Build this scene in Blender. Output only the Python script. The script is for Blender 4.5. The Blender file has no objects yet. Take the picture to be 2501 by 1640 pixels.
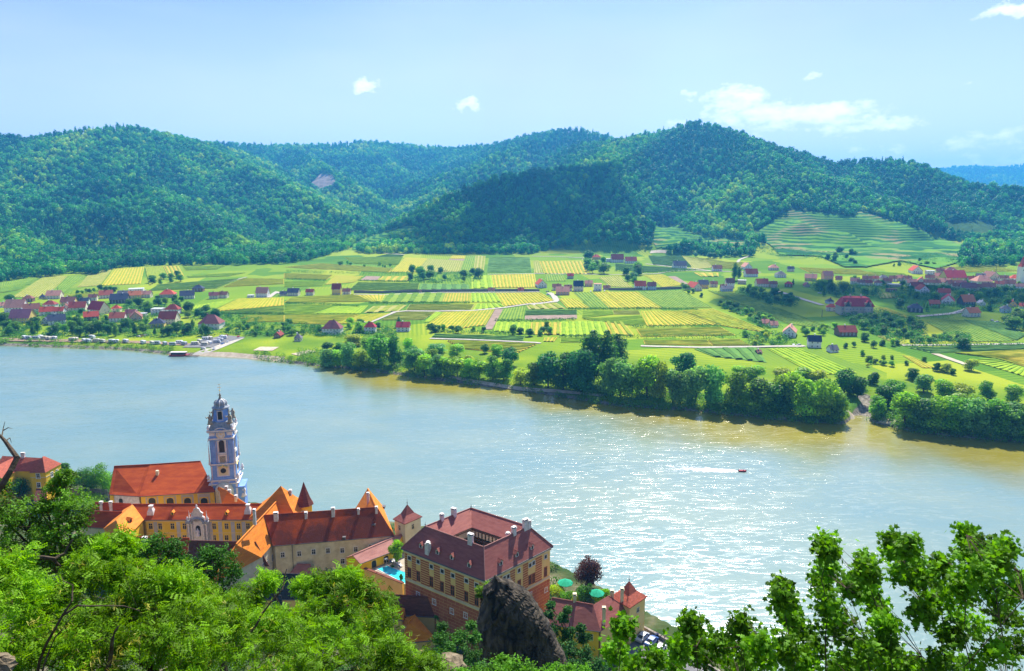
import bpy, math, random
import numpy as np
from mathutils import Vector
sc = bpy.context.scene
R_ = math.radians
# ---------------------------------------------------------------- camera
FPX = 1750.0; PIT = math.atan(330/FPX); CH = 125.0
cp, sp = math.cos(PIT), math.sin(PIT)
cam_d = bpy.data.cameras.new('camera'); cam = bpy.data.objects.new('camera', cam_d)
sc.collection.objects.link(cam); sc.camera = cam
cam.location = (0, 0, CH); cam.rotation_euler = (math.pi/2 - PIT, 0, 0)
cam_d.sensor_width = 36; cam_d.lens = 36*FPX/2501; cam_d.clip_start = 0.3; cam_d.clip_end = 40000
# ---------------------------------------------------------------- light
SUN_EL, SUN_AZ = R_(50), R_(15)
EXPO = 1.0
HAZE = 0.00013
w = bpy.data.worlds.new('World'); sc.world = w; w.use_nodes = True
sun_d = bpy.data.lights.new('sun', 'SUN'); sun = bpy.data.objects.new('sun', sun_d); sc.collection.objects.link(sun)
sun_d.energy = 5.0; sun_d.angle = R_(0.5); sun_d.color = (1, 0.94, 0.82)
sdir = Vector((math.sin(SUN_AZ)*math.cos(SUN_EL), math.cos(SUN_AZ)*math.cos(SUN_EL), math.sin(SUN_EL)))
sun.rotation_euler = sdir.to_track_quat('Z', 'Y').to_euler(); sun.location = sdir*400
sc.view_settings.view_transform = 'Standard'; sc.view_settings.look = 'None'
sc.view_settings.exposure = EXPO; sc.view_settings.gamma = 1
sc.cycles.max_bounces = 6; sc.cycles.diffuse_bounces = 2; sc.cycles.glossy_bounces = 2
sc.cycles.transmission_bounces = 3; sc.cycles.transparent_max_bounces = 12; sc.cycles.volume_bounces = 0
sc.cycles.sample_clamp_indirect = 4; sc.cycles.use_denoising = True
sc.cycles.caustics_reflective = False; sc.cycles.caustics_refractive = False

def pdir(px, py):
    dx = (px-1250.5)/FPX; dy = -(py-820)/FPX
    return np.array([dx, cp+dy*sp, -sp+dy*cp])
def P(px, py, z):                    # where the sight line of a measured point meets the height z
    d = pdir(px, py); return np.array([0, 0, CH]) + d*((z-CH)/d[2])
def D(px, py, y):
    d = pdir(px, py); return np.array([0, 0, CH]) + d*(y/d[1])
def proj(x, y, z):
    z = z-CH; f = y*cp-z*sp
    return 1250.5+FPX*x/f, 820-FPX*(y*sp+z*cp)/f
def cA(x, y): return x/3.393, 900+y/3.393
def cB(x, y): return 500+x/3.903, 1100+y/3.903
def cC(x, y): return 900+x/3.393, 1180+y/3.393
def c4(x, y): return x/3.4, 650+y/3.4
def c5(x, y): return 700+x/3.4, 600+y/3.4
def c6(x, y): return 1300+x/3.4, 600+y/3.4
def c7(x, y): return 1900+x/3.96, 600+y/3.96

# ---------------------------------------------------------------- world: Nishita sky and small fair-weather clouds
nt = w.node_tree; N = nt.nodes; Lk = nt.links; N.clear()
def nn(t, **k):
    n = N.new(t)
    for a, b in k.items(): setattr(n, a, b)
    return n
sky = nn('ShaderNodeTexSky', sky_type='NISHITA'); sky.sun_disc = False
sky.sun_elevation = SUN_EL; sky.sun_rotation = SUN_AZ; sky.altitude = 200
sky.air_density = 1.0; sky.dust_density = 0.55; sky.ozone_density = 2.0
tc = nn('ShaderNodeTexCoord')
def vm(op, a, b=None):
    n = nn('ShaderNodeVectorMath', operation=op)
    for i, s in enumerate((a, b)):
        if s is None: continue
        if hasattr(s, 'is_linked'): Lk.new(s, n.inputs[i])
        else: n.inputs[i].default_value = s
    return n
def mt(op, a, b=None, clamp=False):
    n = nn('ShaderNodeMath', operation=op, use_clamp=clamp)
    for i, s in enumerate((a, b)):
        if s is None: continue
        if hasattr(s, 'is_linked'): Lk.new(s, n.inputs[i])
        else: n.inputs[i].default_value = s
    return n.outputs[0]
gen = tc.outputs['Generated']
cn = nn('ShaderNodeTexNoise'); cn.inputs['Scale'].default_value = 26; cn.inputs['Detail'].default_value = 9; cn.inputs['Roughness'].default_value = 0.62
st = vm('MULTIPLY', gen, (1.0, 1.0, 2.4)); Lk.new(st.outputs[0], cn.inputs['Vector'])
clouds = [  # centre px,py  half width, half height, strength
 (899, 212, 34, 15, 1.0), (1152, 256, 36, 13, .85), (1672, 238, 22, 12, .5), (1800, 243, 62, 30, .95), (1950, 275, 170, 26, 1.0),
 (1990, 305, 190, 20, .7), (2140, 305, 95, 16, .8), (1984, 186, 20, 12, .6), (2075, 340, 40, 14, .35), (2210, 362, 110, 14, .5),
 (2400, 345, 90, 18, .6), (2340, 215, 60, 12, .4), (1620, 300, 120, 16, .4), (2480, 322, 40, 14, .6), (2470, 22, 60, 16, .9), (2430, 385, 160, 22, .5), (2310, 390, 120, 18, .4)]
wz = nn('ShaderNodeTexNoise'); wz.inputs['Scale'].default_value = 55; wz.inputs['Detail'].default_value = 5; Lk.new(gen, wz.inputs['Vector'])
w1 = vm('SUBTRACT', wz.outputs['Color'], (.5, .5, .5)); w2 = vm('MULTIPLY', w1.outputs[0], (.045, .02, .026)); w3 = vm('ADD', gen, w2.outputs[0]); genw = w3.outputs[0]
acc = None
for (px, py, hw, hh, sg) in clouds:
    d = pdir(px, py); ln = np.linalg.norm(d); d = d/ln
    s = vm('SUBTRACT', genw, tuple(d)); kx = FPX*ln/hw; kz = FPX*ln/hh
    m = vm('MULTIPLY', s.outputs[0], (kx, kx*.4, kz)); l = vm('LENGTH', m.outputs[0])
    g = mt('SUBTRACT', 1.55, l.outputs['Value'], True); g = mt('MULTIPLY', g, sg)
    acc = g if acc is None else mt('MAXIMUM', acc, g)
nz = mt('MULTIPLY', mt('SUBTRACT', cn.outputs[0], 0.5), 2.6)
cl = mt('SUBTRACT', mt('ADD', mt('MULTIPLY', acc, .95), mt('MULTIPLY', nz, mt('MINIMUM', mt('MULTIPLY', acc, 3), 1))), 0.34, True)
cl = mt('MULTIPLY', mt('SMOOTH_MIN', cl, .8), .8, True)
# thin veil
vn = nn('ShaderNodeTexNoise'); vn.inputs['Scale'].default_value = 2.2; vn.inputs['Detail'].default_value = 5
sv = vm('MULTIPLY', gen, (1, 1, 4)); Lk.new(sv.outputs[0], vn.inputs['Vector'])
sepz = nn('ShaderNodeSeparateXYZ'); Lk.new(gen, sepz.inputs[0])
low = mt('SUBTRACT', 1.0, mt('MULTIPLY', sepz.outputs['Z'], 4.2), True)
veil = mt('ADD', mt('MULTIPLY', mt('SUBTRACT', vn.outputs[0], 0.42, True), 0.9), mt('MULTIPLY', low, .8), True)
mixv = nn('ShaderNodeMix', data_type='RGBA'); Lk.new(veil, mixv.inputs['Factor']); Lk.new(sky.outputs[0], mixv.inputs['A']); mixv.inputs['B'].default_value = (7.0, 8.0, 9.4, 1)
mixc = nn('ShaderNodeMix', data_type='RGBA'); Lk.new(cl, mixc.inputs['Factor']); Lk.new(mixv.outputs['Result'], mixc.inputs['A']); mixc.inputs['B'].default_value = (12.5, 12.2, 12.0, 1)
tint = vm('MULTIPLY', mixv.outputs['Result'], (.88, .83, 1.05)); Lk.new(tint.outputs[0], mixc.inputs['A'])
bg = nn('ShaderNodeBackground'); bg.inputs['Strength'].default_value = 0.080
hs = nn('ShaderNodeHueSaturation'); hs.inputs['Saturation'].default_value = 1.0
Lk.new(mixc.outputs['Result'], hs.inputs['Color']); Lk.new(hs.outputs[0], bg.inputs['Color'])
wo = nn('ShaderNodeOutputWorld'); Lk.new(bg.outputs[0], wo.inputs['Surface'])

# ---------------------------------------------------------------- helpers
COL = sc.collection
def _h(ix, iy, s):
    n = (ix.astype(np.int64)*374761393 + iy.astype(np.int64)*668265263 + s*1442695041) & 0xffffffff
    n = ((n ^ (n >> 13))*1274126177) & 0xffffffff
    return ((n ^ (n >> 16)) & 0xffff)/65535.0
def vnoise(x, y, s=0):
    x = np.asarray(x, float); y = np.asarray(y, float)
    ix = np.floor(x); iy = np.floor(y); fx = x-ix; fy = y-iy
    fx = fx*fx*(3-2*fx); fy = fy*fy*(3-2*fy)
    a = _h(ix, iy, s); b = _h(ix+1, iy, s); c = _h(ix, iy+1, s); d = _h(ix+1, iy+1, s)
    return (a*(1-fx)+b*fx)*(1-fy)+(c*(1-fx)+d*fx)*fy
def fbm(x, y, sc_, oct=4, s=0):
    v = 0; a = .5
    for i in range(oct):
        v = v + a*(vnoise(x/sc_*(2**i), y/sc_*(2**i), s+i*17)-.5); a *= .5
    return v
def ss(a, b, x):
    t = np.clip((x-a)/(b-a), 0, 1); return t*t*(3-2*t)

ORG = {}
def tag(o, label=None, cat=None, group=None, kind=None):
    if label: o['label'] = label
    if cat: o['category'] = cat
    if group: o['group'] = group
    if kind: o['kind'] = kind
    return o
def thing(name, label, cat, loc=(0, 0, 0), group=None, rotz=0):
    o = bpy.data.objects.new(name, None); COL.objects.link(o); o.location = loc; o.rotation_euler = (0, 0, rotz)
    o.empty_display_size = .5; ORG[o.name] = np.array(loc, float)
    return tag(o, label, cat, group)
def link(me, name, parent=None, mats=()):
    o = bpy.data.objects.new(name, me); COL.objects.link(o)
    for m in mats: me.materials.append(m)
    if parent is not None: o.parent = parent; ORG[o.name] = ORG.get(parent.name, np.zeros(3))
    else: ORG[o.name] = np.zeros(3)
    return o
def npmesh(name, V, Fq, uv=None, attrs=None, mi=None, smooth=False):
    """mesh from numpy verts (n,3) and faces (m,k)"""
    V = np.ascontiguousarray(V, np.float32); Fq = np.ascontiguousarray(Fq, np.int32); m, k = Fq.shape
    me = bpy.data.meshes.new(name); me.vertices.add(len(V)); me.vertices.foreach_set('co', V.ravel())
    me.loops.add(m*k); me.loops.foreach_set('vertex_index', Fq.ravel())
    me.polygons.add(m); me.polygons.foreach_set('loop_start', np.arange(0, m*k, k, dtype=np.int32))
    me.polygons.foreach_set('loop_total', np.full(m, k, np.int32))
    if mi is not None: me.polygons.foreach_set('material_index', np.ascontiguousarray(mi, np.int32))
    me.polygons.foreach_set('use_smooth', np.full(m, smooth, bool))
    me.update(calc_edges=True)
    for a, (dom, val) in (attrs or {}).items():
        at = me.attributes.new(a, 'FLOAT', dom); at.data.foreach_set('value', np.ascontiguousarray(val, np.float32))
    return me

class MB:
    def __init__(s): s.v = []; s.f = []; s.m = []
    def add(s, vs, fs, mi=0):
        b = len(s.v); s.v += [tuple(map(float, p)) for p in vs]
        for f in fs: s.f.append([b+i for i in f]); s.m.append(mi)
    def box(s, c, h, mi=0, u=(1, 0)):
        """centre, half sizes, u = unit xy direction of local x"""
        u = np.array([u[0], u[1], 0.]); v = np.array([-u[1], u[0], 0.]); k = np.array([0, 0, 1.]); c = np.array(c, float)
        vs = [c+u*h[0]*a+v*h[1]*b+k*h[2]*d for d in (-1, 1) for b in (-1, 1) for a in (-1, 1)]
        s.add(vs, [(0, 2, 3, 1), (4, 5, 7, 6), (0, 1, 5, 4), (2, 6, 7, 3), (0, 4, 6, 2), (1, 3, 7, 5)], mi)
    def prism(s, poly, z0, z1, mi=0, cap=True):
        n = len(poly)
        vs = [(p[0], p[1], z0) for p in poly]+[(p[0], p[1], z1) for p in poly]
        fs = [(i, (i+1) % n, n+(i+1) % n, n+i) for i in range(n)]
        if cap: fs += [tuple(range(n-1, -1, -1)), tuple(range(n, 2*n))]
        s.add(vs, fs, mi)
    def tube(s, pts, rs, n=8, mi=0, cap=True):
        pts = [np.array(p, float) for p in pts]; vs = []; L = len(pts)
        for i, p in enumerate(pts):
            t = pts[min(i+1, L-1)]-pts[max(i-1, 0)]; t = t/(np.linalg.norm(t)+1e-9)
            a = np.cross(t, (0.31, .17, .93) if abs(t[2]) < .9 else (1, .2, 0)); a /= np.linalg.norm(a); b = np.cross(t, a)
            for j in range(n):
                q = 2*math.pi*j/n; vs.append(p+rs[i]*(a*math.cos(q)+b*math.sin(q)))
        fs = [(i*n+j, i*n+(j+1) % n, (i+1)*n+(j+1) % n, (i+1)*n+j) for i in range(L-1) for j in range(n)]
        if cap: fs += [tuple(range(n-1, -1, -1)), tuple(range((L-1)*n, L*n))]
        s.add(vs, fs, mi)
    def lathe(s, prof, c=(0, 0), n=16, mi=0, rot=0.0, sq=None):
        """prof list of (r,z)"""
        vs = []
        for r, z in prof:
            for j in range(n):
                q = 2*math.pi*j/n+rot; vs.append((c[0]+r*math.cos(q), c[1]+r*math.sin(q), z))
        L = len(prof)
        fs = [(i*n+j, i*n+(j+1) % n, (i+1)*n+(j+1) % n, (i+1)*n+j) for i in range(L-1) for j in range(n)]
        fs += [tuple(range(n-1, -1, -1)), tuple(range((L-1)*n, L*n))]
        s.add(vs, fs, mi)
    def slab(s, poly, th, mi=0):
        """planar 3-D polygon with thickness th downwards along its normal"""
        p = [np.array(q, float) for q in poly]; nrm = np.cross(p[1]-p[0], p[2]-p[0])
        nrm = nrm/np.linalg.norm(nrm)
        if nrm[2] < 0: p = p[::-1]; nrm = -nrm
        n = len(p); vs = p+[q-nrm*th for q in p]
        fs = [tuple(range(n)), tuple(range(2*n-1, n-1, -1))]+[(i, n+i, n+(i+1) % n, (i+1) % n) for i in range(n)]
        s.add(vs, fs, mi)
    def build(s, name, mats, parent=None, smooth=False, org=None):
        o0 = ORG.get(parent.name, np.zeros(3)) if parent is not None else np.zeros(3)
        if org is not None: o0 = np.array(org, float)
        me = bpy.data.meshes.new(name)
        me.from_pydata([(a-o0[0], b-o0[1], c-o0[2]) for a, b, c in s.v], [], s.f)
        me.polygons.foreach_set('material_index', s.m)
        if smooth: me.polygons.foreach_set('use_smooth', [True]*len(s.f))
        me.validate(); me.update()
        o = link(me, name, parent, mats if isinstance(mats, (list, tuple)) else [mats])
        if parent is None and org is not None: o.location = tuple(o0); ORG[o.name] = o0
        return o
def own(mb, name, mats, label, cat, group=None, smooth=False, org=None):
    if org is None:
        a = np.array(mb.v); org = ((a[:, 0].min()+a[:, 0].max())/2, (a[:, 1].min()+a[:, 1].max())/2, a[:, 2].min())
    return tag(mb.build(name, mats, None, smooth, org), label, cat, group)

# ---------------------------------------------------------------- materials
def newmat(name):
    m = bpy.data.materials.new(name); m.use_nodes = True; t = m.node_tree; b = t.nodes['Principled BSDF']; return m, t, b
def nmat(name, c1, c2=None, scale=1.0, rough=.8, spec=.25, bump=0.0, detail=5, dist=.0, stretch=None, metal=0, lo=.35, hi=.65, bscale=None):
    m, t, b = newmat(name); b.inputs['Roughness'].default_value = rough; b.inputs['Specular IOR Level'].default_value = spec; b.inputs['Metallic'].default_value = metal
    c2 = c2 or tuple(min(1, x*1.25) for x in c1)
    tc = t.nodes.new('ShaderNodeTexCoord'); no = t.nodes.new('ShaderNodeTexNoise'); no.inputs['Scale'].default_value = scale; no.inputs['Detail'].default_value = detail
    no.inputs['Roughness'].default_value = .6; no.inputs['Distortion'].default_value = dist
    src = tc.outputs['Object']
    if stretch:
        mp = t.nodes.new('ShaderNodeMapping'); mp.inputs['Scale'].default_value = stretch; t.links.new(src, mp.inputs[0]); src = mp.outputs[0]
    t.links.new(src, no.inputs['Vector'])
    r = t.nodes.new('ShaderNodeValToRGB'); r.color_ramp.elements[0].position = lo; r.color_ramp.elements[1].position = hi
    r.color_ramp.elements[0].color = (*c1, 1); r.color_ramp.elements[1].color = (*c2, 1)
    t.links.new(no.outputs[0], r.inputs[0]); t.links.new(r.outputs[0], b.inputs['Base Color'])
    if bump:
        bu = t.nodes.new('ShaderNodeBump'); bu.inputs['Strength'].default_value = bump; bu.inputs['Distance'].default_value = .3
        n2 = no
        if bscale:
            n2 = t.nodes.new('ShaderNodeTexNoise'); n2.inputs['Scale'].default_value = bscale; n2.inputs['Detail'].default_value = 4; t.links.new(src, n2.inputs['Vector'])
        t.links.new(n2.outputs[0], bu.inputs['Height']); t.links.new(bu.outputs[0], b.inputs['Normal'])
    return m
def foliage_mat(name, mode, transl=.35, dark=.55, light=1.5, rough=.5, spec=.25):
    """mode 'object': colour from the object's own colour; 'inst': from the scatter attributes; else a colour tuple"""
    m, t, b = newmat(name); nd = t.nodes; L = t.links
    at = nd.new('ShaderNodeAttribute'); at.attribute_name = 'tint'
    mr = nd.new('ShaderNodeMapRange'); mr.inputs['To Min'].default_value = dark if mode != 'inst' else .28; mr.inputs['To Max'].default_value = light if mode != 'inst' else 2.05; L.new(at.outputs['Fac'], mr.inputs['Value'])
    if mode == 'object':
        oi = nd.new('ShaderNodeObjectInfo'); colr = oi.outputs['Color']
    elif mode == 'inst':
        ai = nd.new('ShaderNodeAttribute'); ai.attribute_type = 'INSTANCER'; ai.attribute_name = 'hue'
        cr = nd.new('ShaderNodeValToRGB'); e = cr.color_ramp.elements
        e[0].position = 0; e[0].color = (.008, .12, .05, 1); e[1].position = 1; e[1].color = (.32, .50, .03, 1)
        x = e.new(.35); x.color = (.025, .24, .045, 1); x = e.new(.7); x.color = (.10, .38, .03, 1)
        L.new(ai.outputs['Fac'], cr.inputs[0]); colr = cr.outputs[0]
    else:
        rgb = nd.new('ShaderNodeRGB'); rgb.outputs[0].default_value = (*mode, 1); colr = rgb.outputs[0]
    mu = nd.new('ShaderNodeVectorMath'); mu.operation = 'SCALE'; L.new(colr, mu.inputs[0]); L.new(mr.outputs[0], mu.inputs['Scale'])
    # yellower where light
    L.new(mu.outputs[0], b.inputs['Base Color']); b.inputs['Roughness'].default_value = rough; b.inputs['Specular IOR Level'].default_value = spec
    tr = nd.new('ShaderNodeBsdfTranslucent'); m2 = nd.new('ShaderNodeVectorMath'); m2.operation = 'MULTIPLY'; m2.inputs[1].default_value = (1.35, 1.25, .6)
    L.new(mu.outputs[0], m2.inputs[0]); L.new(m2.outputs[0], tr.inputs['Color'])
    mx = nd.new('ShaderNodeMixShader'); mx.inputs[0].default_value = transl; L.new(b.outputs[0], mx.inputs[1]); L.new(tr.outputs[0], mx.inputs[2])
    L.new(mx.outputs[0], nd['Material Output'].inputs['Surface'])
    return m
M = {}
M['leaf'] = foliage_mat('leaf', 'object', .5)
M['forest'] = foliage_mat('forest_leaf', 'inst', .38)
M['bark'] = nmat('bark', (.045, .033, .022), (.11, .085, .06), 6, .9, .1, .4)
M['grass'] = nmat('meadow', (.10, .24, .012), (.20, .36, .02), .035, .9, .1, detail=8)
M['dirt'] = nmat('soil', (.22, .15, .10), (.34, .25, .17), .3, .95, .05)
# ---------------------------------------------------------------- terrain
far_px = [(0, 843), (150, 848), (300, 853), (430, 866), (510, 868), (600, 873), (770, 893), (900, 905), (1060, 927), (1150, 938), (1300, 957), (1500, 990), (1700, 1003), (1900, 1024), (2060, 1035), (2130, 1030), (2200, 1048), (2300, 1062), (2501, 1080)]
far_w = [P(a, b, 0)[:2] for a, b in far_px]
far_w = [(-2500., 1500.), (-1200., 950.)] + [tuple(p) for p in far_w] + [(800., 60.), (1500., -400.)]
near_w = [(-2500., 900.), (-700., 500.)] + [tuple(P(a, b, 0)[:2]) for a, b in [(0, 1152), (300, 1206), (600, 1262), (900, 1308), (1200, 1345)]] + [(20., 214.), (39., 192.), (48.5, 181.), (75., 150.), (120., 95.), (400., -150.), (1500., -900.)]
FX, FY = np.array([p[0] for p in far_w]), np.array([p[1] for p in far_w])
NX, NY = np.array([p[0] for p in near_w]), np.array([p[1] for p in near_w])
def ridge(pts, drop=7):
    drop += 10
    out = []
    for px, py, d in pts:
        p = D(px, py, d); out.append((p[0], p[1], p[2]-drop))
    return out
RID = [
 (ridge([(-900, 420, 2300), (-450, 345, 2350), (-150, 330, 2350), (0, 328, 2300), (90, 327, 2300), (200, 312, 2300), (300, 303, 2350), (380, 314, 2450), (430, 328, 2500), (520, 350, 2750), (600, 372, 2950)]), .44),
 (ridge([(430, 330, 2500), (600, 398, 2350), (700, 450, 2200), (800, 500, 2050), (880, 548, 1900), (935, 592, 1750)], 4), .42),
 (ridge([(250, 315, 2350), (330, 430, 1950), (450, 520, 1650), (640, 600, 1450)], 4), .40),
 (ridge([(-60, 335, 2300), (-40, 450, 1850), (30, 560, 1450), (60, 640, 1200)], 4), .42),
 (ridge([(500, 347, 3500), (640, 352, 3800), (780, 352, 4000), (900, 343, 4000), (1000, 352, 4100), (1100, 358, 4200), (1200, 352, 4000), (1300, 326, 3800), (1380, 314, 3600), (1430, 316, 3600), (1500, 335, 3500), (1600, 350, 3500), (1700, 380, 3500)]), .36),
 (ridge([(700, 353, 3900), (790, 405, 3000), (870, 455, 2700), (940, 500, 2500), (965, 540, 2350)], 4), .5),
 (ridge([(900, 345, 4000), (960, 400, 3500), (1000, 440, 3200), (1010, 470, 3000)], 4), .5),
 (ridge([(1380, 316, 3600), (1230, 370, 3200), (1120, 430, 2800), (1020, 500, 2450), (985, 545, 2200)], 4), .42),
 (ridge([(1430, 345, 2900), (1500, 340, 2700), (1560, 325, 2500), (1620, 315, 2400), (1700, 293, 2300), (1740, 300, 2300), (1790, 314, 2300), (1850, 342, 2300), (1900, 352, 2300), (1950, 365, 2300), (2040, 392, 2300), (2130, 385, 2250), (2200, 386, 2200), (2240, 395, 2150), (2300, 420, 2050), (2350, 435, 2000), (2420, 447, 1950), (2501, 452, 1900), (2700, 475, 1850), (3100, 520, 1800), (3500, 560, 1700)]), .44),
 (ridge([(1690, 300, 2300), (1560, 370, 2150), (1450, 405, 2000), (1330, 408, 1930), (1230, 424, 1900), (1120, 465, 1820), (1030, 530, 1700), (960, 590, 1580)], 4), .46),
 (ridge([(1800, 320, 2300), (1790, 420, 2000), (1730, 500, 1780), (1700, 560, 1600)], 4), .48),
 (ridge([(2130, 390, 2250), (2060, 450, 1950), (1980, 500, 1750)], 4), .44),
 (ridge([(2350, 440, 2000), (2330, 500, 1750), (2420, 560, 1500)], 4), .46),
 (ridge([(2150, 430, 6800), (2250, 414, 6900), (2380, 404, 7000), (2430, 409, 7000), (2501, 403, 7000), (2700, 395, 7200), (3000, 410, 7200)], 5), .3),
 (ridge([(-1500, 500, 2600), (-900, 420, 2300)], 5), .4),
]
creek = [P(2088, 1048, 0)[:2], P(2108, 1010, 0)[:2], P(2125, 985, 2)[:2], P(2110, 960, 3)[:2]]
def segd(x, y, pts):
    best = None
    for (ax, ay), (bx, by) in zip([p[:2] for p in pts[:-1]], [p[:2] for p in pts[1:]]):
        dx, dy = bx-ax, by-ay; t = np.clip(((x-ax)*dx+(y-ay)*dy)/(dx*dx+dy*dy), 0, 1)
        d = np.hypot(x-ax-t*dx, y-ay-t*dy); best = d if best is None else np.minimum(best, d)
    return best
def T(x, y):
    x = np.asarray(x, float); y = np.asarray(y, float)
    yf = np.interp(x, FX, FY); yn = np.interp(x, NX, NY)
    df = y-yf; dn = yn-y
    zf = -4 + ss(-14, 9, df)*7.2 + np.clip(df-9, 0, 3000)*0.021 + fbm(x, y, 140, 3, 5)*2.2*ss(10, 120, df)
    zf = zf - 5.5*(1-ss(2, 7, segd(x, y, creek)))*ss(-14, 5, df)
    zn = -4 + ss(-8, 3, dn)*12 + fbm(x, y, 40, 3, 9)*.5
    zn = np.where(dn > -8, np.maximum(zn, np.minimum(8+(150-y)*0.775, 121.9-0.3*np.maximum(0, y))+fbm(x, y, 14, 4, 3)*1.6*ss(150, 135, y)), zn)
    z = np.where(df > -20, zf, np.where(dn > -12, zn, -4.0))
    hz = np.full(x.shape, -1e3)
    far = df > 250
    if np.any(far):
        xs, ys = x[far], y[far]; acc = np.full(xs.shape, -300.0)
        gul = fbm(xs, ys, 420, 4, 21)
        for pts, k in RID:
            h = np.full(xs.shape, -1e3)
            for a, b in zip(pts[:-1], pts[1:]):
                dx, dy = b[0]-a[0], b[1]-a[1]; t = np.clip(((xs-a[0])*dx+(ys-a[1])*dy)/(dx*dx+dy*dy), 0, 1)
                d = np.hypot(xs-a[0]-t*dx, ys-a[1]-t*dy)
                hh = a[2]+(b[2]-a[2])*t - k*d*(1+0.95*gul*ss(60, 350, d)) + 0.00008*k*np.minimum(d, 900)**2
                h = np.maximum(h, hh)
            q = 14.0; e = np.clip((h-acc)/q, -1, 1)       # soft maximum
            acc = np.where(np.abs(h-acc) < q, np.maximum(h, acc)+q*(1-np.abs(e))**2*.25, np.maximum(h, acc))
        hz[far] = acc
    q = 8.0; mx = np.maximum(z, hz); e = np.abs(z-hz)
    return np.where(e < q, mx+(q-e)**2/(4*q), mx)
def T1(x, y): return float(T(np.array([x]), np.array([y]))[0])
_tt = np.concatenate([np.linspace(60, 420, 120), np.exp(np.linspace(math.log(421), math.log(7600), 900))])
def GR(px, py):
    """where the sight line of measured points meets the terrain (vectorised)"""
    px = np.atleast_1d(np.asarray(px, float)); py = np.atleast_1d(np.asarray(py, float)); out = np.zeros((len(px), 3))
    for i in range(len(px)):
        d = pdir(px[i], py[i]); d = d/d[1]
        X, Y, Z = d[0]*_tt, _tt, CH+d[2]*_tt
        h = np.maximum(T(X, Y), 0); below = np.nonzero((Z <= h) & (_tt > 150))[0]
        if len(below) == 0: k = len(_tt)-1
        else: k = below[0]
        a, b = _tt[max(k-1, 0)], _tt[k]
        t = np.linspace(a, b, 12); hh = np.maximum(T(d[0]*t, t), 0); zz = CH+d[2]*t
        j = np.nonzero(zz <= hh)[0]; tj = t[j[0]] if len(j) else b
        out[i] = (d[0]*tj, tj, hh[j[0]] if len(j) else hh[-1])
    return out
def G(px, py): return GR([px], [py])[0]
# one sheet of ground from behind the camera to beyond the last ridge
na, nr = 760, 640
ang = np.linspace(R_(-76), R_(76), na); rr = np.exp(np.linspace(math.log(22), math.log(11500), nr))
AA, RR = np.meshgrid(ang, rr); X = RR*np.sin(AA); Y = RR*np.cos(AA)-40
Z = T(X.ravel(), Y.ravel()); V = np.stack([X.ravel(), Y.ravel(), Z], 1)
i = np.arange(nr-1)[:, None]*na+np.arange(na-1)[None, :]; i = i.ravel()
Fq = np.stack([i, i+1, i+na+1, i+na], 1)
df_g = V[:, 1]-np.interp(V[:, 0], FX, FY); me = npmesh('ground', V, Fq, smooth=True, attrs={'plain': ('POINT', ss(90, 150, df_g)*ss(1.0, .55, np.abs(V[:, 0]-60)/1100))})
# ground material: meadow on the plain, leaf litter under the woods, stone banks at the water
gm, t, b = newmat('ground'); nd = t.nodes; L = t.links
tcn = nd.new('ShaderNodeTexCoord'); sx = nd.new('ShaderNodeSeparateXYZ'); L.new(tcn.outputs['Object'], sx.inputs[0])
def noise(scale, detail=5, stretch=None):
    n = nd.new('ShaderNodeTexNoise'); n.inputs['Scale'].default_value = scale; n.inputs['Detail'].default_value = detail; L.new(tcn.outputs['Object'], n.inputs['Vector']); return n.outputs[0]
def ramp(src, stops):
    r = nd.new('ShaderNodeValToRGB'); e = r.color_ramp.elements
    e[0].position, e[0].color = stops[0][0], (*stops[0][1], 1); e[1].position, e[1].color = stops[-1][0], (*stops[-1][1], 1)
    for p_, c_ in stops[1:-1]: x = e.new(p_); x.color = (*c_, 1)
    L.new(src, r.inputs[0]); return r.outputs[0]
def mixc_(f, a, b_):
    m_ = nd.new('ShaderNodeMix'); m_.data_type = 'RGBA'; L.new(f, m_.inputs['Factor']); L.new(a, m_.inputs['A']); L.new(b_, m_.inputs['B']); return m_.outputs['Result']
def mrange(src, a, b_):
    m_ = nd.new('ShaderNodeMapRange'); m_.inputs['From Min'].default_value = a; m_.inputs['From Max'].default_value = b_; L.new(src, m_.inputs['Value']); return m_.outputs[0]
mead = ramp(noise(.02, 10), [(.3, (.06, .16, .012)), (.46, (.13, .23, .010)), (.6, (.22, .31, .010)), (.75, (.32, .35, .02))])
vo = nd.new('ShaderNodeTexVoronoi'); vo.distance = 'CHEBYCHEV'; vo.inputs['Scale'].default_value = .013; vo.inputs['Randomness'].default_value = .85
mpv = nd.new('ShaderNodeMapping'); mpv.inputs['Rotation'].default_value = (0, 0, -.18); mpv.inputs['Scale'].default_value = (1, .75, 1); L.new(tcn.outputs['Object'], mpv.inputs[0])
flat_ = nd.new('ShaderNodeVectorMath'); flat_.operation = 'MULTIPLY'; flat_.inputs[1].default_value = (1, 1, 0); L.new(mpv.outputs[0], flat_.inputs[0]); L.new(flat_.outputs[0], vo.inputs['Vector'])
sv_ = nd.new('ShaderNodeSeparateXYZ'); L.new(vo.outputs['Color'], sv_.inputs[0]); sp_ = nd.new('ShaderNodeSeparateXYZ'); L.new(flat_.outputs[0], sp_.inputs[0])
plot = ramp(sv_.outputs['X'], [(.0, (.07, .19, .012)), (.3, (.14, .27, .01)), (.55, (.25, .34, .012)), (.8, (.33, .38, .02)), (1, (.10, .22, .02))])
def mth(op, a, b_=0.0):
    n = nd.new('ShaderNodeMath'); n.operation = op
    for i_, s_ in enumerate((a, b_)):
        if hasattr(s_, 'is_linked'): L.new(s_, n.inputs[i_])
        else: n.inputs[i_].default_value = s_
    return n.outputs[0]
pick = mth('GREATER_THAN', sv_.outputs['Y'], .62)
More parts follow.
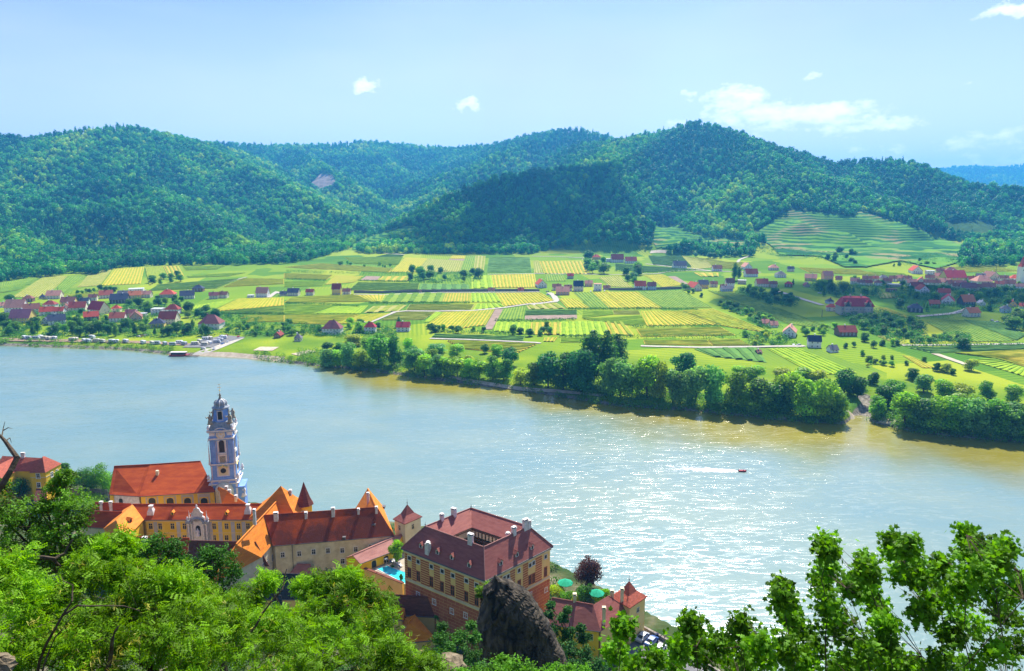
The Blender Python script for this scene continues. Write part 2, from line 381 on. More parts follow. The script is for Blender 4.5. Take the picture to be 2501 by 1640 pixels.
co_ = mth('ADD', mth('MULTIPLY', sp_.outputs['X'], mth('SUBTRACT', 1.0, pick)), mth('MULTIPLY', sp_.outputs['Y'], pick))
row_ = mth('MULTIPLY', mth('ADD', mth('SINE', mth('MULTIPLY', co_, 2*math.pi/4.1)), 1.0), .5); row_ = mth('MULTIPLY', row_, mrange(sv_.outputs['Z'], .25, .45))
rowc = nd.new('ShaderNodeVectorMath'); rowc.operation = 'MULTIPLY'; rowc.inputs[1].default_value = (.55, .74, .6); L.new(plot, rowc.inputs[0])
plot = mixc_(row_, plot, rowc.outputs[0])
ng_ = nd.new('ShaderNodeAttribute'); ng_.attribute_name = 'plain'
mead = mixc_(mth('MULTIPLY', ng_.outputs['Fac'], .85), mead, plot)
wood = ramp(noise(.05, 6), [(.3, (.02, .06, .012)), (.7, (.05, .12, .02))])
stone = ramp(noise(.6, 6), [(.35, (.10, .09, .07)), (.65, (.30, .27, .22))])
c = mixc_(mrange(sx.outputs['Z'], 45, 60), mead, wood)
town = ramp(noise(.12, 6), [(.35, (.035, .07, .02)), (.55, (.08, .10, .04)), (.7, (.20, .17, .12))]); c = mixc_(mrange(sx.outputs['Y'], 352, 345), c, town)
c = mixc_(mrange(sx.outputs['Z'], 1.8, 1.0), c, stone)
L.new(c, b.inputs['Base Color']); b.inputs['Roughness'].default_value = .95; b.inputs['Specular IOR Level'].default_value = .05
bu = nd.new('ShaderNodeBump'); bu.inputs['Strength'].default_value = .6; bu.inputs['Distance'].default_value = 1.0; L.new(noise(.5, 6), bu.inputs['Height']); L.new(bu.outputs[0], b.inputs['Normal'])
g = link(me, 'ground', None, [gm]); tag(g, 'green valley floor rising into hills on both river banks', None, None, 'structure')

# ---------------------------------------------------------------- river
wm, t, b = newmat('river_water'); nd = t.nodes; L = t.links
tcn = nd.new('ShaderNodeTexCoord')
def wn(scale, detail, sxy, dist=0, rot=-.52):
    mp = nd.new('ShaderNodeMapping'); mp.inputs['Rotation'].default_value = (0, 0, rot); mp.inputs['Scale'].default_value = (sxy[0], sxy[1], 1); L.new(tcn.outputs['Object'], mp.inputs[0])
    n = nd.new('ShaderNodeTexNoise'); n.inputs['Scale'].default_value = scale; n.inputs['Detail'].default_value = detail; n.inputs['Distortion'].default_value = dist
    n.inputs['Roughness'].default_value = .55; L.new(mp.outputs[0], n.inputs['Vector']); return n.outputs[0]
def wmath(op, a, b_):
    n = nd.new('ShaderNodeMath'); n.operation = op
    for i_, s_ in enumerate((a, b_)):
        if hasattr(s_, 'is_linked'): L.new(s_, n.inputs[i_])
        else: n.inputs[i_].default_value = s_
    return n.outputs[0]
depth = ramp(wn(.012, 4, (1, 1.6)), [(.3, (.12, .225, .225)), (.7, (.20, .275, .22))])
sa = nd.new('ShaderNodeAttribute'); sa.attribute_name = 'tree_reflection'
refl_col = ramp(noise(.02, 4), [(.3, (.17, .15, .008)), (.7, (.26, .23, .012))]); L.new(mixc_(sa.outputs['Fac'], depth, refl_col), b.inputs['Base Color']); b.inputs['IOR'].default_value = 1.55; b.inputs['Specular IOR Level'].default_value = .6  # golden reflection of the bank trees, painted into the water's base colour
patch = mrange(wn(.06, 8, (1, 3.6), 2.4, -.25), .50, .62)      # eddies: ruffled streaks between smooth water
rip = wn(.55, 3, (1, 1.5), .6); swl = wn(.16, 5, (1, 1.9), .8); fine = wn(2.2, 2, (1, 1.3), .4)
ht = wmath('ADD', wmath('MULTIPLY', rip, wmath('ADD', wmath('MULTIPLY', patch, .07), .010)), wmath('ADD', wmath('MULTIPLY', swl, .10), wmath('MULTIPLY', fine, .005)))
bu = nd.new('ShaderNodeBump'); bu.inputs['Strength'].default_value = 1; bu.inputs['Distance'].default_value = 1.0; L.new(ht, bu.inputs['Height']); L.new(bu.outputs[0], b.inputs['Normal'])
b.inputs['Roughness'].default_value = .20
gl2 = nd.new('ShaderNodeBsdfGlossy'); gl2.inputs['Roughness'].default_value = .38; L.new(bu.outputs[0], gl2.inputs['Normal'])
spk = wmath('MULTIPLY', mrange(wn(1.3, 3, (1, 2.6), .8, -.2), .50, .68), patch)
mx_ = nd.new('ShaderNodeMixShader'); L.new(wmath('ADD', wmath('MULTIPLY', spk, .04), wmath('ADD', wmath('MULTIPLY', patch, .022), .006)), mx_.inputs[0]); L.new(b.outputs[0], mx_.inputs[1]); L.new(gl2.outputs[0], mx_.inputs[2]); L.new(mx_.outputs[0], nd['Material Output'].inputs['Surface'])
WV = np.array([(-3000, -1200, 0), (3000, -1200, 0), (3000, 3000, 0), (-3000, 3000, 0)], float)
xs = np.unique(np.concatenate([np.linspace(-2400, 1400, 160), np.linspace(-500, 330, 150)])); tv = np.linspace(0, 1, 28)**.7
top = np.interp(xs, FX, FY)+12; bot = np.interp(xs, NX, NY)-3; XX, TV = np.meshgrid(xs, tv); YY = bot[None]*(1-TV)+top[None]*TV
V = np.stack([XX.ravel(), YY.ravel(), 0*XX.ravel()], 1); n_x = len(xs); i_ = (np.arange(27)[:, None]*n_x+np.arange(n_x-1)[None]).ravel()
sh = (top[None]-12-YY).ravel(); wd_ = np.interp(XX.ravel(), [-160, -110, 60, 160, 270], [6, 60, 60, 95, 110]); tree_refl = ss(1, .25, np.clip(sh/wd_+fbm(XX.ravel(), YY.ravel(), 45, 3, 5)*.9, 0, 2))  # band along the far bank that carries the painted tree reflection
me = npmesh('river', V, np.stack([i_, i_+1, i_+n_x+1, i_+n_x], 1), attrs={'tree_reflection': ('POINT', tree_refl)})
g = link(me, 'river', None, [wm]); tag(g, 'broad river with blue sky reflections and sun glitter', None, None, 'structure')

# ---------------------------------------------------------------- woods on the hills (one mass)
def leafcloud(rng, blobs, n, leaf, tilt=.9, up=.15, shell=(.72, 1.05)):
    """quads on the shells of blobs [(cx,cy,cz,rx,rz)] -> V, F, tint"""
    B = np.array(blobs, float); wgt = B[:, 3]**2; idx = rng.choice(len(B), n, p=wgt/wgt.sum())
    d = rng.normal(size=(n, 3)); d[:, 2] += up; d /= np.linalg.norm(d, axis=1)[:, None]
    r = rng.uniform(shell[0], shell[1], n)
    c = B[idx, :3]+d*np.stack([B[idx, 3]*r, B[idx, 3]*r, B[idx, 4]*r], 1)
    nr_ = d+rng.normal(size=(n, 3))*tilt*.6; nr_ /= np.linalg.norm(nr_, axis=1)[:, None]
    a = np.cross(nr_, rng.normal(size=(n, 3))); a /= np.linalg.norm(a, axis=1)[:, None]; bb = np.cross(nr_, a)
    s = (leaf*rng.uniform(.55, 1.25, n))[:, None]
    V = np.stack([c-a*s, c-bb*s*.7, c+a*s, c+bb*s*.7], 1).reshape(-1, 3)
    F = np.arange(4*n).reshape(-1, 4)
    bt = rng.uniform(.2, .8, len(B)); tint = np.clip(bt[idx]+rng.uniform(-.25, .25, n), 0, 1)
    return V, F, tint
def blobs_for(kind, rng, H, R):
    o = []
    if kind == 'round':
        for _ in range(15):
            a, q = rng.uniform(0, 6.28), math.sqrt(rng.uniform(0, 1)); z = rng.uniform(-1, 1)
            k = R*.62*q*math.sqrt(max(.15, 1-z*z)); r = R*rng.uniform(.34, .52); o.append((k*math.cos(a), k*math.sin(a), H*.54+z*H*.28, r, r*.85))
    elif kind == 'full':
        for i in range(20):
            a, q = rng.uniform(0, 6.28), math.sqrt(rng.uniform(0, 1)); z = rng.uniform(0, 1); wd = R*(.62+.3*math.sin(math.pi*min(1, z*1.15))); k = wd*.62*q
            r = R*rng.uniform(.3, .46); o.append((k*math.cos(a), k*math.sin(a), H*(.13+z*.72), r, r*1.0))
    elif kind == 'tall':
        for i in range(14):
            z = i/13; a = rng.uniform(0, 6.28); wd = R*(.5+.5*math.sin(math.pi*min(1, .25+z*.75))); r = wd*rng.uniform(.5, .75)
            o.append((math.cos(a)*wd*.35, math.sin(a)*wd*.35, H*(.22+z*.7), r, r*1.3))
    elif kind == 'cone':
        for i in range(9):
            z = i/8; r = R*(1-z*.88)*.9; o.append((rng.uniform(-.1, .1)*R, rng.uniform(-.1, .1)*R, H*(.14+z*.8), r, H*.085))
    elif kind == 'bush':
        for _ in range(8):
            a, q = rng.uniform(0, 6.28), rng.uniform(0, .6); r = R*rng.uniform(.35, .55); o.append((R*q*math.cos(a), R*q*math.sin(a), H*rng.uniform(.35, .7), r, H*.33))
    return o
srccol = bpy.data.collections.new('wood_sources')
for i_ in range(7):
    rng = np.random.default_rng(100+i_); kind = ['round', 'round', 'round', 'round', 'tall', 'cone', 'round'][i_]
    H_, R_c = {'round': (1, .52), 'tall': (1.15, .34), 'cone': (1.25, .24)}[kind]
    V, F, ti = leafcloud(rng, blobs_for(kind, rng, H_, R_c), 420, .06, tilt=.6, up=.35, shell=(.75, 1.03))
    me = npmesh('wood_tree', V, F, attrs={'tint': ('FACE', ti)}); me.materials.append(M['forest'])
    so = bpy.data.objects.new('wood_tree_%d' % i_, me); srccol.objects.link(so)
foot = [(-1600, 760), (-600, 720), (0, 690), (60, 682), (140, 676), (170, 668), (230, 672), (300, 655), (450, 648), (600, 648), (700, 645), (760, 636), (810, 622), (860, 606), (885, 622), (940, 620), (1100, 622), (1300, 622), (1370, 606), (1420, 600), (1500, 602), (1560, 600), (1640, 618), (1760, 628), (1840, 628), (1850, 596), (1960, 590), (2300, 590), (2330, 600), (2345, 655), (2501, 648), (3200, 690)]
HOLES = {  # clearings: terraced vineyards, slip, lanes (traced outlines on the slopes)
 'terr_right': [(1835, 578), (1870, 552), (1915, 518), (1940, 516), (2000, 520), (2085, 530), (2095, 516), (2200, 545), (2290, 580), (2360, 598), (2340, 645), (2290, 660), (2200, 640), (2120, 655), (2060, 655), (2000, 628), (1900, 625), (1880, 600)],
 'terr_mid': [(1600, 552), (1660, 550), (1690, 570), (1740, 580), (1825, 590), (1815, 622), (1745, 612), (1690, 606), (1600, 610), (1590, 580)],
 'terr_left': [(858, 600), (900, 580), (950, 566), (1000, 552), (1035, 560), (990, 575), (940, 588), (925, 610), (860, 612)],
 'slip': [(758, 450), (782, 426), (812, 428), (822, 448), (812, 462), (775, 468)],
 'glade': [(2290, 545), (2400, 540), (2440, 560), (2420, 585), (2330, 575)],
}
def inpoly(x, y, poly):
    c_ = np.zeros(x.shape, bool); n_ = len(poly)
    for i_ in range(n_):
        x0, y0 = poly[i_]; x1, y1 = poly[(i_+1) % n_]
        k_ = ((y0 > y) != (y1 > y)) & (x < (x1-x0)*(y-y0)/(y1-y0+1e-12)+x0); c_ ^= k_
    return c_
rng = np.random.default_rng(7)
pts = []
for (y0, y1, sp_, sz) in ((900, 1700, 10.5, 16.5), (1700, 2700, 12, 18.5), (2700, 4600, 17, 22), (6200, 7600, 24, 26)):
    ny = int((y1-y0)/sp_); yy = np.linspace(y0, y1, ny)
    for yv in yy:
        hw = yv*1.25 if y0 < 2000 else yv*1.05 if y0 < 6000 else yv*.9; x0 = -hw if y0 < 6000 else yv*.35
        nx = int((hw-x0)/sp_); xv = np.linspace(x0, hw, nx)
        pts.append(np.stack([xv+rng.uniform(-.5, .5, nx)*sp_, np.full(nx, yv)+rng.uniform(-.5, .5, nx)*sp_, np.full(nx, sz)], 1))
pts = np.concatenate(pts); z = T(pts[:, 0], pts[:, 1]); df_ = pts[:, 1]-np.interp(pts[:, 0], FX, FY)
base = 3.2+np.clip(df_-9, 0, 3000)*.021
px, py = proj(pts[:, 0], pts[:, 1], z)
keep = (py < np.interp(px, [f[0] for f in foot], [f[1] for f in foot])) & (px > -1500) & (px < 3800)
keep &= ~((px > 2150) & (pts[:, 1] > 6000) & (py > 560))
for nm, pl in HOLES.items(): keep &= ~(inpoly(px, py, pl) & (pts[:, 1] < (2000 if nm != 'slip' else 3400)))
pts, z, px, py = pts[keep], z[keep], px[keep], py[keep]
# drop what lies behind the nearer ridges as seen from all about the viewpoint (coarse horizon test)
az = np.arctan2(pts[:, 0], pts[:, 1]); el = (z+45-CH)/np.hypot(pts[:, 0], pts[:, 1])
nb = 1400; bins = np.clip(((az+1.0)/2.0*nb).astype(int), 0, nb-1); order = np.argsort(np.hypot(pts[:, 0], pts[:, 1])); hor = np.full(nb, -9.0); vis = np.zeros(len(pts), bool)
el0 = (z-6-CH)/np.hypot(pts[:, 0], pts[:, 1])
for j in order:
    b_ = bins[j]
    if el[j] >= hor[b_]: vis[j] = True
    if el0[j] > hor[b_]: hor[b_] = el0[j]
pts, z, px, py = pts[vis], z[vis], px[vis], py[vis]
n_ = len(pts); print('wood trees', n_)
big = fbm(pts[:, 0], pts[:, 1], 260, 4, 31); med = fbm(pts[:, 0], pts[:, 1], 60, 3, 33)
hue = np.clip(.40+big*1.35+med*1.0+rng.normal(0, .19, n_), 0, 1)
con = (fbm(pts[:, 0], pts[:, 1], 180, 3, 51)+rng.normal(0, .12, n_)) > .15
size = pts[:, 2]*np.clip(rng.lognormal(-.1, .25, n_), .45, 1.35)
sel = np.where(con, rng.choice([4, 5, 5], n_), rng.choice([0, 1, 2, 3, 6], n_)); hue = np.where(con, hue*.35, hue)
me = bpy.data.meshes.new('woodland'); me.vertices.add(n_); me.vertices.foreach_set('co', np.stack([pts[:, 0], pts[:, 1], z-1.0], 1).astype(np.float32).ravel())
for a_, v_ in (('hue', hue), ('size', size), ('spin', rng.uniform(0, 6.28, n_))):
    q = me.attributes.new(a_, 'FLOAT', 'POINT'); q.data.foreach_set('value', v_.astype(np.float32))
q = me.attributes.new('sel', 'INT', 'POINT'); q.data.foreach_set('value', sel.astype(np.int32))
me.update()
wood_o = link(me, 'woodland'); tag(wood_o, 'dense green woodland covering the hills behind the valley', None, None, 'stuff')
ng = bpy.data.node_groups.new('woodland', 'GeometryNodeTree'); ng.interface.new_socket('Geometry', in_out='INPUT', socket_type='NodeSocketGeometry'); ng.interface.new_socket('Geometry', in_out='OUTPUT', socket_type='NodeSocketGeometry')
gi = ng.nodes.new('NodeGroupInput'); go = ng.nodes.new('NodeGroupOutput'); mp_ = ng.nodes.new('GeometryNodeMeshToPoints'); iop = ng.nodes.new('GeometryNodeInstanceOnPoints'); ci = ng.nodes.new('GeometryNodeCollectionInfo')
ci.inputs['Collection'].default_value = srccol; ci.inputs['Separate Children'].default_value = True; ci.inputs['Reset Children'].default_value = True
def nattr(nm, ty):
    a_ = ng.nodes.new('GeometryNodeInputNamedAttribute'); a_.data_type = ty; a_.inputs['Name'].default_value = nm; return a_.outputs['Attribute']
ng.links.new(gi.outputs[0], mp_.inputs[0]); ng.links.new(mp_.outputs[0], iop.inputs['Points']); ng.links.new(ci.outputs[0], iop.inputs['Instance'])
iop.inputs['Pick Instance'].default_value = True; ng.links.new(nattr('sel', 'INT'), iop.inputs['Instance Index'])
cx = ng.nodes.new('ShaderNodeCombineXYZ'); ng.links.new(nattr('spin', 'FLOAT'), cx.inputs['Z']); ng.links.new(cx.outputs[0], iop.inputs['Rotation'])
ng.links.new(nattr('size', 'FLOAT'), iop.inputs['Scale']); ng.links.new(iop.outputs[0], go.inputs[0])
md = wood_o.modifiers.new('scatter', 'NODES'); md.node_group = ng
# ---------------------------------------------------------------- fields of the valley
def fm(n, a, b_, sc_=.15): M[n] = nmat(n, a, b_, sc_, .9, .08, detail=6)
fm('vine_y', (0.214, 0.292, 0.008), (0.336, 0.367, 0.01)); fm('soil_y', (0.39, 0.33, 0.02), (0.55, 0.429, 0.035))
fm('vine_l', (0.148, 0.292, 0.008), (0.256, 0.389, 0.01)); fm('soil_l', (0.247, 0.396, 0.012), (0.35, 0.462, 0.018))
fm('vine_g', (0.074, 0.173, 0.012), (0.144, 0.259, 0.015)); fm('soil_g', (0.156, 0.275, 0.018), (0.25, 0.341, 0.025))
fm('vine_d', (0.049, 0.14, 0.02), (0.096, 0.205, 0.03)); fm('soil_d', (0.078, 0.209, 0.03), (0.138, 0.286, 0.045))
fm('vine_p', (0.165, 0.227, 0.015), (0.272, 0.313, 0.02)); fm('soil_p', (0.294, 0.294, 0.064), (0.386, 0.367, 0.104))
fm('vine_o', (0.181, 0.27, 0.01), (0.288, 0.335, 0.012)); fm('soil_o', (0.386, 0.304, 0.024), (0.478, 0.389, 0.04))
fm('soil_b', (0.24, 0.17, 0.13), (0.34, 0.25, 0.19)); fm('soil_s', (0.42, 0.36, 0.25), (0.55, 0.48, 0.36))
def lerp(a, b, t): return a+(b-a)*t
def field(q, typ, way='v', gap=4.2):
    gap = gap*.82 if gap < 8 else gap
    """q four corners in photo pixels a,b (far left,right) c,d (near right,left)"""
    W_ = GR([p[0] for p in q], [p[1] for p in q]); a, b_, c_, d_ = W_
    mb_V = []; mb_F = []; mi = []
    ns = 7; ss_ = np.linspace(0, 1, ns); g1, g2 = np.meshgrid(ss_, ss_)
    pp = (a[None]*((1-g1)*(1-g2)).ravel()[:, None]+b_[None]*(g1*(1-g2)).ravel()[:, None]+c_[None]*(g1*g2).ravel()[:, None]+d_[None]*((1-g1)*g2).ravel()[:, None])
    pp[:, 2] = np.maximum(T(pp[:, 0], pp[:, 1]), pp[:, 2]*0-9)+.45
    V = [pp]; i_ = (np.arange(ns-1)[:, None]*ns+np.arange(ns-1)[None]).ravel(); F = [np.stack([i_, i_+ns, i_+ns+1, i_+1], 1)]; mi = [np.zeros(len(i_))]; off = ns*ns
    if typ != 'b' and typ != 's':
        if way == 'h': a, b_, c_, d_ = d_, a, b_, c_          # rows run left-right
        wid = (np.linalg.norm(b_-a)+np.linalg.norm(c_-d_))/2; ln = (np.linalg.norm(d_-a)+np.linalg.norm(c_-b_))/2
        nrow = int(min(90, max(3, wid/gap))); nseg = int(max(3, min(26, ln/9)))
        rg = np.random.default_rng(int(abs(a[0]*7+a[1]*3)) % 9999)
        s = ((np.arange(nrow)+.5)/nrow); t = np.linspace(.01, .99, nseg+1)
        S, Tt = np.meshgrid(s, t, indexing='ij')
        C = (a[None, None]*((1-S)*(1-Tt))[..., None]+b_*(S*(1-Tt))[..., None]+c_*(S*Tt)[..., None]+d_*((1-S)*Tt)[..., None])
        side = (b_-a)/np.linalg.norm(b_-a)
        gw = wid/nrow; hw = gw*.29*rg.uniform(.7, 1.2, S.shape); h = min(.9, gw*.16)*rg.uniform(.6, 1.2, S.shape)
        z0 = T(C[..., 0].ravel(), C[..., 1].ravel()).reshape(S.shape)+.3
        L_ = C[..., :2]-side[None, None, :2]*hw[..., None]; R2 = C[..., :2]+side[None, None, :2]*hw[..., None]
        vs = np.stack([np.concatenate([L_, z0[..., None]], -1), np.concatenate([L_*.75+C[..., :2]*.25, (z0+h)[..., None]], -1), np.concatenate([R2*.75+C[..., :2]*.25, (z0+h)[..., None]], -1), np.concatenate([R2, z0[..., None]], -1)], 2)
        idx = np.arange(S.size*4).reshape(nrow, nseg+1, 4)+off
        for k in range(3):
            f = np.stack([idx[:, :-1, k], idx[:, :-1, k+1], idx[:, 1:, k+1], idx[:, 1:, k]], -1).reshape(-1, 4); F.append(f); mi.append(np.ones(len(f)))
        V.append(vs.reshape(-1, 3))
    me = npmesh('vineyard', np.concatenate(V), np.concatenate(F), mi=np.concatenate(mi).astype(int))
    nm = 'ploughed_field' if typ in 'bs' else 'vineyard'
    o = link(me, nm, None, [M['soil_'+typ]]+([M['vine_'+typ]] if typ not in 'bs' else []))
    return tag(o, None, None, None, 'structure')
def flds(cf, rows):
    for r in rows:
        field([cf(*p) for p in r[0]], r[1], r[2] if len(r) > 2 else 'v', r[3] if len(r) > 3 else 4.2)
flds(c5, [
 ([(480, 102), (970, 97), (930, 165), (560, 152)], 'l', 'h', 6), ([(290, 150), (880, 190), (850, 226), (-22, 182)], 'y', 'h'), ([(830, 77), (975, 82), (950, 97), (720, 100)], 'd', 'h', 7),
 ([(985, 102), (1170, 108), (1075, 222), (858, 222)], 'y'), ([(1172, 110), (1470, 128), (1438, 222), (1078, 222)], 'p', 'v', 5), ([(1378, 80), (1488, 84), (1478, 112), (1352, 112)], 'y'), ([(1350, 114), (1478, 114), (1474, 127), (1345, 127)], 'b'),
 ([(1490, 87), (1568, 88), (1530, 222), (1442, 222)], 'g'), ([(1570, 87), (1652, 90), (1636, 222), (1548, 222)], 'p', 'v', 6), ([(1680, 102), (2020, 100), (2035, 226), (1662, 226)], 'd', 'h', 17), ([(2050, 127), (2092, 127), (2128, 232), (2056, 232)], 'p', 'v', 9),
 ([(-22, 232), (385, 248), (330, 288), (-22, 275)], 'y', 'h'), ([(395, 250), (640, 256), (560, 308), (315, 328)], 'o'), ([(662, 256), (780, 259), (752, 292), (612, 290)], 'b'), ([(795, 258), (1048, 255), (1000, 298), (765, 298)], 'o', 'v', 9),
 ([(-22, 302), (328, 302), (300, 338), (-22, 348)], 'l', 'h'), ([(590, 308), (1105, 318), (1095, 368), (512, 375)], 'g', 'h', 5), ([(1110, 322), (1515, 327), (1510, 368), (1100, 370)], 'd', 'v', 11), ([(1535, 252), (1700, 247), (1720, 352), (1536, 362)], 'l', 'v', 10),
 ([(1702, 247), (1880, 242), (1900, 352), (1722, 352)], 'y', 'v', 6), ([(1882, 242), (2060, 238), (2080, 350), (1902, 352)], 'y'), ([(2142, 240), (2290, 242), (2322, 298), (2150, 298)], 'g'),
 ([(40, 432), (555, 408), (718, 466), (-22, 476)], 'y', 'h'), ([(562, 414), (820, 412), (785, 470), (705, 474)], 'y'), ([(830, 402), (1320, 397), (1290, 473), (765, 475)], 'g', 'v', 14), ([(1322, 397), (1528, 397), (1524, 473), (1292, 473)], 'o'), ([(1532, 397), (1735, 397), (1785, 473), (1528, 473)], 'l', 'v', 6),
 ([(1738, 397), (2110, 392), (2228, 462), (1800, 508)], 'y', 'v', 5),
 ([(-22, 492), (380, 502), (200, 570), (-22, 575)], 'l', 'h'), ([(400, 507), (680, 502), (610, 568), (205, 570)], 'l'), ([(720, 507), (1000, 497), (930, 548), (640, 563)], 'p', 'v', 12), ([(1022, 492), (1560, 494), (1530, 542), (992, 540)], 'p', 'h', 5),
 ([(1580, 487), (1770, 482), (1828, 513), (1550, 538)], 'l', 'v', 7), ([(-22, 582), (600, 577), (378, 658), (-22, 648)], 'y', 'h'), ([(610, 577), (880, 562), (700, 638), (392, 655)], 'y'), ([(922, 557), (1238, 552), (1138, 618), (782, 623)], 'p', 'h'), ([(1242, 552), (1300, 557), (1190, 638), (1140, 640)], 'l'),
 ([(1310, 557), (1558, 547), (1422, 692), (1150, 672)], 'y', 'v', 4.5), ([(1562, 547), (1728, 532), (1648, 665), (1432, 694)], 'o', 'v', 5), ([(1732, 532), (1798, 530), (1706, 700), (1637, 700)], 'b'), ([(1802, 527), (1985, 503), (1962, 620), (1740, 624)], 'g'),
 ([(1990, 503), (2238, 478), (2318, 528), (2012, 533)], 'p', 'v', 8), ([(1982, 545), (2412, 540), (2412, 577), (1975, 580)], 'd', 'h'), ([(1980, 586), (2412, 580), (2412, 610), (1977, 620)], 'b'), ([(1742, 637), (2028, 641), (2018, 743), (1722, 715)], 'l', 'v', 7), ([(2032, 641), (2280, 641), (2280, 745), (2022, 742)], 'o', 'v', 6),
 ([(1230, 738), (1980, 760), (1965, 796), (1200, 768)], 'd', 'h', 8), ([(1330, 795), (2080, 822), (1900, 905), (1450, 860)], 'o', 'h', 6),
])
flds(c6, [
 ([(60, 132), (430, 132), (478, 238), (100, 240)], 'o', 'v', 7), ([(342, 392), (500, 392), (640, 523), (480, 523)], 'g'), ([(218, 442), (370, 447), (478, 523), (292, 523)], 'y'), ([(502, 392), (600, 390), (778, 523), (642, 523)], 'y'), ([(602, 387), (870, 387), (1078, 523), (782, 523)], 'y', 'v', 5), ([(872, 387), (1240, 372), (1495, 515), (1085, 523)], 'g', 'v', 4),
 ([(415, 547), (660, 542), (678, 574), (412, 606)], 'l', 'h'), ([(668, 542), (880, 542), (898, 574), (682, 574)], 'p', 'h'), ([(412, 612), (900, 582), (942, 662), (782, 664)], 'l', 'h', 5), ([(902, 547), (1230, 547), (1555, 663), (952, 670)], 'y', 'v', 5), ([(1240, 542), (1500, 527), (2015, 738), (1572, 668)], 'y', 'v', 5),
 ([(862, 697), (1568, 682), (1688, 748), (902, 760)], 'o', 'h', 4.5), ([(922, 792), (1450, 787), (1498, 833), (932, 823)], 'o', 'h', 5), ([(1460, 787), (1718, 782), (1808, 833), (1502, 833)], 'o', 'h', 5), ([(1452, 374), (1720, 402), (2500, 690), (2130, 655)], 'g', 'v', 5),
 ([(930, 247), (1088, 242), (1258, 330), (1082, 348)], 'y'), ([(1122, 260), (1188, 257), (1303, 325), (1252, 328)], 'b'), ([(552, 267), (720, 252), (838, 352), (642, 343)], 'p'), ([(682, 152), (1328, 202), (1000, 223), (692, 205)], 'd', 'h', 6), ([(1242, 87), (1448, 112), (1735, 158), (1332, 203)], 'p'), ([(962, 87), (1238, 87), (1328, 180), (1002, 163)], 'd', 'h', 7),
 ([(1340, 227), (1545, 227), (1548, 260), (1402, 260)], 'o', 'v', 8), ([(1452, 132), (1750, 142), (1760, 198), (1502, 188)], 'y', 'h'), ([(1342, 862), (1858, 852), (1948, 975), (1502, 925)], 'd', 'v', 9), ([(1952, 862), (2205, 852), (2700, 1060), (2360, 1080)], 'l', 'v', 4.5), ([(237, 637), (598, 634), (640, 748), (232, 752)], 'l', 'v', 7), ([(602, 634), (760, 642), (850, 752), (652, 748)], 'o', 'v', 8),
 ([(102, 767), (208, 767), (180, 803), (92, 800)], 'o', 'v', 8), ([(232, 778), (700, 770), (720, 800), (232, 810)], 'l', 'h', 5), ([(985, 45), (1120, 45), (1110, 68), (975, 68)], 's'),
])
flds(c7, [
 ([(1425, 742), (1775, 722), (2300, 925), (1780, 938)], 'g', 'v', 4), ([(1785, 722), (2150, 742), (2400, 870), (2310, 922)], 'd', 'v', 4), ([(1250, 990), (2480, 965), (2480, 1000), (1500, 1045)], 'd', 'h', 5), ([(1700, 1045), (2480, 1010), (2480, 1200), (2080, 1090)], 'y', 'h', 5), ([(1480, 1050), (1560, 1052), (1840, 1150), (1800, 1160)], 's'),
 ([(1850, 1110), (2090, 1100), (2480, 1215), (2480, 1300)], 'l', 'h', 5), ([(960, 880), (1080, 875), (1270, 965), (1180, 968)], 'p', 'v', 4), ([(960, 462), (1150, 460), (1170, 510), (990, 515)], 'p', 'v', 5), ([(970, 610), (1060, 605), (1290, 705), (1200, 700)], 'o', 'v', 5),
 ([(200, 215), (780, 235), (1000, 290), (300, 265)], 'y', 'h', 5), ([(880, 255), (1220, 275), (1300, 305), (1000, 300)], 'l', 'h', 5), ([(1430, 215), (2100, 200), (2330, 250), (1800, 262)], 'y', 'h', 5), ([(1930, 455), (2330, 450), (2380, 500), (2060, 500)], 'g', 'h', 5), ([(1200, 1065), (1300, 1080), (1520, 1188), (1400, 1188)], 'o', 'v', 5),
])
flds(c4, [
 ([(0, 145), (378, 77), (158, 200), (0, 228)], 'g', 'v'), ([(382, 78), (560, 87), (380, 262), (100, 262)], 'p', 'v', 4.5), ([(565, 88), (705, 92), (500, 250), (385, 262)], 'g', 'v', 4.5), ([(745, 62), (940, 18), (830, 165), (640, 178)], 'p', 'v', 4.5), ([(952, 22), (1200, 12), (1168, 150), (842, 165)], 'y', 'v', 5), ([(1204, 12), (1350, 2), (1380, 90), (1242, 165)], 'o', 'v', 7),
 ([(1354, 2), (1482, 2), (1528, 85), (1402, 95)], 'o', 'v', 7), ([(1515, 8), (1870, 2), (1800, 30), (1542, 38)], 'l', 'h', 5), ([(1545, 85), (2048, 57), (1900, 88), (1562, 98)], 'l', 'h', 5), ([(1312, 157), (2000, 105), (1800, 188), (1232, 208)], 'g', 'h', 4.5), ([(2010, 105), (2357, 110), (2357, 150), (1850, 178)], 'y', 'h', 4.5),
 ([(542, 247), (978, 207), (820, 248), (602, 263)], 'y', 'h', 5), ([(1502, 352), (1975, 272), (1740, 380), (1540, 385)], 'l', 'v', 5), ([(1980, 272), (2357, 265), (2357, 330), (1745, 385)], 'y', 'v', 4.5), ([(1750, 390), (2357, 340), (2357, 400), (1900, 400)], 'g', 'h', 4.5), ([(1980, 415), (2357, 415), (2357, 465), (2050, 470)], 'y', 'h', 4.5),
])
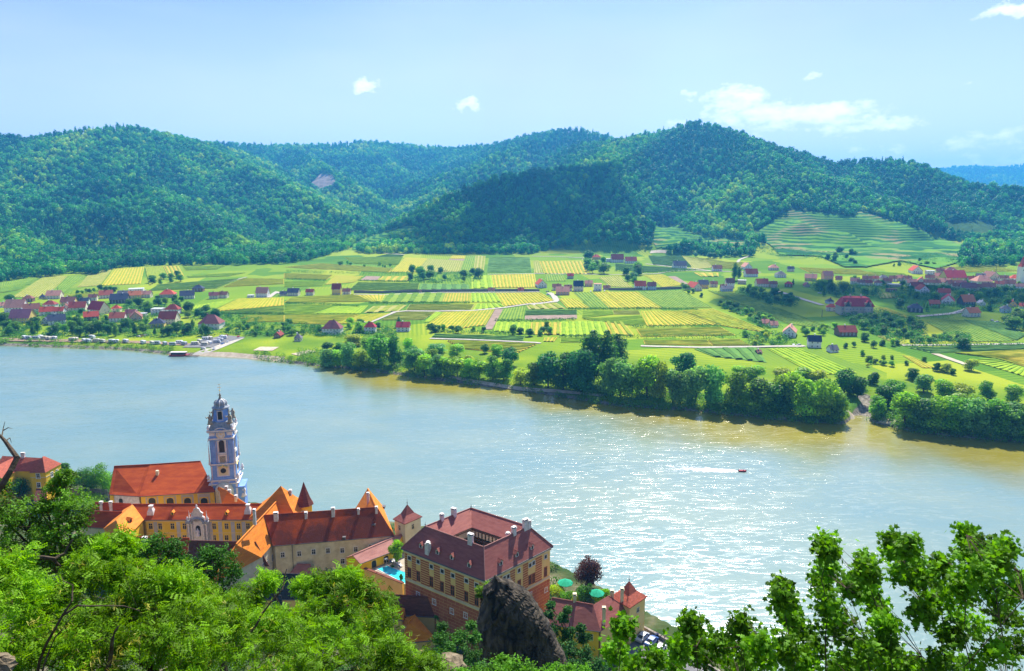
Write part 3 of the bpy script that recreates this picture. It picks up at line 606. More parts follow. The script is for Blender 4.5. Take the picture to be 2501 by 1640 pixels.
# terraces on the slopes: stepped walls and vine rows, drawn by height bands
tmn, t, b = newmat('terrace_vines'); nd = t.nodes; L = t.links
tcn = nd.new('ShaderNodeTexCoord'); sx = nd.new('ShaderNodeSeparateXYZ'); L.new(tcn.outputs['Object'], sx.inputs[0])
zz = wmath('ADD', sx.outputs['Z'], wmath('MULTIPLY', noise(.012, 3), 14)); wv = wmath('SINE', wmath('MULTIPLY', zz, 2*math.pi/5.4), 0)
wv = wmath('ADD', wv, wmath('MULTIPLY', wmath('SUBTRACT', noise(.06, 5), .5), 2.2))
c1_ = ramp(noise(.018, 4), [(.35, (.012, .09, .02)), (.55, (.03, .14, .018)), (.68, (.07, .18, .025))]); c2_ = ramp(noise(.01, 3), [(.4, (.09, .25, .02)), (.55, (.13, .28, .025)), (.66, (.26, .22, .10))])
L.new(mixc_(mrange(wv, -.3, .5), c1_, c2_), b.inputs['Base Color']); b.inputs['Roughness'].default_value = .95; b.inputs['Specular IOR Level'].default_value = .05
def drape(name, poly, mat, lift=.8, n=44, stepz=0):
    xs_ = [p[0] for p in poly]; ys_ = [p[1] for p in poly]
    W_ = GR(xs_, ys_); x0, x1, y0, y1 = W_[:, 0].min(), W_[:, 0].max(), W_[:, 1].min(), W_[:, 1].max()
    gx, gy = np.meshgrid(np.linspace(x0, x1, n), np.linspace(y0, y1, n)); fx, fy = gx.ravel(), gy.ravel(); z_ = T(fx, fy)
    px_, py_ = proj(fx, fy, z_)
    wp = [(p[0], p[1]) for p in W_]
    ins = inpoly(px_, py_, poly)
    if stepz: z_ = z_+stepz*(np.abs(((z_/4.6) % 1)-.5)-.25)
    i_ = (np.arange(n-1)[:, None]*n+np.arange(n-1)[None]).ravel(); F = np.stack([i_, i_+1, i_+n+1, i_+n], 1)
    F = F[ins[F].all(1)]
    if not len(F): return
    u, inv = np.unique(F, return_inverse=True); V = np.stack([fx[u], fy[u], z_[u]+lift], 1)
    return tag(link(npmesh(name, V, inv.reshape(F.shape)), name, None, [mat]), None, None, None, 'structure')
drape('terraced_hillside', HOLES['terr_right'], tmn, 2.2, 120); drape('terraced_hillside', HOLES['terr_mid'], tmn, 1.5, 80); drape('terraced_hillside', HOLES['terr_left'], tmn, 1.5, 80)
M['scar'] = nmat('landslip', (.16, .13, .11), (.36, .29, .26), .05, .95, .05, .5)
drape('bare_slope', HOLES['slip'], M['scar'], 2, 60)
# lanes
M['lane'] = nmat('gravel_lane', (.38, .35, .29), (.50, .47, .40), .4, .95, .1)
M['tar'] = nmat('asphalt', (.13, .13, .135), (.20, .20, .20), .5, .9, .2)
def strip(name, pts, w_, mat, lift=.55):
    W_ = GR([p[0] for p in pts], [p[1] for p in pts]); out = []
    for a, b_ in zip(W_[:-1], W_[1:]):
        k = max(2, int(np.linalg.norm(b_-a)/12))
        for j in range(k): out.append(lerp(a, b_, j/k))
    out.append(W_[-1]); out = np.array(out); tn = np.gradient(out[:, :2], axis=0); tn /= np.linalg.norm(tn, axis=1)[:, None]+1e-9
    s_ = np.stack([-tn[:, 1], tn[:, 0]], 1)*w_/2; l = out[:, :2]+s_; r = out[:, :2]-s_
    V = np.concatenate([np.c_[l, T(l[:, 0], l[:, 1])+lift], np.c_[r, T(r[:, 0], r[:, 1])+lift]]); n = len(out); i_ = np.arange(n-1)
    return tag(link(npmesh(name, V, np.stack([i_+n, i_+n+1, i_+1, i_], 1)), name, None, [mat]), None, None, None, 'structure')
for cf, pts_, w_ in (
 (c5, [(600, 640), (700, 638), (900, 555), (985, 547), (1230, 549), (1540, 544), (1800, 520), (2000, 490), (2240, 470), (2200, 400)], 5), (c6, [(0, 495), (120, 478), (205, 462), (190, 430), (140, 395)], 6),
 (c5, [(1190, 776), (1500, 785), (2060, 810), (2110, 815)], 4), (c6, [(900, 838), (1400, 850), (1850, 845), (2200, 838)], 5), (c5, [(560, 0), (640, 40), (760, 62), (820, 68), (980, 78)], 6), (c5, [(1670, 242), (2060, 236), (2320, 240)], 4),
 (c6, [(0, 92), (230, 95), (430, 105), (500, 115)], 5), (c6, [(420, 240), (700, 245), (1050, 235), (1150, 215), (1340, 210), (1500, 215)], 4), (c6, [(940, 155), (1150, 178), (1340, 195), (1500, 215), (1900, 225)], 5), (c6, [(1700, 150), (1720, 120), (1800, 90), (1820, 50), (1810, 20)], 5),
 (c7, [(0, 445), (200, 510), (430, 580)], 6), (c7, [(1200, 970), (1500, 968), (2380, 955)], 4), (c7, [(1350, 690), (1600, 670), (1720, 655), (1830, 620), (1860, 600)], 7), (c7, [(0, 980), (200, 980), (260, 975)], 5), (c4, [(1800, 165), (1950, 120), (2050, 95)], 3), (c4, [(2230, 265), (2300, 215), (2330, 230)], 6),
 (c5, [(560, 408), (800, 412), (1300, 392), (2100, 388)], 4)): strip('lane', [cf(*p) for p in pts_], w_, M['lane'])
strip('ferry_road', [c4(*p) for p in [(1990, 600), (1900, 640), (1780, 690), (1650, 735), (1530, 775)]], 9, M['lane'], .3)
strip('car_park', [c4(*p) for p in [(1950, 585), (1850, 610), (1700, 650), (1640, 680)]], 26, M['tar'], .35)
strip('riverside_road', [c4(*p) for p in [(0, 612), (400, 618), (900, 630), (1240, 636), (1640, 660)]], 9, M['dirt'], .35)
M['sand'] = nmat('sand', (.42, .34, .24), (.58, .50, .38), .3, .95, .05)
strip('beach', [c4(*p) for p in [(1600, 752), (1750, 738), (1900, 742), (2050, 758), (2350, 782)]], 6, M['sand'], .6)
strip('volleyball_court', [c4(*p) for p in [(2130, 690), (2290, 692)]], 14, M['sand'], .4)
k2 = lambda x, y: (1400+x/2.162, 780+y/2.162)
k1 = lambda x, y: (700+x/2.975, 780+y/2.975)
strip('gravel_bar', [k2(1455, 512), (k2(1510, 520)), k2(1560, 524)], 9, M['sand'], .5); strip('gravel_bar', [k2(1625, 530), k2(1700, 545)], 5, M['sand'], .5)
strip('gravel_shore', [k1(1180, 420), k1(1300, 445), k1(1500, 480), k1(1700, 510), k1(1950, 525), k1(2300, 560)], 3, M['sand'], .5)
strip('bare_patch', [k1(60, 262), k1(190, 232)], 10, M['sand'], .4)
# ---------------------------------------------------------------- registry for labels: look + place (+ rank where several look alike)
ORDW = ['', 'first', 'second', 'third', 'fourth', 'fifth', 'sixth', 'seventh', 'eighth', 'ninth', 'tenth', 'eleventh', 'twelfth', 'thirteenth', 'fourteenth', 'fifteenth', 'sixteenth', 'seventeenth', 'eighteenth', 'nineteenth', 'twentieth']
TEN = {2: 'twenty', 3: 'thirty', 4: 'forty', 5: 'fifty'}
def ordw(n):
    if n <= 20: return ORDW[n]
    return TEN[n//10]+('-'+ORDW[n % 10] if n % 10 else 'th').replace('y-', 'y-') if n % 10 else TEN[n//10][:-1]+'ieth'
REG = []
def reg(o, look, place, px): REG.append((o, look, place, px)); return o
def finish_labels():
    d = {}
    for o, l, p_, px in REG: d.setdefault((l, p_), []).append((px, o))
    for (l, p_), q in d.items():
        q.sort(key=lambda a: a[0]); n = len(q)
        for k, (px, o) in enumerate(q):
            if n == 1: o['label'] = l+' '+p_
            elif n == 2: o['label'] = ('left of two: ' if k == 0 else 'right of two: ')+l+' '+p_
            elif k == 0: o['label'] = 'leftmost '+l+' '+p_
            elif k == n-1: o['label'] = 'rightmost '+l+' '+p_
            else: o['label'] = ordw(k+1)+' '+l+' from left '+p_
# ---------------------------------------------------------------- trees
LEAFC = {'dark green': (.06, .20, .018), 'bright green': (.24, .50, .008), 'silvery green': (.17, .40, .09), 'yellow-green': (.34, .50, .012), 'blue-green': (.05, .23, .06), 'mid green': (.13, .35, .014), 'olive': (.15, .32, .018), 'brownish': (.20, .16, .05), 'purple-leaved': (.075, .03, .035), 'pink-leaved': (.3, .10, .09)}
TT = {}
def tree_template(kind, seed, H, R, nleaf, leaf, key):
    rng = np.random.default_rng(seed)
    bl = blobs_for({'willow': 'round'}.get(kind, kind), rng, H, R)
    V, F, ti = leafcloud(rng, bl, nleaf, leaf, tilt=.8, up=.2, shell=(.55, 1.05) if kind != 'cone' else (.4, 1.1))
    V[:, 2] = np.maximum(V[:, 2], .05*H if kind == 'bush' else .1*H)
    me = npmesh('crown', V, F, attrs={'tint': ('FACE', ti)}); me.materials.append(M['leaf'])
    mb = MB(); th = H*(.75 if kind in ('cone', 'tall') else .55); r = H*.022
    mb.tube([(0, 0, -.6), (0, 0, H*.02), (rng.normal()*R*.05, rng.normal()*R*.05, th*.5), (rng.normal()*R*.08, 0, th)], [r*1.3, r, r*.75, r*.3], 7)
    if kind in ('round', 'bush', 'tall', 'full'):
        for b_ in bl[:6]:
            z0 = H*rng.uniform(.2, .4) if kind != 'bush' else H*.05
            mb.tube([(0, 0, z0), (b_[0]*.5, b_[1]*.5, (z0+b_[2])*.5), (b_[0], b_[1], b_[2])], [r*.55, r*.35, r*.12], 5)
    tm = bpy.data.meshes.new('trunk'); tm.from_pydata(mb.v, [], mb.f); tm.update(); tm.materials.append(M['bark'])
    TT[key] = (tm, me, H, R)
for i_ in range(3): tree_template('round', 200+i_, 12, 5.2, 1900, .42, 'round%d' % i_)
for i_ in range(4): tree_template('full', 250+i_, 13, 5.6, 3000, .44, 'full%d' % i_)
for i_ in range(2): tree_template('tall', 210+i_, 20, 4.6, 2600, .45, 'tall%d' % i_)
tree_template('cone', 220, 14, 3.0, 1300, .42, 'cone0')
for i_ in range(2): tree_template('bush', 230+i_, 4, 2.6, 700, .28, 'bush%d' % i_)
rt = random.Random(5)
TREE_PIX = []
def tree(kind, loc, h, wd, colr, place, group, look=None, cat=None, px=None, name=None):
    ks = [k for k in TT if k.startswith(kind)]; tm, cm, H, R = TT[rt.choice(ks)]
    nm = name or {'round': 'broadleaf_tree', 'full': 'riverbank_tree', 'tall': 'poplar_tree', 'cone': 'conifer_tree', 'bush': 'shrub'}[kind]
    if nm == 'riverbank_tree' and colr == 'silvery green': nm = 'willow_tree'
    if nm == 'broadleaf_tree' and h < 6.5: nm = 'small_tree'  # any small broadleaf takes this name, in gardens and hedgerows too
    r = thing(nm, None, cat or ('shrub' if kind == 'bush' else 'tree'), loc, group, rt.uniform(0, 6.28)); r.scale = (wd/(2*R), wd/(2*R), h/H)
    t_ = link(tm, 'trunk', r); c_ = link(cm, 'crown', r); b_ = LEAFC[colr]; j = rt.uniform(.82, 1.2); jj = rt.uniform(.85, 1.2)
    c_.color = (b_[0]*j*jj, b_[1]*j, b_[2]*j, 1)
    reg(r, look or (colr+' '+{'round': 'round-crowned tree', 'full': 'leafy tree', 'tall': 'tall tree', 'cone': 'pointed conifer', 'bush': 'shrub'}[kind]), place, proj(*loc)[0] if px is None else px)
    return r
def tree_px(kind, px, py, hpx, wpx, colr, place, group, dh=0, **k):
    g_ = G(px, py); s = math.hypot(g_[1], CH)/FPX
    g_[2] = max(g_[2]-dh, .1); wpx *= rt.uniform(.9, 1.1)
    TREE_PIX.append((px, py, hpx)); return tree(kind, tuple(g_), hpx*s, wpx*s, colr, place, group, **k)
# ---- belt along the far bank
S, B_, Y_, D_, U_, O_, W_n, M_ = 'silvery green', 'bright green', 'yellow-green', 'dark green', 'blue-green', 'olive', 'brownish', 'mid green'
belt1 = [(300, 335, 150, 130, S), (370, 330, 130, 110, B_), (460, 340, 205, 150, S), (540, 345, 150, 110, Y_), (670, 325, 250, 170, M_), (785, 320, 240, 120, D_), (480, 180, 90, 130, Y_), (890, 225, 110, 100, B_), (930, 360, 190, 130, S), (1000, 395, 170, 150, B_),
 (1080, 400, 170, 130, S), (1090, 235, 80, 130, S), (1150, 398, 150, 120, B_), (1240, 400, 150, 130, Y_), (1320, 412, 160, 120, B_), (1400, 420, 150, 130, B_), (1235, 262, 100, 110, B_), (1440, 235, 75, 60, O_), (1530, 250, 90, 90, B_), (1500, 425, 190, 120, M_), (1580, 430, 170, 110, M_),
 (1620, 330, 150, 110, U_), (1700, 465, 130, 120, Y_), (1800, 465, 190, 130, O_), (1900, 485, 280, 170, U_), (2010, 495, 290, 180, D_), (2120, 505, 330, 190, U_), (300, 210, 60, 80, D_), (380, 210, 60, 80, M_), (600, 220, 110, 120, B_), (1330, 330, 90, 100, Y_), (1060, 300, 110, 100, B_), (700, 200, 100, 110, B_)]
belt2 = [(90, 350, 320, 120, D_, 'tall'), (165, 340, 310, 110, D_, 'tall'), (235, 270, 220, 80, D_, 'tall'), (40, 380, 250, 150, U_), (180, 395, 225, 120, S), (250, 405, 225, 120, S), (310, 405, 190, 110, M_), (390, 405, 250, 165, B_), (455, 415, 230, 110, Y_), (525, 430, 195, 130, S), (640, 445, 225, 140, S),
 (740, 450, 240, 140, S), (845, 460, 215, 130, W_n), (910, 465, 110, 80, B_), (570, 320, 170, 130, U_), (1000, 475, 190, 140, O_), (1080, 485, 170, 140, D_), (1130, 470, 220, 130, B_), (1230, 505, 225, 150, B_), (1320, 515, 240, 150, B_), (1395, 520, 160, 110, M_), (1430, 390, 150, 110, D_), (1500, 400, 120, 90, D_),
 (1580, 335, 70, 60, D_), (1605, 500, 115, 90, B_), (1640, 470, 145, 120, D_), (1755, 560, 205, 140, B_), (1840, 565, 180, 130, S), (1920, 580, 200, 140, B_), (2010, 592, 210, 140, M_), (2095, 598, 210, 140, S), (2160, 602, 185, 120, S), (2230, 605, 210, 140, M_), (2305, 612, 200, 130, S), (2375, 612, 180, 130, M_),
 (1700, 400, 100, 120, B_), (1790, 310, 70, 62, D_), (1850, 380, 110, 100, S), (1950, 420, 120, 110, B_), (2060, 430, 110, 110, Y_), (2180, 410, 100, 100, M_), (2320, 430, 100, 110, B_), (2100, 262, 66, 66, Y_), (1915, 265, 50, 36, D_), (1960, 270, 52, 56, Y_), (2005, 285, 38, 32, D_), (2055, 152, 72, 72, D_),
 (1100, 330, 90, 130, Y_), (960, 310, 80, 110, B_), (1200, 330, 90, 120, B_), (1290, 340, 90, 110, Y_), (880, 300, 70, 90, B_), (1640, 235, 28, 32, M_), (1560, 215, 36, 40, O_), (1850, 215, 30, 30, M_), (2360, 560, 90, 80, W_n), (2130, 480, 100, 110, B_), (2010, 480, 110, 120, B_)]
for lst, kf in ((belt1, k1), (belt2, k2)):
    sc_k = 2.975 if kf is k1 else 2.162
    for e in lst:
        px, py = kf(e[0], e[1]); kd = e[5] if len(e) > 5 else 'full'
        pl = 'in the bank wood at left centre' if px < 1420 else ('in the bank wood left of the creek mouth' if px < 2090 else 'in the bank wood right of the creek mouth')
        tree_px(kd, px, py+4, e[2]/sc_k*(.92 if kd == 'full' else .96), e[3]/sc_k*1.42, O_ if e[4] == W_n else e[4], pl, 'trees along the far river bank')
# bank undergrowth as one mass
rng = np.random.default_rng(11)
bl = []
for _ in range(1500):
    px = rng.uniform(735, 2560); fy = np.interp(px, [a for a, b in far_px], [b for a, b in far_px])
    if 2062 < px < 2125 or (1170 < px < 1420 and rng.uniform() < .75): continue
    g_ = P(px, fy-rng.uniform(1, 30), 1.5); z_ = T1(g_[0], g_[1])
    if z_ < -1.2: continue
    bl.append((g_[0], g_[1], max(z_, 0)+.6, rng.uniform(2, 4.2), rng.uniform(1.6, 3.6)))
for _ in range(260):
    px = rng.uniform(-60, 735); fy = np.interp(px, [a for a, b in far_px], [b for a, b in far_px]); g_ = P(px, fy-rng.uniform(4, 14), 2.5)
    if 425 < px < 620: continue
    bl.append((g_[0], g_[1], T1(g_[0], g_[1])+.6, rng.uniform(1.5, 3), rng.uniform(1, 2)))
V, F, ti = leafcloud(rng, bl, 80000, .46, up=.5)
M['under'] = foliage_mat('undergrowth', (.11, .28, .015), .45)
tag(link(npmesh('bank_undergrowth', V, F, attrs={'tint': ('FACE', ti)}), 'bank_undergrowth', None, [M['under']]), 'low green scrub along the far river bank', None, None, 'stuff')

# ---------------------------------------------------------------- village houses
HC = {'white': (.86, .84, .80), 'cream': (.80, .72, .55), 'yellow': (.75, .56, .16), 'salmon': (.72, .42, .28), 'pale blue': (.5, .6, .7), 'brown': (.25, .15, .10), 'dark': (.10, .09, .09), 'beige': (.55, .47, .36)}
RC = {'maroon': (.27, .045, .035), 'crimson': (.42, .035, .055), 'red': (.50, .075, .04), 'brick-red': (.40, .10, .06), 'salmon-pink': (.60, .28, .20), 'brown': (.24, .095, .07), 'navy': (.045, .055, .10), 'grey': (.17, .165, .18), 'orange': (.55, .17, .07), 'violet': (.34, .12, .16), 'pale grey': (.5, .52, .55), 'purple-brown': (.24, .08, .085)}
for k, v in HC.items(): M['wall '+k] = nmat('render_'+k, v, tuple(x*.86 for x in v), .6, .9, .1)
for k, v in RC.items(): M['roof '+k] = nmat('tiles_'+k.replace(' ', '_').replace('-', '_'), tuple(x*.75 for x in v), tuple(min(1, x*1.2) for x in v), .9, .8, .2, .3, stretch=(1, 1, 4))
M['glass'] = nmat('window_glass', (.015, .016, .018), (.035, .037, .04), 3, .35, .3)
M['white'] = nmat('white_paint', (.74, .72, .68), (.82, .80, .76), 3, .7, .2)
HW = {}
def far_window():
    if 'w' not in HW:
        mb = MB(); mb.box((0, 0, .7), (.62, .05, .72), 1); mb.box((0, -.04, .7), (.46, .04, .56), 0); mb.box((0, -.07, .7), (.04, .04, .56), 1); mb.box((0, -.07, .85), (.46, .04, .03), 1)
        me = bpy.data.meshes.new('window'); me.from_pydata(mb.v, [], mb.f); me.polygons.foreach_set('material_index', mb.m); me.materials.append(M['glass']); me.materials.append(M['white']); HW['w'] = me
    return HW['w']
def house(kind, px, py, wpx, roofc, wallc, place, group, rot=None, hk=1.0, name='house', cat='house', look=None, storeys=None, dep=None):
    g_ = G(px, py); s = math.hypot(g_[1], CH)/FPX; Wd = wpx*s
    vdir = math.atan2(-g_[0], g_[1]) if rot is None else 0
    if rot is None: rot = rt.uniform(-14, 14)
    r = thing(name, None, cat, tuple(g_+np.array([0, 0, .0])), group, vdir*.6+R_(rot))
    gable = kind == 'g'
    w2 = Wd/2*.92; d2 = (dep*Wd/2 if dep else (Wd*(.75 if gable else .33)))
    d2 = min(max(d2, 3.2), 9 if not gable else 10)
    wh = (2.7 if (storeys or (2 if Wd > 9 else 1)) == 1 else 4.6 if not storeys or storeys == 2 else 2.6*storeys)*hk
    if kind == 'f': wh *= 1.1
    rh = (min(w2, 7)*.95 if gable else min(d2, 7)*.95)*hk
    if kind == 'h': rh *= .85
    mb = MB(); ro = MB(); ov = .55; th = .28
    yo = d2*1.0                              # front wall on the measured line, body behind it
    def pt(x, y, z): return (x, y+yo, z)
    if kind == 'f':
        mb.box(pt(0, 0, wh/2-.8), (w2, d2, wh/2+.8)); ro.box(pt(0, 0, wh+.12), (w2+.25, d2+.25, .12))
    elif kind in 'rh' :
        mb.box(pt(0, 0, wh/2-.8), (w2, d2, wh/2+.8))
        if kind == 'r':
            for sx_ in (-1, 1): mb.add([pt(sx_*w2, -d2, wh), pt(sx_*w2, d2, wh), pt(sx_*w2, 0, wh+rh), pt(sx_*(w2-.3), -d2, wh), pt(sx_*(w2-.3), d2, wh), pt(sx_*(w2-.3), 0, wh+rh)], [(0, 1, 2), (3, 5, 4), (0, 2, 5, 3), (1, 4, 5, 2)])
            e = rh/d2*ov; wo_ = w2+.45
            for sy in (-1, 1): ro.slab([pt(-wo_, sy*(d2+ov), wh-e+.02), pt(wo_, sy*(d2+ov), wh-e+.02), pt(wo_, 0, wh+rh+.02), pt(-wo_, 0, wh+rh+.02)], -th if sy > 0 and False else th)
        else:
            rl = max(w2-d2*.95, w2*.12); e = rh/d2*ov; zo = wh-e
            A_ = [pt(-w2-ov, -d2-ov, zo), pt(w2+ov, -d2-ov, zo), pt(w2+ov, d2+ov, zo), pt(-w2-ov, d2+ov, zo)]; q1, q2 = pt(-rl, 0, wh+rh), pt(rl, 0, wh+rh)
            ro.add(A_+[q1, q2], [(0, 1, 5, 4), (1, 2, 5), (2, 3, 4, 5), (3, 0, 4), (3, 2, 1, 0)])
    else:
        mb.box(pt(0, 0, wh/2-.8), (w2, d2, wh/2+.8))
        for sy in (-1, 1): mb.add([pt(-w2, sy*d2, wh), pt(w2, sy*d2, wh), pt(0, sy*d2, wh+rh), pt(-w2, sy*(d2-.3), wh), pt(w2, sy*(d2-.3), wh), pt(0, sy*(d2-.3), wh+rh)], [(0, 1, 2), (3, 5, 4), (0, 2, 5, 3), (1, 4, 5, 2)])
        e = rh/w2*ov; do = d2+.5
        for sx_ in (-1, 1): ro.slab([pt(sx_*(w2+ov), -do, wh-e+.02), pt(sx_*(w2+ov), do, wh-e+.02), pt(0, do, wh+rh+.02), pt(0, -do, wh+rh+.02)], th)
    wl = mb.build('wall', M['wall '+wallc], None); wl.parent = r
    rf = ro.build('roof', M['roof '+roofc], None); rf.parent = r
    if kind != 'f':
        cb = MB(); cx_ = rt.uniform(-.5, .5)*w2*.8 if not gable else rt.uniform(.15, .4)*w2; cb.box(pt(cx_, .2 if not gable else 0, wh+rh*.8), (.45, .4, rh*.2+.9)); cb.box(pt(cx_, .2 if not gable else 0, wh+rh+.95), (.55, .5, .09))
        c_ = cb.build('chimney', M['white' if rt.random() < .6 else 'roof brown'], None); c_.parent = rf
    nwin = int(max(2, min(5, Wd/3.6))); rows = [1.0] if wh < 3.4 else [.5, wh-2.2]
    for zr in rows:
        for k in range(nwin):
            x = (k+.5)/nwin*2*w2-w2; x *= .86
            o = link(far_window(), 'window', r); o.location = (x, yo-d2-.03, zr); 
    if gable and rh > 3: o = link(far_window(), 'window', r); o.location = (0, yo-d2-.03, wh+.5)
    if Wd > 7:
        o = link(far_window(), 'window', r); o.location = (w2+.03, yo, rows[-1]); o.rotation_euler = (0, 0, math.pi/2)
    rk = {'r': 'gabled', 'g': 'gable-fronted', 'h': 'hipped', 'f': 'flat'}[kind]
    lk = look or f"{wallc} house, {rk} {roofc} roof,"
    reg(r, lk, place, px); return r
HOUSES = []
def hs(cf, sc_k, rows, place, group):
    for e in rows:
        px, py = cf(e[0], e[1]); HOUSES.append((px, py, e[2]*.9/sc_k)); house(e[3], px, py, e[2]*.9/sc_k, e[4], e[5], place, group, *(e[6:]))
GL, GM, GRt = 'houses of the left riverside village', 'houses of the hamlet amid the vineyards', 'houses of the right-hand village'
hs(c4, 3.4, [(30, 345, 70, 'r', 'salmon-pink', 'white'), (228, 300, 90, 'h', 'brown', 'brown'), (350, 275, 55, 'h', 'navy', 'cream'), (440, 275, 130, 'r', 'salmon-pink', 'cream'), (560, 330, 130, 'r', 'brown', 'yellow'), (700, 320, 80, 'r', 'navy', 'white'), (770, 290, 75, 'r', 'brown', 'cream'), (880, 270, 120, 'r', 'brick-red', 'cream'), (1015, 265, 95, 'r', 'grey', 'white'), (1130, 225, 135, 'f', 'pale grey', 'white'), (1120, 272, 110, 'r', 'orange', 'yellow'), (1210, 265, 90, 'r', 'salmon-pink', 'cream'),
 (985, 312, 160, 'r', 'navy', 'dark'), (1385, 265, 140, 'h', 'red', 'beige'), (1555, 275, 130, 'r', 'navy', 'cream'), (1640, 215, 100, 'h', 'navy', 'brown'), (1775, 275, 85, 'r', 'purple-brown', 'cream'), (1850, 268, 80, 'r', 'brown', 'cream'), (2080, 265, 60, 'f', 'pale grey', 'white'), (2172, 262, 115, 'r', 'salmon-pink', 'white', 0, 1.3), (2355, 250, 60, 'r', 'navy', 'cream')], 'in upper row of left village', GL)
hs(c4, 3.4, [(115, 385, 175, 'r', 'salmon-pink', 'white', 8, 1.2), (265, 390, 140, 'r', 'brown', 'cream'), (405, 352, 115, 'h', 'maroon', 'white'), (640, 378, 150, 'r', 'maroon', 'cream'), (385, 412, 120, 'r', 'red', 'white'), (480, 408, 100, 'r', 'red', 'white'), (545, 382, 80, 'g', 'brown', 'cream'), (780, 405, 165, 'r', 'crimson', 'cream', -20, 1.3), (960, 385, 80, 'h', 'red', 'cream'), (1300, 405, 110, 'f', 'pale grey', 'white', 0, 1.2), (1425, 402, 130, 'h', 'maroon', 'white', 5, 1.2), (1080, 425, 90, 'r', 'purple-brown', 'beige')], 'in middle row of left village', GL)
hs(c4, 3.4, [(160, 475, 190, 'r', 'violet', 'yellow', 5, 1.2), (372, 482, 75, 'g', 'navy', 'white'), (475, 488, 150, 'r', 'navy', 'white'), (760, 455, 130, 'r', 'red', 'brown'), (970, 467, 140, 'r', 'brick-red', 'white'), (1130, 462, 110, 'g', 'brown', 'salmon'), (1175, 420, 70, 'f', 'pale grey', 'white'), (1385, 482, 170, 'r', 'maroon', 'cream', 0, 1.15), (1300, 515, 140, 'h', 'navy', 'yellow'), (1735, 528, 210, 'h', 'purple-brown', 'white', 0, 1.3), (2300, 600, 65, 'g', 'maroon', 'brown')], 'in riverside row of left village', GL)
hs(c5, 3.4, [(50, 420, 110, 'r', 'navy', 'cream', 0), (190, 415, 75, 'r', 'maroon', 'cream', 0), (412, 410, 85, 'r', 'maroon', 'yellow', 0, 1.7), (495, 410, 75, 'r', 'brown', 'cream', 0), (1700, 387, 65, 'r', 'brown', 'cream', 0, .9), (1945, 387, 58, 'r', 'maroon', 'cream', 0, .9), (1107, 392, 25, 'g', 'brown', 'cream', 0, .6)], 'at long stone wall in vineyards', GM)
hs(c5, 3.4, [(370, 742, 185, 'h', 'purple-brown', 'white', 0, 1.3), (690, 728, 110, 'h', 'crimson', 'white', 0, 1.3), (965, 716, 130, 'r', 'crimson', 'white', 0), (90, 797, 65, 'h', 'grey', 'cream', 0, 1.2)], 'behind bank wood, left centre', GM)
hs(c6, 3.4, [(535, 117, 80, 'h', 'red', 'yellow', 0), (710, 142, 120, 'r', 'maroon', 'white', 0, 1.25), (822, 150, 110, 'r', 'maroon', 'white', 0), (640, 137, 60, 'f', 'pale grey', 'white', 0), (1230, 190, 130, 'r', 'navy', 'white', 0)], 'below the dark wooded hill', GM)
hs(c6, 3.4, [(85, 352, 90, 'g', 'red', 'white', 10), (205, 375, 85, 'r', 'brown', 'cream', 0), (300, 380, 75, 'r', 'brown', 'cream', 0), (255, 413, 130, 'r', 'salmon-pink', 'salmon', 0), (385, 380, 95, 'r', 'navy', 'cream', 0, 1.5), (470, 342, 75, 'r', 'salmon-pink', 'salmon', 0), (545, 377, 75, 'f', 'salmon-pink', 'white', 0, 1.7), (620, 370, 65, 'r', 'brown', 'beige', 0), (318, 277, 60, 'r', 'crimson', 'beige', 0), (900, 370, 110, 'r', 'red', 'white', 0, 1.2), (995, 370, 82, 'r', 'purple-brown', 'pale blue', 0, 1.2)], 'in the hamlet at centre right', GM)
GR1 = 'at left end of right-hand village'
hs(c6, 3.4, [(1540, 215, 90, 'r', 'brown', 'white', 0), (1795, 202, 75, 'g', 'salmon-pink', 'white', 0), (1825, 262, 120, 'r', 'maroon', 'white', 0, 1.1), (2010, 207, 90, 'h', 'salmon-pink', 'cream'), (2070, 267, 95, 'h', 'grey', 'white'), (2150, 217, 60, 'r', 'navy', 'cream')], 'in upper hamlet left of right-hand village', GRt)
hs(c6, 3.4, [(1375, 377, 95, 'g', 'red', 'cream', 15), (1425, 357, 95, 'r', 'grey', 'yellow', 0, 1.2), (1510, 347, 70, 'r', 'brown', 'cream'), (1645, 352, 80, 'r', 'brown', 'white', 0, 1.5), (1590, 362, 60, 'r', 'brown', 'pale blue'), (1620, 382, 110, 'r', 'grey', 'pale blue', 0, .7), (1740, 322, 80, 'f', 'pale grey', 'beige'), (1915, 347, 115, 'r', 'brick-red', 'cream', 0, 1.1), (2005, 347, 70, 'r', 'brown', 'beige'), (2310, 297, 110, 'r', 'salmon-pink', 'yellow'), (2125, 347, 70, 'h', 'crimson', 'brown'), (2285, 347, 50, 'g', 'purple-brown', 'beige')], 'in lower hamlet left of right-hand village', GRt)
hs(c6, 3.4, [(1940, 665, 70, 'r', 'salmon-pink', 'beige'), (2010, 682, 75, 'r', 'salmon-pink', 'white'), (2130, 762, 120, 'g', 'salmon-pink', 'white', -25), (2345, 850, 120, 'r', 'navy', 'white', -12, 1.25), (1890, 907, 40, 'r', 'brown', 'brown', 0, .6)], 'by lane below long green slope', 'houses below the right-hand village')
hs(c7, 3.96, [(550, 1037, 95, 'r', 'grey', 'white', 10), (680, 880, 205, 'r', 'maroon', 'brown', 0, .9), (520, 637, 110, 'h', 'red', 'cream'), (510, 562, 80, 'h', 'navy', 'pale blue')], 'near crimson-roofed mansion', 'houses below the right-hand village')
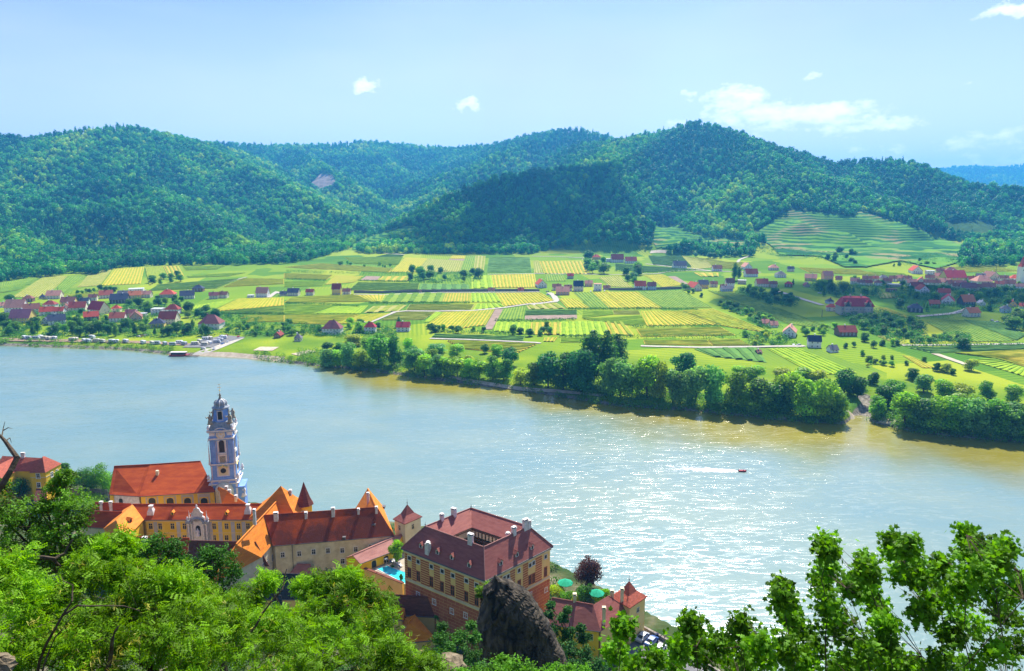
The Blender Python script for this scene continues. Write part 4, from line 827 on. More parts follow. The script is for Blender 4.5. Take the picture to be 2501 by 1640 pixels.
hs(c7, 3.96, [(1350, 275, 110, 'g', 'red', 'white'), (1480, 280, 90, 'f', 'pale grey', 'white'), (1570, 275, 80, 'r', 'brown', 'beige'), (1680, 275, 130, 'h', 'purple-brown', 'cream'), (860, 355, 100, 'r', 'brown', 'cream'), (940, 350, 80, 'r', 'brick-red', 'white'), (1030, 345, 100, 'h', 'grey', 'cream'), (1110, 350, 80, 'r', 'brown', 'white'), (1190, 345, 85, 'r', 'salmon-pink', 'cream'), (1260, 350, 80, 'r', 'brown', 'cream'), (740, 375, 90, 'r', 'salmon-pink', 'white'), (490, 332, 110, 'r', 'salmon-pink', 'salmon', 0, 1.3), (592, 336, 65, 'r', 'brown', 'salmon'),
 (1470, 345, 90, 'r', 'brown', 'cream'), (1560, 325, 90, 'r', 'salmon-pink', 'cream'), (1730, 352, 235, 'r', 'crimson', 'yellow', 0, 1.3), (1890, 360, 100, 'r', 'maroon', 'cream'), (1960, 330, 90, 'r', 'grey', 'cream'), (2100, 340, 130, 'g', 'brown', 'cream', 0), (2310, 350, 130, 'h', 'red', 'white'), (2190, 350, 90, 'r', 'brown', 'white')], 'in upper row of right-hand village', GRt)
hs(c7, 3.96, [(800, 388, 80, 'r', 'brown', 'white'), (880, 392, 80, 'r', 'maroon', 'cream'), (970, 392, 80, 'h', 'brown', 'white'), (1060, 375, 90, 'r', 'brown', 'beige'), (1300, 392, 110, 'r', 'salmon-pink', 'cream'), (1380, 385, 100, 'g', 'brick-red', 'cream'), (1450, 390, 90, 'r', 'brown', 'white'), (1530, 392, 90, 'r', 'brown', 'cream'), (1610, 385, 110, 'r', 'salmon-pink', 'white'), (1690, 402, 100, 'r', 'brown', 'beige'), (1780, 400, 90, 'r', 'purple-brown', 'cream'), (2000, 385, 185, 'h', 'salmon-pink', 'cream', 0, 1.2), (2240, 402, 120, 'r', 'brown', 'white'), (2140, 405, 90, 'r', 'brick-red', 'cream'), (2340, 430, 85, 'r', 'salmon-pink', 'white')], 'in middle row of right-hand village', GRt)
hs(c7, 3.96, [(1140, 405, 120, 'f', 'pale grey', 'beige', 0, .7), (1110, 452, 100, 'f', 'brown', 'brown', 0, .7), (1350, 430, 130, 'r', 'maroon', 'white'), (1415, 465, 105, 'g', 'red', 'white'), (1850, 442, 150, 'r', 'purple-brown', 'beige'), (1940, 435, 90, 'r', 'brown', 'cream'), (2040, 435, 130, 'r', 'brown', 'cream'), (1730, 425, 90, 'r', 'brown', 'cream'), (1610, 492, 125, 'r', 'red', 'beige'), (1640, 572, 130, 'g', 'crimson', 'white', -30), (1515, 602, 110, 'r', 'brick-red', 'brown'), (1850, 597, 155, 'r', 'orange', 'dark', 8, 1.35), (1980, 582, 60, 'g', 'pale grey', 'white'), (1905, 692, 155, 'r', 'orange', 'cream', 12), (1330, 647, 150, 'h', 'navy', 'dark'), (2270, 592, 90, 'g', 'maroon', 'yellow'), (2210, 652, 100, 'h', 'grey', 'pale blue'), (2365, 612, 60, 'r', 'red', 'white')], 'in lower gardens of right-hand village', GRt)
# crimson-roofed mansion
g_ = G(*c7(760, 676)); ms = thing('mansion', 'large old mansion with crimson mansard roof and arcaded stone front among dark trees', 'mansion', tuple(g_), None, R_(-6)); sM = math.hypot(g_[1], CH)/FPX
W2 = 300/3.96*sM/2; D2 = W2*.52
def bxo(name, mat, boxes, parent):
    mb = MB()
    for c_, h_ in boxes: mb.box(c_, h_)
    o = mb.build(name, mat, None); o.parent = parent; return o
wl = bxo('wall', M['wall beige'], [((0, D2, 4), (W2, D2, 5)), ((-W2*.62, -.8, 6), (W2*.2, 1, 7)), ((W2*.62, -.8, 6), (W2*.2, 1, 7))], ms)
mb = MB(); e1 = [(-W2-1, -1.6, 9), (W2+1, -1.6, 9), (W2+1, 2*D2+1, 9), (-W2-1, 2*D2+1, 9)]; e2 = [(-W2*.8, D2*.55, 17), (W2*.8, D2*.55, 17), (W2*.8, D2*1.4, 17), (-W2*.8, D2*1.4, 17)]; e3 = [(-W2*.6, D2, 18.6), (W2*.6, D2, 18.6)]
mb.add(e1+e2+e3, [(0, 1, 5, 4), (1, 2, 6, 5), (2, 3, 7, 6), (3, 0, 4, 7), (4, 5, 9, 8), (5, 6, 9), (6, 7, 8, 9), (7, 4, 8), (3, 2, 1, 0)])
rf = mb.build('roof', M['roof crimson'], None); rf.parent = ms
for sx_ in (-.62, .62):
    mb = MB(); mb.slab([(sx_*W2-W2*.26, -2.2, 9.5), (sx_*W2, -2.2, 15.5), (sx_*W2, D2, 15.5), (sx_*W2-W2*.26, D2, 9.5)], .4); mb.slab([(sx_*W2+W2*.26, -2.2, 9.5), (sx_*W2, -2.2, 15.5), (sx_*W2, D2, 15.5), (sx_*W2+W2*.26, D2, 9.5)], .4); o = mb.build('cross_gable_roof', M['roof crimson'], None); o.parent = rf
    mb = MB(); mb.add([(sx_*W2-W2*.2, -1.82, 9), (sx_*W2+W2*.2, -1.82, 9), (sx_*W2, -1.82, 14), (sx_*W2-W2*.2, -1.5, 9), (sx_*W2+W2*.2, -1.5, 9), (sx_*W2, -1.5, 14)], [(0, 1, 2), (3, 5, 4), (0, 3, 4, 1), (1, 4, 5, 2), (2, 5, 3, 0)]); o = mb.build('timber_gable', M['wall dark'], None); o.parent = ms
for cx_ in (-.3, .35): o = bxo('chimney', M['wall beige'], [((cx_*W2, D2, 19), (.6, .5, 1.6))], rf)
for zr in (.6, 5.2):
    for k in range(9):
        x = (k-4)*W2*.22; y_ = -1.84 if abs(abs(x)-W2*.62) < W2*.19 else -.03
        o = link(far_window(), 'window', ms); o.location = (x, y_, zr); o.scale = (1.2, 1, 1.6)
# village church at the right edge
g_ = G(2492, 690); chh = thing('village_church', 'white village church tower with red pointed roof at the right edge', 'church', tuple(g_)); sM = math.hypot(g_[1], CH)/FPX
bxo('tower_wall', M['wall white'], [((0, 0, 9), (3.6, 3.6, 11)), ((0, 0, 20.2), (3.9, 3.9, .3))], chh); mb = MB(); mb.lathe([(5.6, 20), (3.4, 24), (.1, 34)], (0, 0), 4, rot=math.pi/4); o = mb.build('spire', M['roof red'], None); o.parent = chh
bxo('nave_wall', M['wall cream'], [((14, 2, 5), (10, 5, 7))], chh); mb = MB(); mb.slab([(3, -3.8, 11.6), (25, -3.8, 11.6), (25, 2, 18), (3, 2, 18)], .3); mb.slab([(3, 7.8, 11.6), (25, 7.8, 11.6), (25, 2, 18), (3, 2, 18)], .3); o = mb.build('nave_roof', M['roof brick-red'], None); o.parent = chh
o = link(far_window(), 'belfry_window', chh); o.location = (0, -3.65, 15); o.scale = (1.2, 1, 2)
# long stone wall through the vineyards
M['stonewall'] = nmat('rubble_stone', (.16, .14, .12), (.34, .30, .26), 1.2, .95, .05, .4)
def wall_run(name, pts, h, th, mat, label, cat, px_=True, z0=None):
    W_ = [G(*p) for p in pts] if px_ else [np.array(p, float) for p in pts]; mb = MB()
    for a, b_ in zip(W_[:-1], W_[1:]):
        n = max(1, int(np.linalg.norm(b_-a)/20))
        for j in range(n):
            p, q = lerp(a, b_, j/n), lerp(a, b_, (j+1)/n); c_ = (p+q)/2; u = (q-p)[:2]; l = np.linalg.norm(u); u = u/l
            zb = (T1(p[0], p[1])+T1(q[0], q[1]))/2 if px_ else c_[2]; mb.box((c_[0], c_[1], zb+h/2-.3), (l/2+.01, th/2, h/2+.3), 0, u)
    return own(mb, name, mat, label, cat)
wall_run('stone_wall', [c5(*p) for p in [(560, 395), (800, 397), (1095, 388), (1500, 383), (1900, 381), (2100, 383)]], 3.2, .8, M['stonewall'], 'long grey stone terrace wall between the two rows of vineyards', 'wall')
wall_run('stone_wall', [c6(*p) for p in [(635, 372), (830, 372), (1060, 366), (1240, 360)]], 3.0, .8, M['stonewall'], 'grey stone wall right of the centre hamlet', 'wall')

# ---------------------------------------------------------------- village trees, field trees and hedges
HB = [(h[0]-h[2]/2, h[0]+h[2]/2, h[1]-h[2]*.42, h[1]) for h in HOUSES]
def blocked(px, py, hp, wp):
    for x0, x1, y0, y1 in HB:
        if py > y1-1.5:
            ox = min(px+wp/2, x1)-max(px-wp/2, x0); oy = min(py, y1)-max(py-hp, y0)
            if ox > 0 and oy > 0 and ox*oy > .18*(x1-x0)*(y1-y0): return True
        elif x0-1 < px < x1+1 and y0 < py: return True
    return False
rz = random.Random(21)
def zone(cf, poly, n, hp, kinds, cols, place, group='trees in and around the villages'):
    pl = [cf(*p) for p in poly]; x0, x1 = min(p[0] for p in pl), max(p[0] for p in pl); y0, y1 = min(p[1] for p in pl), max(p[1] for p in pl); k = 0; tries = 0; got = []
    while k < n and tries < n*40:
        tries += 1; px, py = rz.uniform(x0, x1), rz.uniform(y0, y1)
        if not inpoly(np.array([px]), np.array([py]), pl)[0]: continue
        h = rz.uniform(*hp); kd = rz.choice(kinds); w_ = h*(rz.uniform(.85, 1.25) if kd == 'round' else .5 if kd == 'cone' else .55 if kd == 'tall' else rz.uniform(1.2, 1.8))
        if blocked(px, py, h, w_) or any(abs(px-a) < (w_+b_)*.3 and abs(py-c_) < h*.3 for a, c_, b_ in got): continue
        got.append((px, py, w_)); tree_px('full' if kd == 'round' and rz.random() < .75 else kd, px, py, h, w_*(1.25 if kd == 'round' else 1), rz.choice(cols), place, group, name='broadleaf_tree' if kd == 'round' and h > 13 else None if kd != 'round' else 'small_tree'); k += 1
R2k, Dk = ['round'], [D_, D_, M_, M_, U_, O_]
zone(c4, [(0, 480), (330, 505), (900, 525), (1500, 510), (1900, 560), (1650, 590), (900, 590), (0, 585)], 34, (20, 36), ['round', 'round', 'round', 'tall'], [D_, D_, D_, M_], 'between the left village and the camp site')
zone(c4, [(0, 300), (500, 290), (900, 340), (1250, 300), (1250, 500), (600, 560), (0, 480)], 38, (11, 26), R2k, Dk, 'among the houses of the left village')
zone(c4, [(1000, 300), (1500, 275), (1560, 370), (1150, 350)], 11, (12, 20), R2k, Dk, 'behind the left village')
zone(c4, [(630, 225), (900, 195), (1050, 190), (900, 232), (640, 242)], 9, (9, 16), R2k, Dk, 'in the hedgerow below the left vineyards')
zone(c4, [(1250, 130), (1400, 90), (1560, 105), (1500, 130), (1280, 160)], 7, (12, 22), R2k, [M_, D_], 'in the hedgerow below the left vineyards')
zone(c4, [(1500, 370), (1720, 390), (2000, 470), (1900, 500), (1560, 430)], 9, (14, 30), R2k, Dk, 'around the purple-roofed riverside house')
zone(c4, [(1900, 480), (2380, 500), (2380, 600), (1860, 570)], 14, (9, 16), ['round', 'bush'], Dk, 'in the orchard right of the ferry road')
zone(c5, [(1010, 235), (1290, 215), (1640, 240), (1600, 300), (1020, 312)], 12, (14, 26), R2k, Dk, 'in the thicket amid the upper vineyards')
zone(c5, [(0, 650), (290, 680), (280, 740), (0, 760)], 8, (12, 22), ['round', 'bush'], Dk, 'beside the houses behind the bank wood')
zone(c5, [(440, 660), (640, 680), (820, 700), (560, 740)], 6, (14, 26), R2k, [D_, B_], 'beside the houses behind the bank wood')
tree_px('cone', *c5(935, 680), 100/3.4, 72/3.4, 'blue-green', 'beside the crimson-roofed houses', 'trees in and around the villages')
zone(c5, [(1150, 680), (1700, 690), (1720, 742), (1200, 730)], 9, (12, 22), R2k, [D_, M_], 'along the edge of the central vineyards')
zone(c5, [(1760, 690), (2200, 700), (2230, 760), (1780, 755)], 9, (12, 24), R2k, [D_, M_, U_], 'along the edge of the central vineyards')
zone(c5, [(430, 135), (640, 150), (880, 165), (860, 195), (450, 172)], 9, (6, 10), ['bush', 'round'], Dk, 'in the hedge of the upper vineyards')
zone(c6, [(460, 120), (580, 110), (620, 250), (540, 260), (450, 220)], 8, (18, 30), R2k, Dk, 'right of the yellow vineyard strips')
zone(c6, [(750, 250), (880, 200), (900, 310), (790, 330)], 6, (16, 30), R2k, Dk, 'above the centre hamlet')
for q in [(1680, 290, 150, 60), (1715, 285, 110, 50), (2165, 330, 60, 30)]: tree_px('tall' if q[2] > 100 else 'cone', *c6(q[0], q[1]), q[2]/3.4, q[3]/3.4, D_, 'beside the right-hand village', 'trees in and around the villages')
zone(c6, [(1720, 350), (1900, 385), (2200, 450), (2190, 510), (1960, 490), (1740, 390)], 18, (12, 20), R2k, [D_, M_, U_], 'in the hedgerow above the long green slope')
zone(c6, [(1550, 490), (1700, 510), (1950, 590), (2060, 690), (1900, 690), (1760, 590), (1560, 510)], 20, (11, 18), R2k, [D_, B_, M_], 'in the hedgerow across the long green slope')
zone(c6, [(1760, 750), (2020, 740), (2060, 820), (1830, 835)], 9, (12, 18), R2k, [B_, Y_], 'by lane below long green slope')
zone(c6, [(1240, 350), (1430, 360), (1420, 440), (1260, 395)], 5, (10, 16), R2k, [D_, M_], 'right of the centre hamlet')
zone(c6, [(1150, 60), (1500, 75), (1720, 100), (1650, 122), (1250, 95)], 10, (9, 15), R2k, [M_, U_, D_], 'below the middle terraces')
zone(c7, [(380, 400), (700, 400), (1050, 420), (900, 500), (450, 500)], 14, (18, 32), ['round', 'round', 'cone'], Dk, 'in front of the right-hand village')
zone(c7, [(700, 690), (1000, 690), (1420, 780), (1350, 900), (900, 850), (680, 740)], 24, (14, 28), R2k, [D_, D_, M_, U_], 'in the wood below the mansion')
zone(c7, [(1100, 870), (1700, 850), (1900, 920), (1500, 955), (1150, 930)], 16, (10, 16), R2k, [M_, B_, D_], 'in the orchard below the mansion')
zone(c7, [(1100, 440), (1560, 470), (1560, 650), (1150, 620)], 10, (16, 30), ['round', 'cone'], Dk, 'in lower gardens of right-hand village')
zone(c7, [(700, 330), (1300, 360), (2380, 380), (2380, 460), (1500, 440), (700, 410)], 26, (8, 17), ['round'], Dk, 'among the roofs of right-hand village')
zone(c7, [(1700, 470), (2380, 500), (2380, 600), (2000, 640), (1750, 560)], 16, (16, 30), ['round', 'round', 'cone'], Dk, 'in lower gardens of right-hand village')
zone(c7, [(2150, 690), (2380, 660), (2500, 860), (2200, 800)], 9, (24, 36), R2k, Dk, 'at the right edge of the valley')
zone(c7, [(200, 800), (560, 800), (560, 880), (260, 880)], 9, (12, 20), R2k, [B_, M_], 'beside the brown barn')
zone(c7, [(640, 930), (850, 930), (1200, 970), (1000, 1000), (650, 1000)], 7, (12, 24), R2k, [D_, B_], 'below the brown barn')
zone(c7, [(760, 1060), (1100, 1080), (1600, 1188), (800, 1188)], 9, (8, 16), R2k, [M_, Y_, O_], 'in the orchard above the creek mouth')
c3 = lambda x, y: (1600+x/2.6427, 250+y/2.6427)
zone(c3, [(1050, 960), (1290, 980), (1290, 1060), (1050, 1050)], 9, (12, 20), R2k, [U_, M_], 'at the foot of the right terraces')
zone(c3, [(1500, 1030), (2150, 1020), (2200, 1050), (1550, 1075)], 9, (7, 12), R2k, [M_, U_], 'at the foot of the right terraces')
M['thick'] = foliage_mat('thicket', (.05, .21, .025), .4)
def thicket(cf, poly, n, rr_, label):
    pl = [cf(*p) for p in poly]; x0, x1 = min(p[0] for p in pl), max(p[0] for p in pl); y0, y1 = min(p[1] for p in pl), max(p[1] for p in pl); bl = []; rg = np.random.default_rng(int(x0+y0)); k = 0; n = int(n*1.5)
    while len(bl) < n and k < n*30:
        k += 1; px, py = rg.uniform(x0, x1), rg.uniform(y0, y1)
        if not inpoly(np.array([px]), np.array([py]), pl)[0] or vnoise(px/14, py/6, 5) < .30 or blocked(px, py, 6, 9): continue
        g_ = G(px, py); r = rg.uniform(*rr_); bl.append((g_[0], g_[1], g_[2]+r*.45, r*1.25, r*.85))
    V, F, ti = leafcloud(rg, bl, len(bl)*46, .5, up=.45)
    tag(link(npmesh('thicket', V, F, attrs={'tint': ('FACE', ti)}), 'thicket', None, [M['thick']]), label, None, None, 'stuff')
thicket(c7, [(330, 350), (700, 380), (1050, 420), (1000, 520), (560, 500), (300, 420)], 110, (2, 4), 'dark green garden thicket left of the right-hand village')
thicket(c7, [(640, 690), (1000, 640), (1450, 790), (1400, 900), (950, 870), (700, 760)], 190, (2, 4.2), 'dark thicket below the crimson-roofed mansion')
thicket(c7, [(930, 850), (1400, 900), (1800, 850), (1880, 930), (1200, 960), (980, 900)], 90, (1.5, 3), 'loose orchard scrub above the lower lane')
thicket(c7, [(1080, 430), (2480, 440), (2480, 640), (2100, 640), (1600, 620), (1150, 640)], 260, (2, 3.8), 'garden greenery among the lower houses of the right-hand village')
thicket(c7, [(700, 340), (1500, 350), (2400, 400), (2400, 450), (1500, 440), (700, 410)], 130, (1.8, 3.2), 'garden greenery among the roofs of the right-hand village')
thicket(c7, [(2150, 670), (2550, 650), (2550, 850), (2250, 820)], 60, (2.5, 4.5), 'dark wood edge at the right of the valley')
thicket(c6, [(1700, 340), (1900, 380), (2210, 450), (2200, 515), (1960, 495), (1730, 400)], 110, (1.8, 3.2), 'hedgerow scrub above the long green slope')
thicket(c6, [(1540, 485), (1700, 510), (1950, 590), (2070, 690), (1900, 690), (1750, 590), (1550, 510)], 110, (1.6, 3), 'hedgerow scrub across the long green slope')
thicket(c6, [(1730, 740), (2060, 720), (2200, 830), (1800, 838)], 50, (1.6, 3), 'bright scrub beside the lane')
thicket(c4, [(0, 430), (600, 470), (1500, 500), (1950, 560), (1650, 600), (900, 602), (0, 596)], 230, (1.8, 3.4), 'dark greenery between the left village and the camp site')
thicket(c4, [(100, 330), (900, 330), (1280, 300), (1500, 390), (1250, 480), (600, 470), (100, 430)], 150, (1.5, 3), 'garden greenery among the houses of the left village')
thicket(c4, [(1500, 360), (1900, 400), (2357, 480), (2357, 600), (1900, 570), (1560, 440)], 130, (1.5, 2.8), 'orchard greenery right of the purple-roofed house')
thicket(c3, [(560, 900), (800, 940), (1290, 990), (1290, 1040), (800, 1000), (600, 960)], 110, (2, 3.8), 'scrub at the foot of the right terraces')
thicket(c3, [(1500, 1000), (2200, 960), (2380, 900), (2380, 1030), (1550, 1060)], 150, (2, 3.8), 'scrub at the right foot of the terraces')
thicket(c5, [(1010, 225), (1290, 212), (1640, 238), (1600, 312), (1020, 318)], 90, (1.8, 3.4), 'dark thicket amid the upper vineyards')
thicket(c5, [(0, 640), (420, 700), (900, 690), (900, 760), (0, 760)], 90, (1.6, 3), 'garden greenery behind the bank wood')
def hedge(pts, h, label):
    W_ = GR([p[0] for p in pts], [p[1] for p in pts]); bl = []; rg = np.random.default_rng(int(abs(W_[0][0]*10)))
    for a, b_ in zip(W_[:-1], W_[1:]):
        n = max(2, int(np.linalg.norm(b_-a)/(h*.9)))
        for j in range(n):
            p = lerp(a, b_, (j+rg.uniform(0, .6))/n); r = h*rg.uniform(.45, .75); bl.append((p[0], p[1], T1(p[0], p[1])+h*.4, r, r))
    V, F, ti = leafcloud(rg, bl, min(5000, len(bl)*45), .45); o_ = V.mean(0)
    me = npmesh('hedge', V-o_, F, attrs={'tint': ('FACE', ti)}); me.materials.append(M['leaf']); o = link(me, 'hedge'); o.location = o_; o.color = (.06, .20, .02, 1)
    return reg(tag(o, None, 'hedge', 'hedges between the fields'), 'low dark green hedge', label, pts[0][0])
for cf, pts_, h_, lb in ((c5, [(0, 218), (300, 232), (800, 238), (1050, 235)], 4, 'along the upper vineyards'), (c5, [(1170, 380), (1500, 378), (1900, 372)], 2, 'on top of the stone wall'), (c5, [(680, 485), (1100, 484), (1530, 480)], 2.6, 'below the striped middle vineyards'), (c5, [(0, 483), (380, 495), (600, 513)], 2.6, 'below the rounded yellow field'),
 (c5, [(590, 295), (750, 300), (1000, 305), (1300, 312)], 2.5, 'above the dark green fields'), (c5, [(1740, 630), (2000, 631), (2410, 618)], 2.8, 'below the brown strip'), (c6, [(300, 530), (650, 532), (1090, 530), (1380, 538)], 2.5, 'below the long slanting vineyards'), (c6, [(820, 685), (1200, 678), (1570, 672)], 3, 'above the orange-green field'),
 (c6, [(880, 772), (1300, 775), (1710, 768)], 4.5, 'below the orange-green field'), (c6, [(230, 762), (500, 764), (860, 760)], 2.8, 'behind the tall dark clump'), (c6, [(690, 215), (1000, 235), (1330, 208)], 3, 'beside the dark upper field'), (c5, [(1200, 720), (1700, 735), (1980, 735)], 3, 'along the gravel lane'), (c7, [(1340, 712), (1560, 715), (1800, 690), (1850, 680)], 6, 'below the village road'),
 (c7, [(1250, 980), (1800, 975), (2380, 965)], 3, 'beside the lower right lane'), (c4, [(540, 245), (820, 215), (1000, 195)], 4, 'above the left village'), (c6, [(140, 15), (500, 30), (760, 20)], 4, 'at the foot of the dark hill'), (c4, [(1560, 395), (1900, 400), (2380, 405)], 2.5, 'right of the left village'), (c5, [(0, 285), (80, 285), (330, 297)], 3, 'beside the left fields')):
    hedge([cf(*p) for p in pts_], h_, lb)
# ================================================================ the near town
M['roof_or'] = nmat('orange_tiles', (.60, .17, .012), (.72, .25, .02), .5, .75, .25, .35, stretch=(.7, .7, 3.5), bscale=5)
M['roof_red'] = nmat('red_tiles', (.34, .045, .006), (.48, .085, .010), .35, .8, .2, .35, stretch=(.7, .7, 3.5), bscale=5)
M['roof_stain'] = nmat('weathered_red_tiles', (.19, .042, .02), (.46, .072, .010), .11, .8, .2, .35, bscale=5, lo=.42, hi=.55, detail=8)
M['roof_pur'] = nmat('plum_tiles', (.25, .068, .055), (.34, .11, .085), .6, .7, .3, .35, stretch=(.7, .7, 3.5), bscale=6)
M['roof_pink'] = nmat('pale_plum_tiles', (.30, .13, .11), (.40, .19, .16), .5, .8, .2, .3, stretch=(.7, .7, 3.5), bscale=6)
M['roof_brn'] = nmat('brown_tiles', (.13, .042, .03), (.21, .075, .05), .9, .85, .15, .4, stretch=(.7, .7, 3.5), bscale=6)
M['roof_blk'] = nmat('black_slates', (.018, .018, .024), (.045, .045, .055), 1.2, .6, .3, .3, bscale=5)
M['yel'] = nmat('yellow_render', (.80, .50, .025), (.86, .58, .04), .4, .9, .1); M['cream'] = nmat('cream_render', (.66, .55, .36), (.78, .68, .48), .3, .9, .1, .15)
M['old'] = nmat('old_cream_render', (.60, .53, .34), (.80, .73, .52), .5, .95, .05, .3, detail=8); M['cyel'] = nmat('pale_yellow_render', (.78, .52, .17), (.85, .62, .24), .3, .9, .1)
M['gry'] = nmat('grey_panel', (.46, .43, .42), (.56, .52, .50), .6, .9, .1); M['brick'] = nmat('brick_red_render', (.40, .115, .055), (.52, .18, .09), .5, .9, .1)
M['ston'] = nmat('white_stucco', (.56, .53, .52), (.76, .73, .71), 1.2, .8, .2, .2); M['blue'] = nmat('blue_stucco', (.15, .28, .64), (.24, .40, .78), .8, .75, .2, .2)
M['bluel'] = nmat('pale_stucco', (.72, .66, .68), (.84, .79, .80), .8, .8, .2, .2); M['bronze'] = nmat('weathered_statue_stone', (.22, .19, .13), (.40, .36, .27), 3, .7, .3, .4)
M['gold'] = nmat('gilding', (.80, .55, .12), (.9, .7, .25), 3, .35, .5, metal=.6); M['copper'] = nmat('grey_copper', (.20, .24, .30), (.36, .38, .40), 1.5, .5, .4, .2)
M['dk'] = nmat('dark_opening', (.012, .012, .014), (.03, .028, .026), 2, .6, .3); M['wood'] = nmat('dark_wood', (.10, .055, .03), (.17, .10, .06), 2, .8, .2)
M['lead'] = nmat('dark_gutter', (.07, .065, .075), (.12, .11, .12), 3, .5, .4); M['pave'] = nmat('paving', (.30, .26, .21), (.42, .37, .30), .7, .9, .1, .3)
M['pool'] = nmat('pool_water', (.02, .50, .62), (.06, .62, .72), .5, .08, .5, .25, bscale=2); M['ivy'] = foliage_mat('ivy', (.09, .26, .02), .3)

def A3(p, z): return np.array([p[0], p[1], z], float)
class Wall:
    def __init__(s, a, b, z0, z1):
        s.a = np.array(a[:2], float); s.b = np.array(b[:2], float); s.L = np.linalg.norm(s.b-s.a); s.u = (s.b-s.a)/s.L; s.n = np.array([s.u[1], -s.u[0]]); s.z0, s.z1 = z0, z1
    def p(s, t, z, o=0): q = s.a+s.u*t+s.n*o; return np.array([q[0], q[1], z])
    def hit(s, px, py):
        d = pdir(px, py); k = (s.a @ s.n)/(d[:2] @ s.n); q = d*k; return float((q[:2]-s.a) @ s.u), CH+q[2]
def box_on(mb, W, t, z, w, h, o0, o1, mi=0):
    """box on a wall: centre t, bottom z, width, height, from o0 to o1 proud"""
    c = W.p(t, z+h/2, (o0+o1)/2); mb.box(c, (w/2, abs(o1-o0)/2, h/2), mi, W.u)
def window(par, W, t, z, w, h, surround=.22, name='window', fm='white', arch=False, sill=True, mull=True):
    mb = MB(); s = surround
    box_on(mb, W, t-w/2-s/2, z-s*.4, s, h+s*.8, 0, .09); box_on(mb, W, t+w/2+s/2, z-s*.4, s, h+s*.8, 0, .09); box_on(mb, W, t, z+h, w+2*s, s, 0, .12)
    if sill: box_on(mb, W, t, z-s*.9, w+2.6*s, s*.7, 0, .2)
    if mull: box_on(mb, W, t, z, .09, h, .035, .075); box_on(mb, W, t, z+h*.6, w, .08, .035, .075)
    f = mb.build(name, M[fm], par); mb = MB()
    if arch:
        pts = [W.p(t-w/2, z, .03), W.p(t+w/2, z, .03)]+[W.p(t+w/2*math.cos(a), z+h-w/2+w/2*math.sin(a), .03) for a in np.linspace(0, math.pi, 9)]
        q = [p-A3(W.n*.02, 0) for p in pts]; n = len(pts); mb.add(pts+q, [tuple(range(n)), tuple(range(2*n-1, n-1, -1))])
    else: box_on(mb, W, t, z, w, h, -.05, .03)
    mb.build('pane', M['glass'], f); return f
def plane_hit(p0, p1, p2, px, py):
    n = np.cross(p1-p0, p2-p0); d = pdir(px, py); o = np.array([0, 0, CH]); return o+d*(((p0-o) @ n)/(d @ n))
def chimney(par, p, h=2.2, w=.9, d=.7, mat='ston', u=(1, 0), cap=True, down=1.5):
    h *= .85; w *= .85
    mb = MB(); mb.box((p[0], p[1], p[2]+(h-down)/2), (w/2, d/2, (h+down)/2), 0, u)
    if cap: mb.box((p[0], p[1], p[2]+h+.08), (w/2+.12, d/2+.12, .08), 0, u); mb.box((p[0], p[1], p[2]+h+.3), (w/2-.08, d/2-.08, .14), 1, u); mb.box((p[0], p[1], p[2]+h+.5), (w/2+.08, d/2+.08, .06), 0, u)
    return mb.build('chimney', [M[mat], M['dk']], par)
def dormer(par, p, n, w=1.3, h=1.5, mat='ston', rmat='roof_pur', dep=2.2):
    """p: foot of its front on the roof, n: outward xy"""
    n = np.array(n); u = np.array([-n[1], n[0]]); W = Wall(p[:2]-u*w/2*-1, p[:2]+u*w/2*-1, p[2], p[2]+h)
    if W.n @ n < 0: W = Wall(p[:2]-u*w/2, p[:2]+u*w/2, p[2], p[2]+h)
    mb = MB(); c = p[:2]-n*dep/2; mb.box((c[0], c[1], p[2]+h*.35), (w/2, dep/2, h*.45), 0, W.u)
    mb.add([W.p(0, p[2]+h*.8), W.p(w, p[2]+h*.8), W.p(w/2, p[2]+h*1.3), W.p(0, p[2]+h*.8, -.2), W.p(w, p[2]+h*.8, -.2), W.p(w/2, p[2]+h*1.3, -.2)], [(0, 1, 2), (3, 5, 4), (0, 3, 4, 1), (1, 4, 5, 2), (2, 5, 3, 0)])
    d = mb.build('dormer', M[mat], par); mb = MB()
    for s in (-1, 1):
        e = w/2+.22; q = [W.p(w/2+s*e, p[2]+h*.70, .25), W.p(w/2+s*e, p[2]+h*.70, -dep), W.p(w/2, p[2]+h*1.38, -dep), W.p(w/2, p[2]+h*1.38, .25)]; mb.slab(q, .08)
    mb.build('dormer_roof', M[rmat], par); mb = MB(); box_on(mb, W, w/2, p[2]+h*.08, w*.5, h*.66, 0, .03); mb.build('dormer_window', M['dk'], par); return d
def finial(par, p, h=1.4):
    mb = MB(); mb.lathe([(.12, p[2]), (.06, p[2]+.3), (.22, p[2]+.5), (.05, p[2]+.7), (.03, p[2]+h)], p[:2], 8); return mb.build('finial', M['lead'], par)
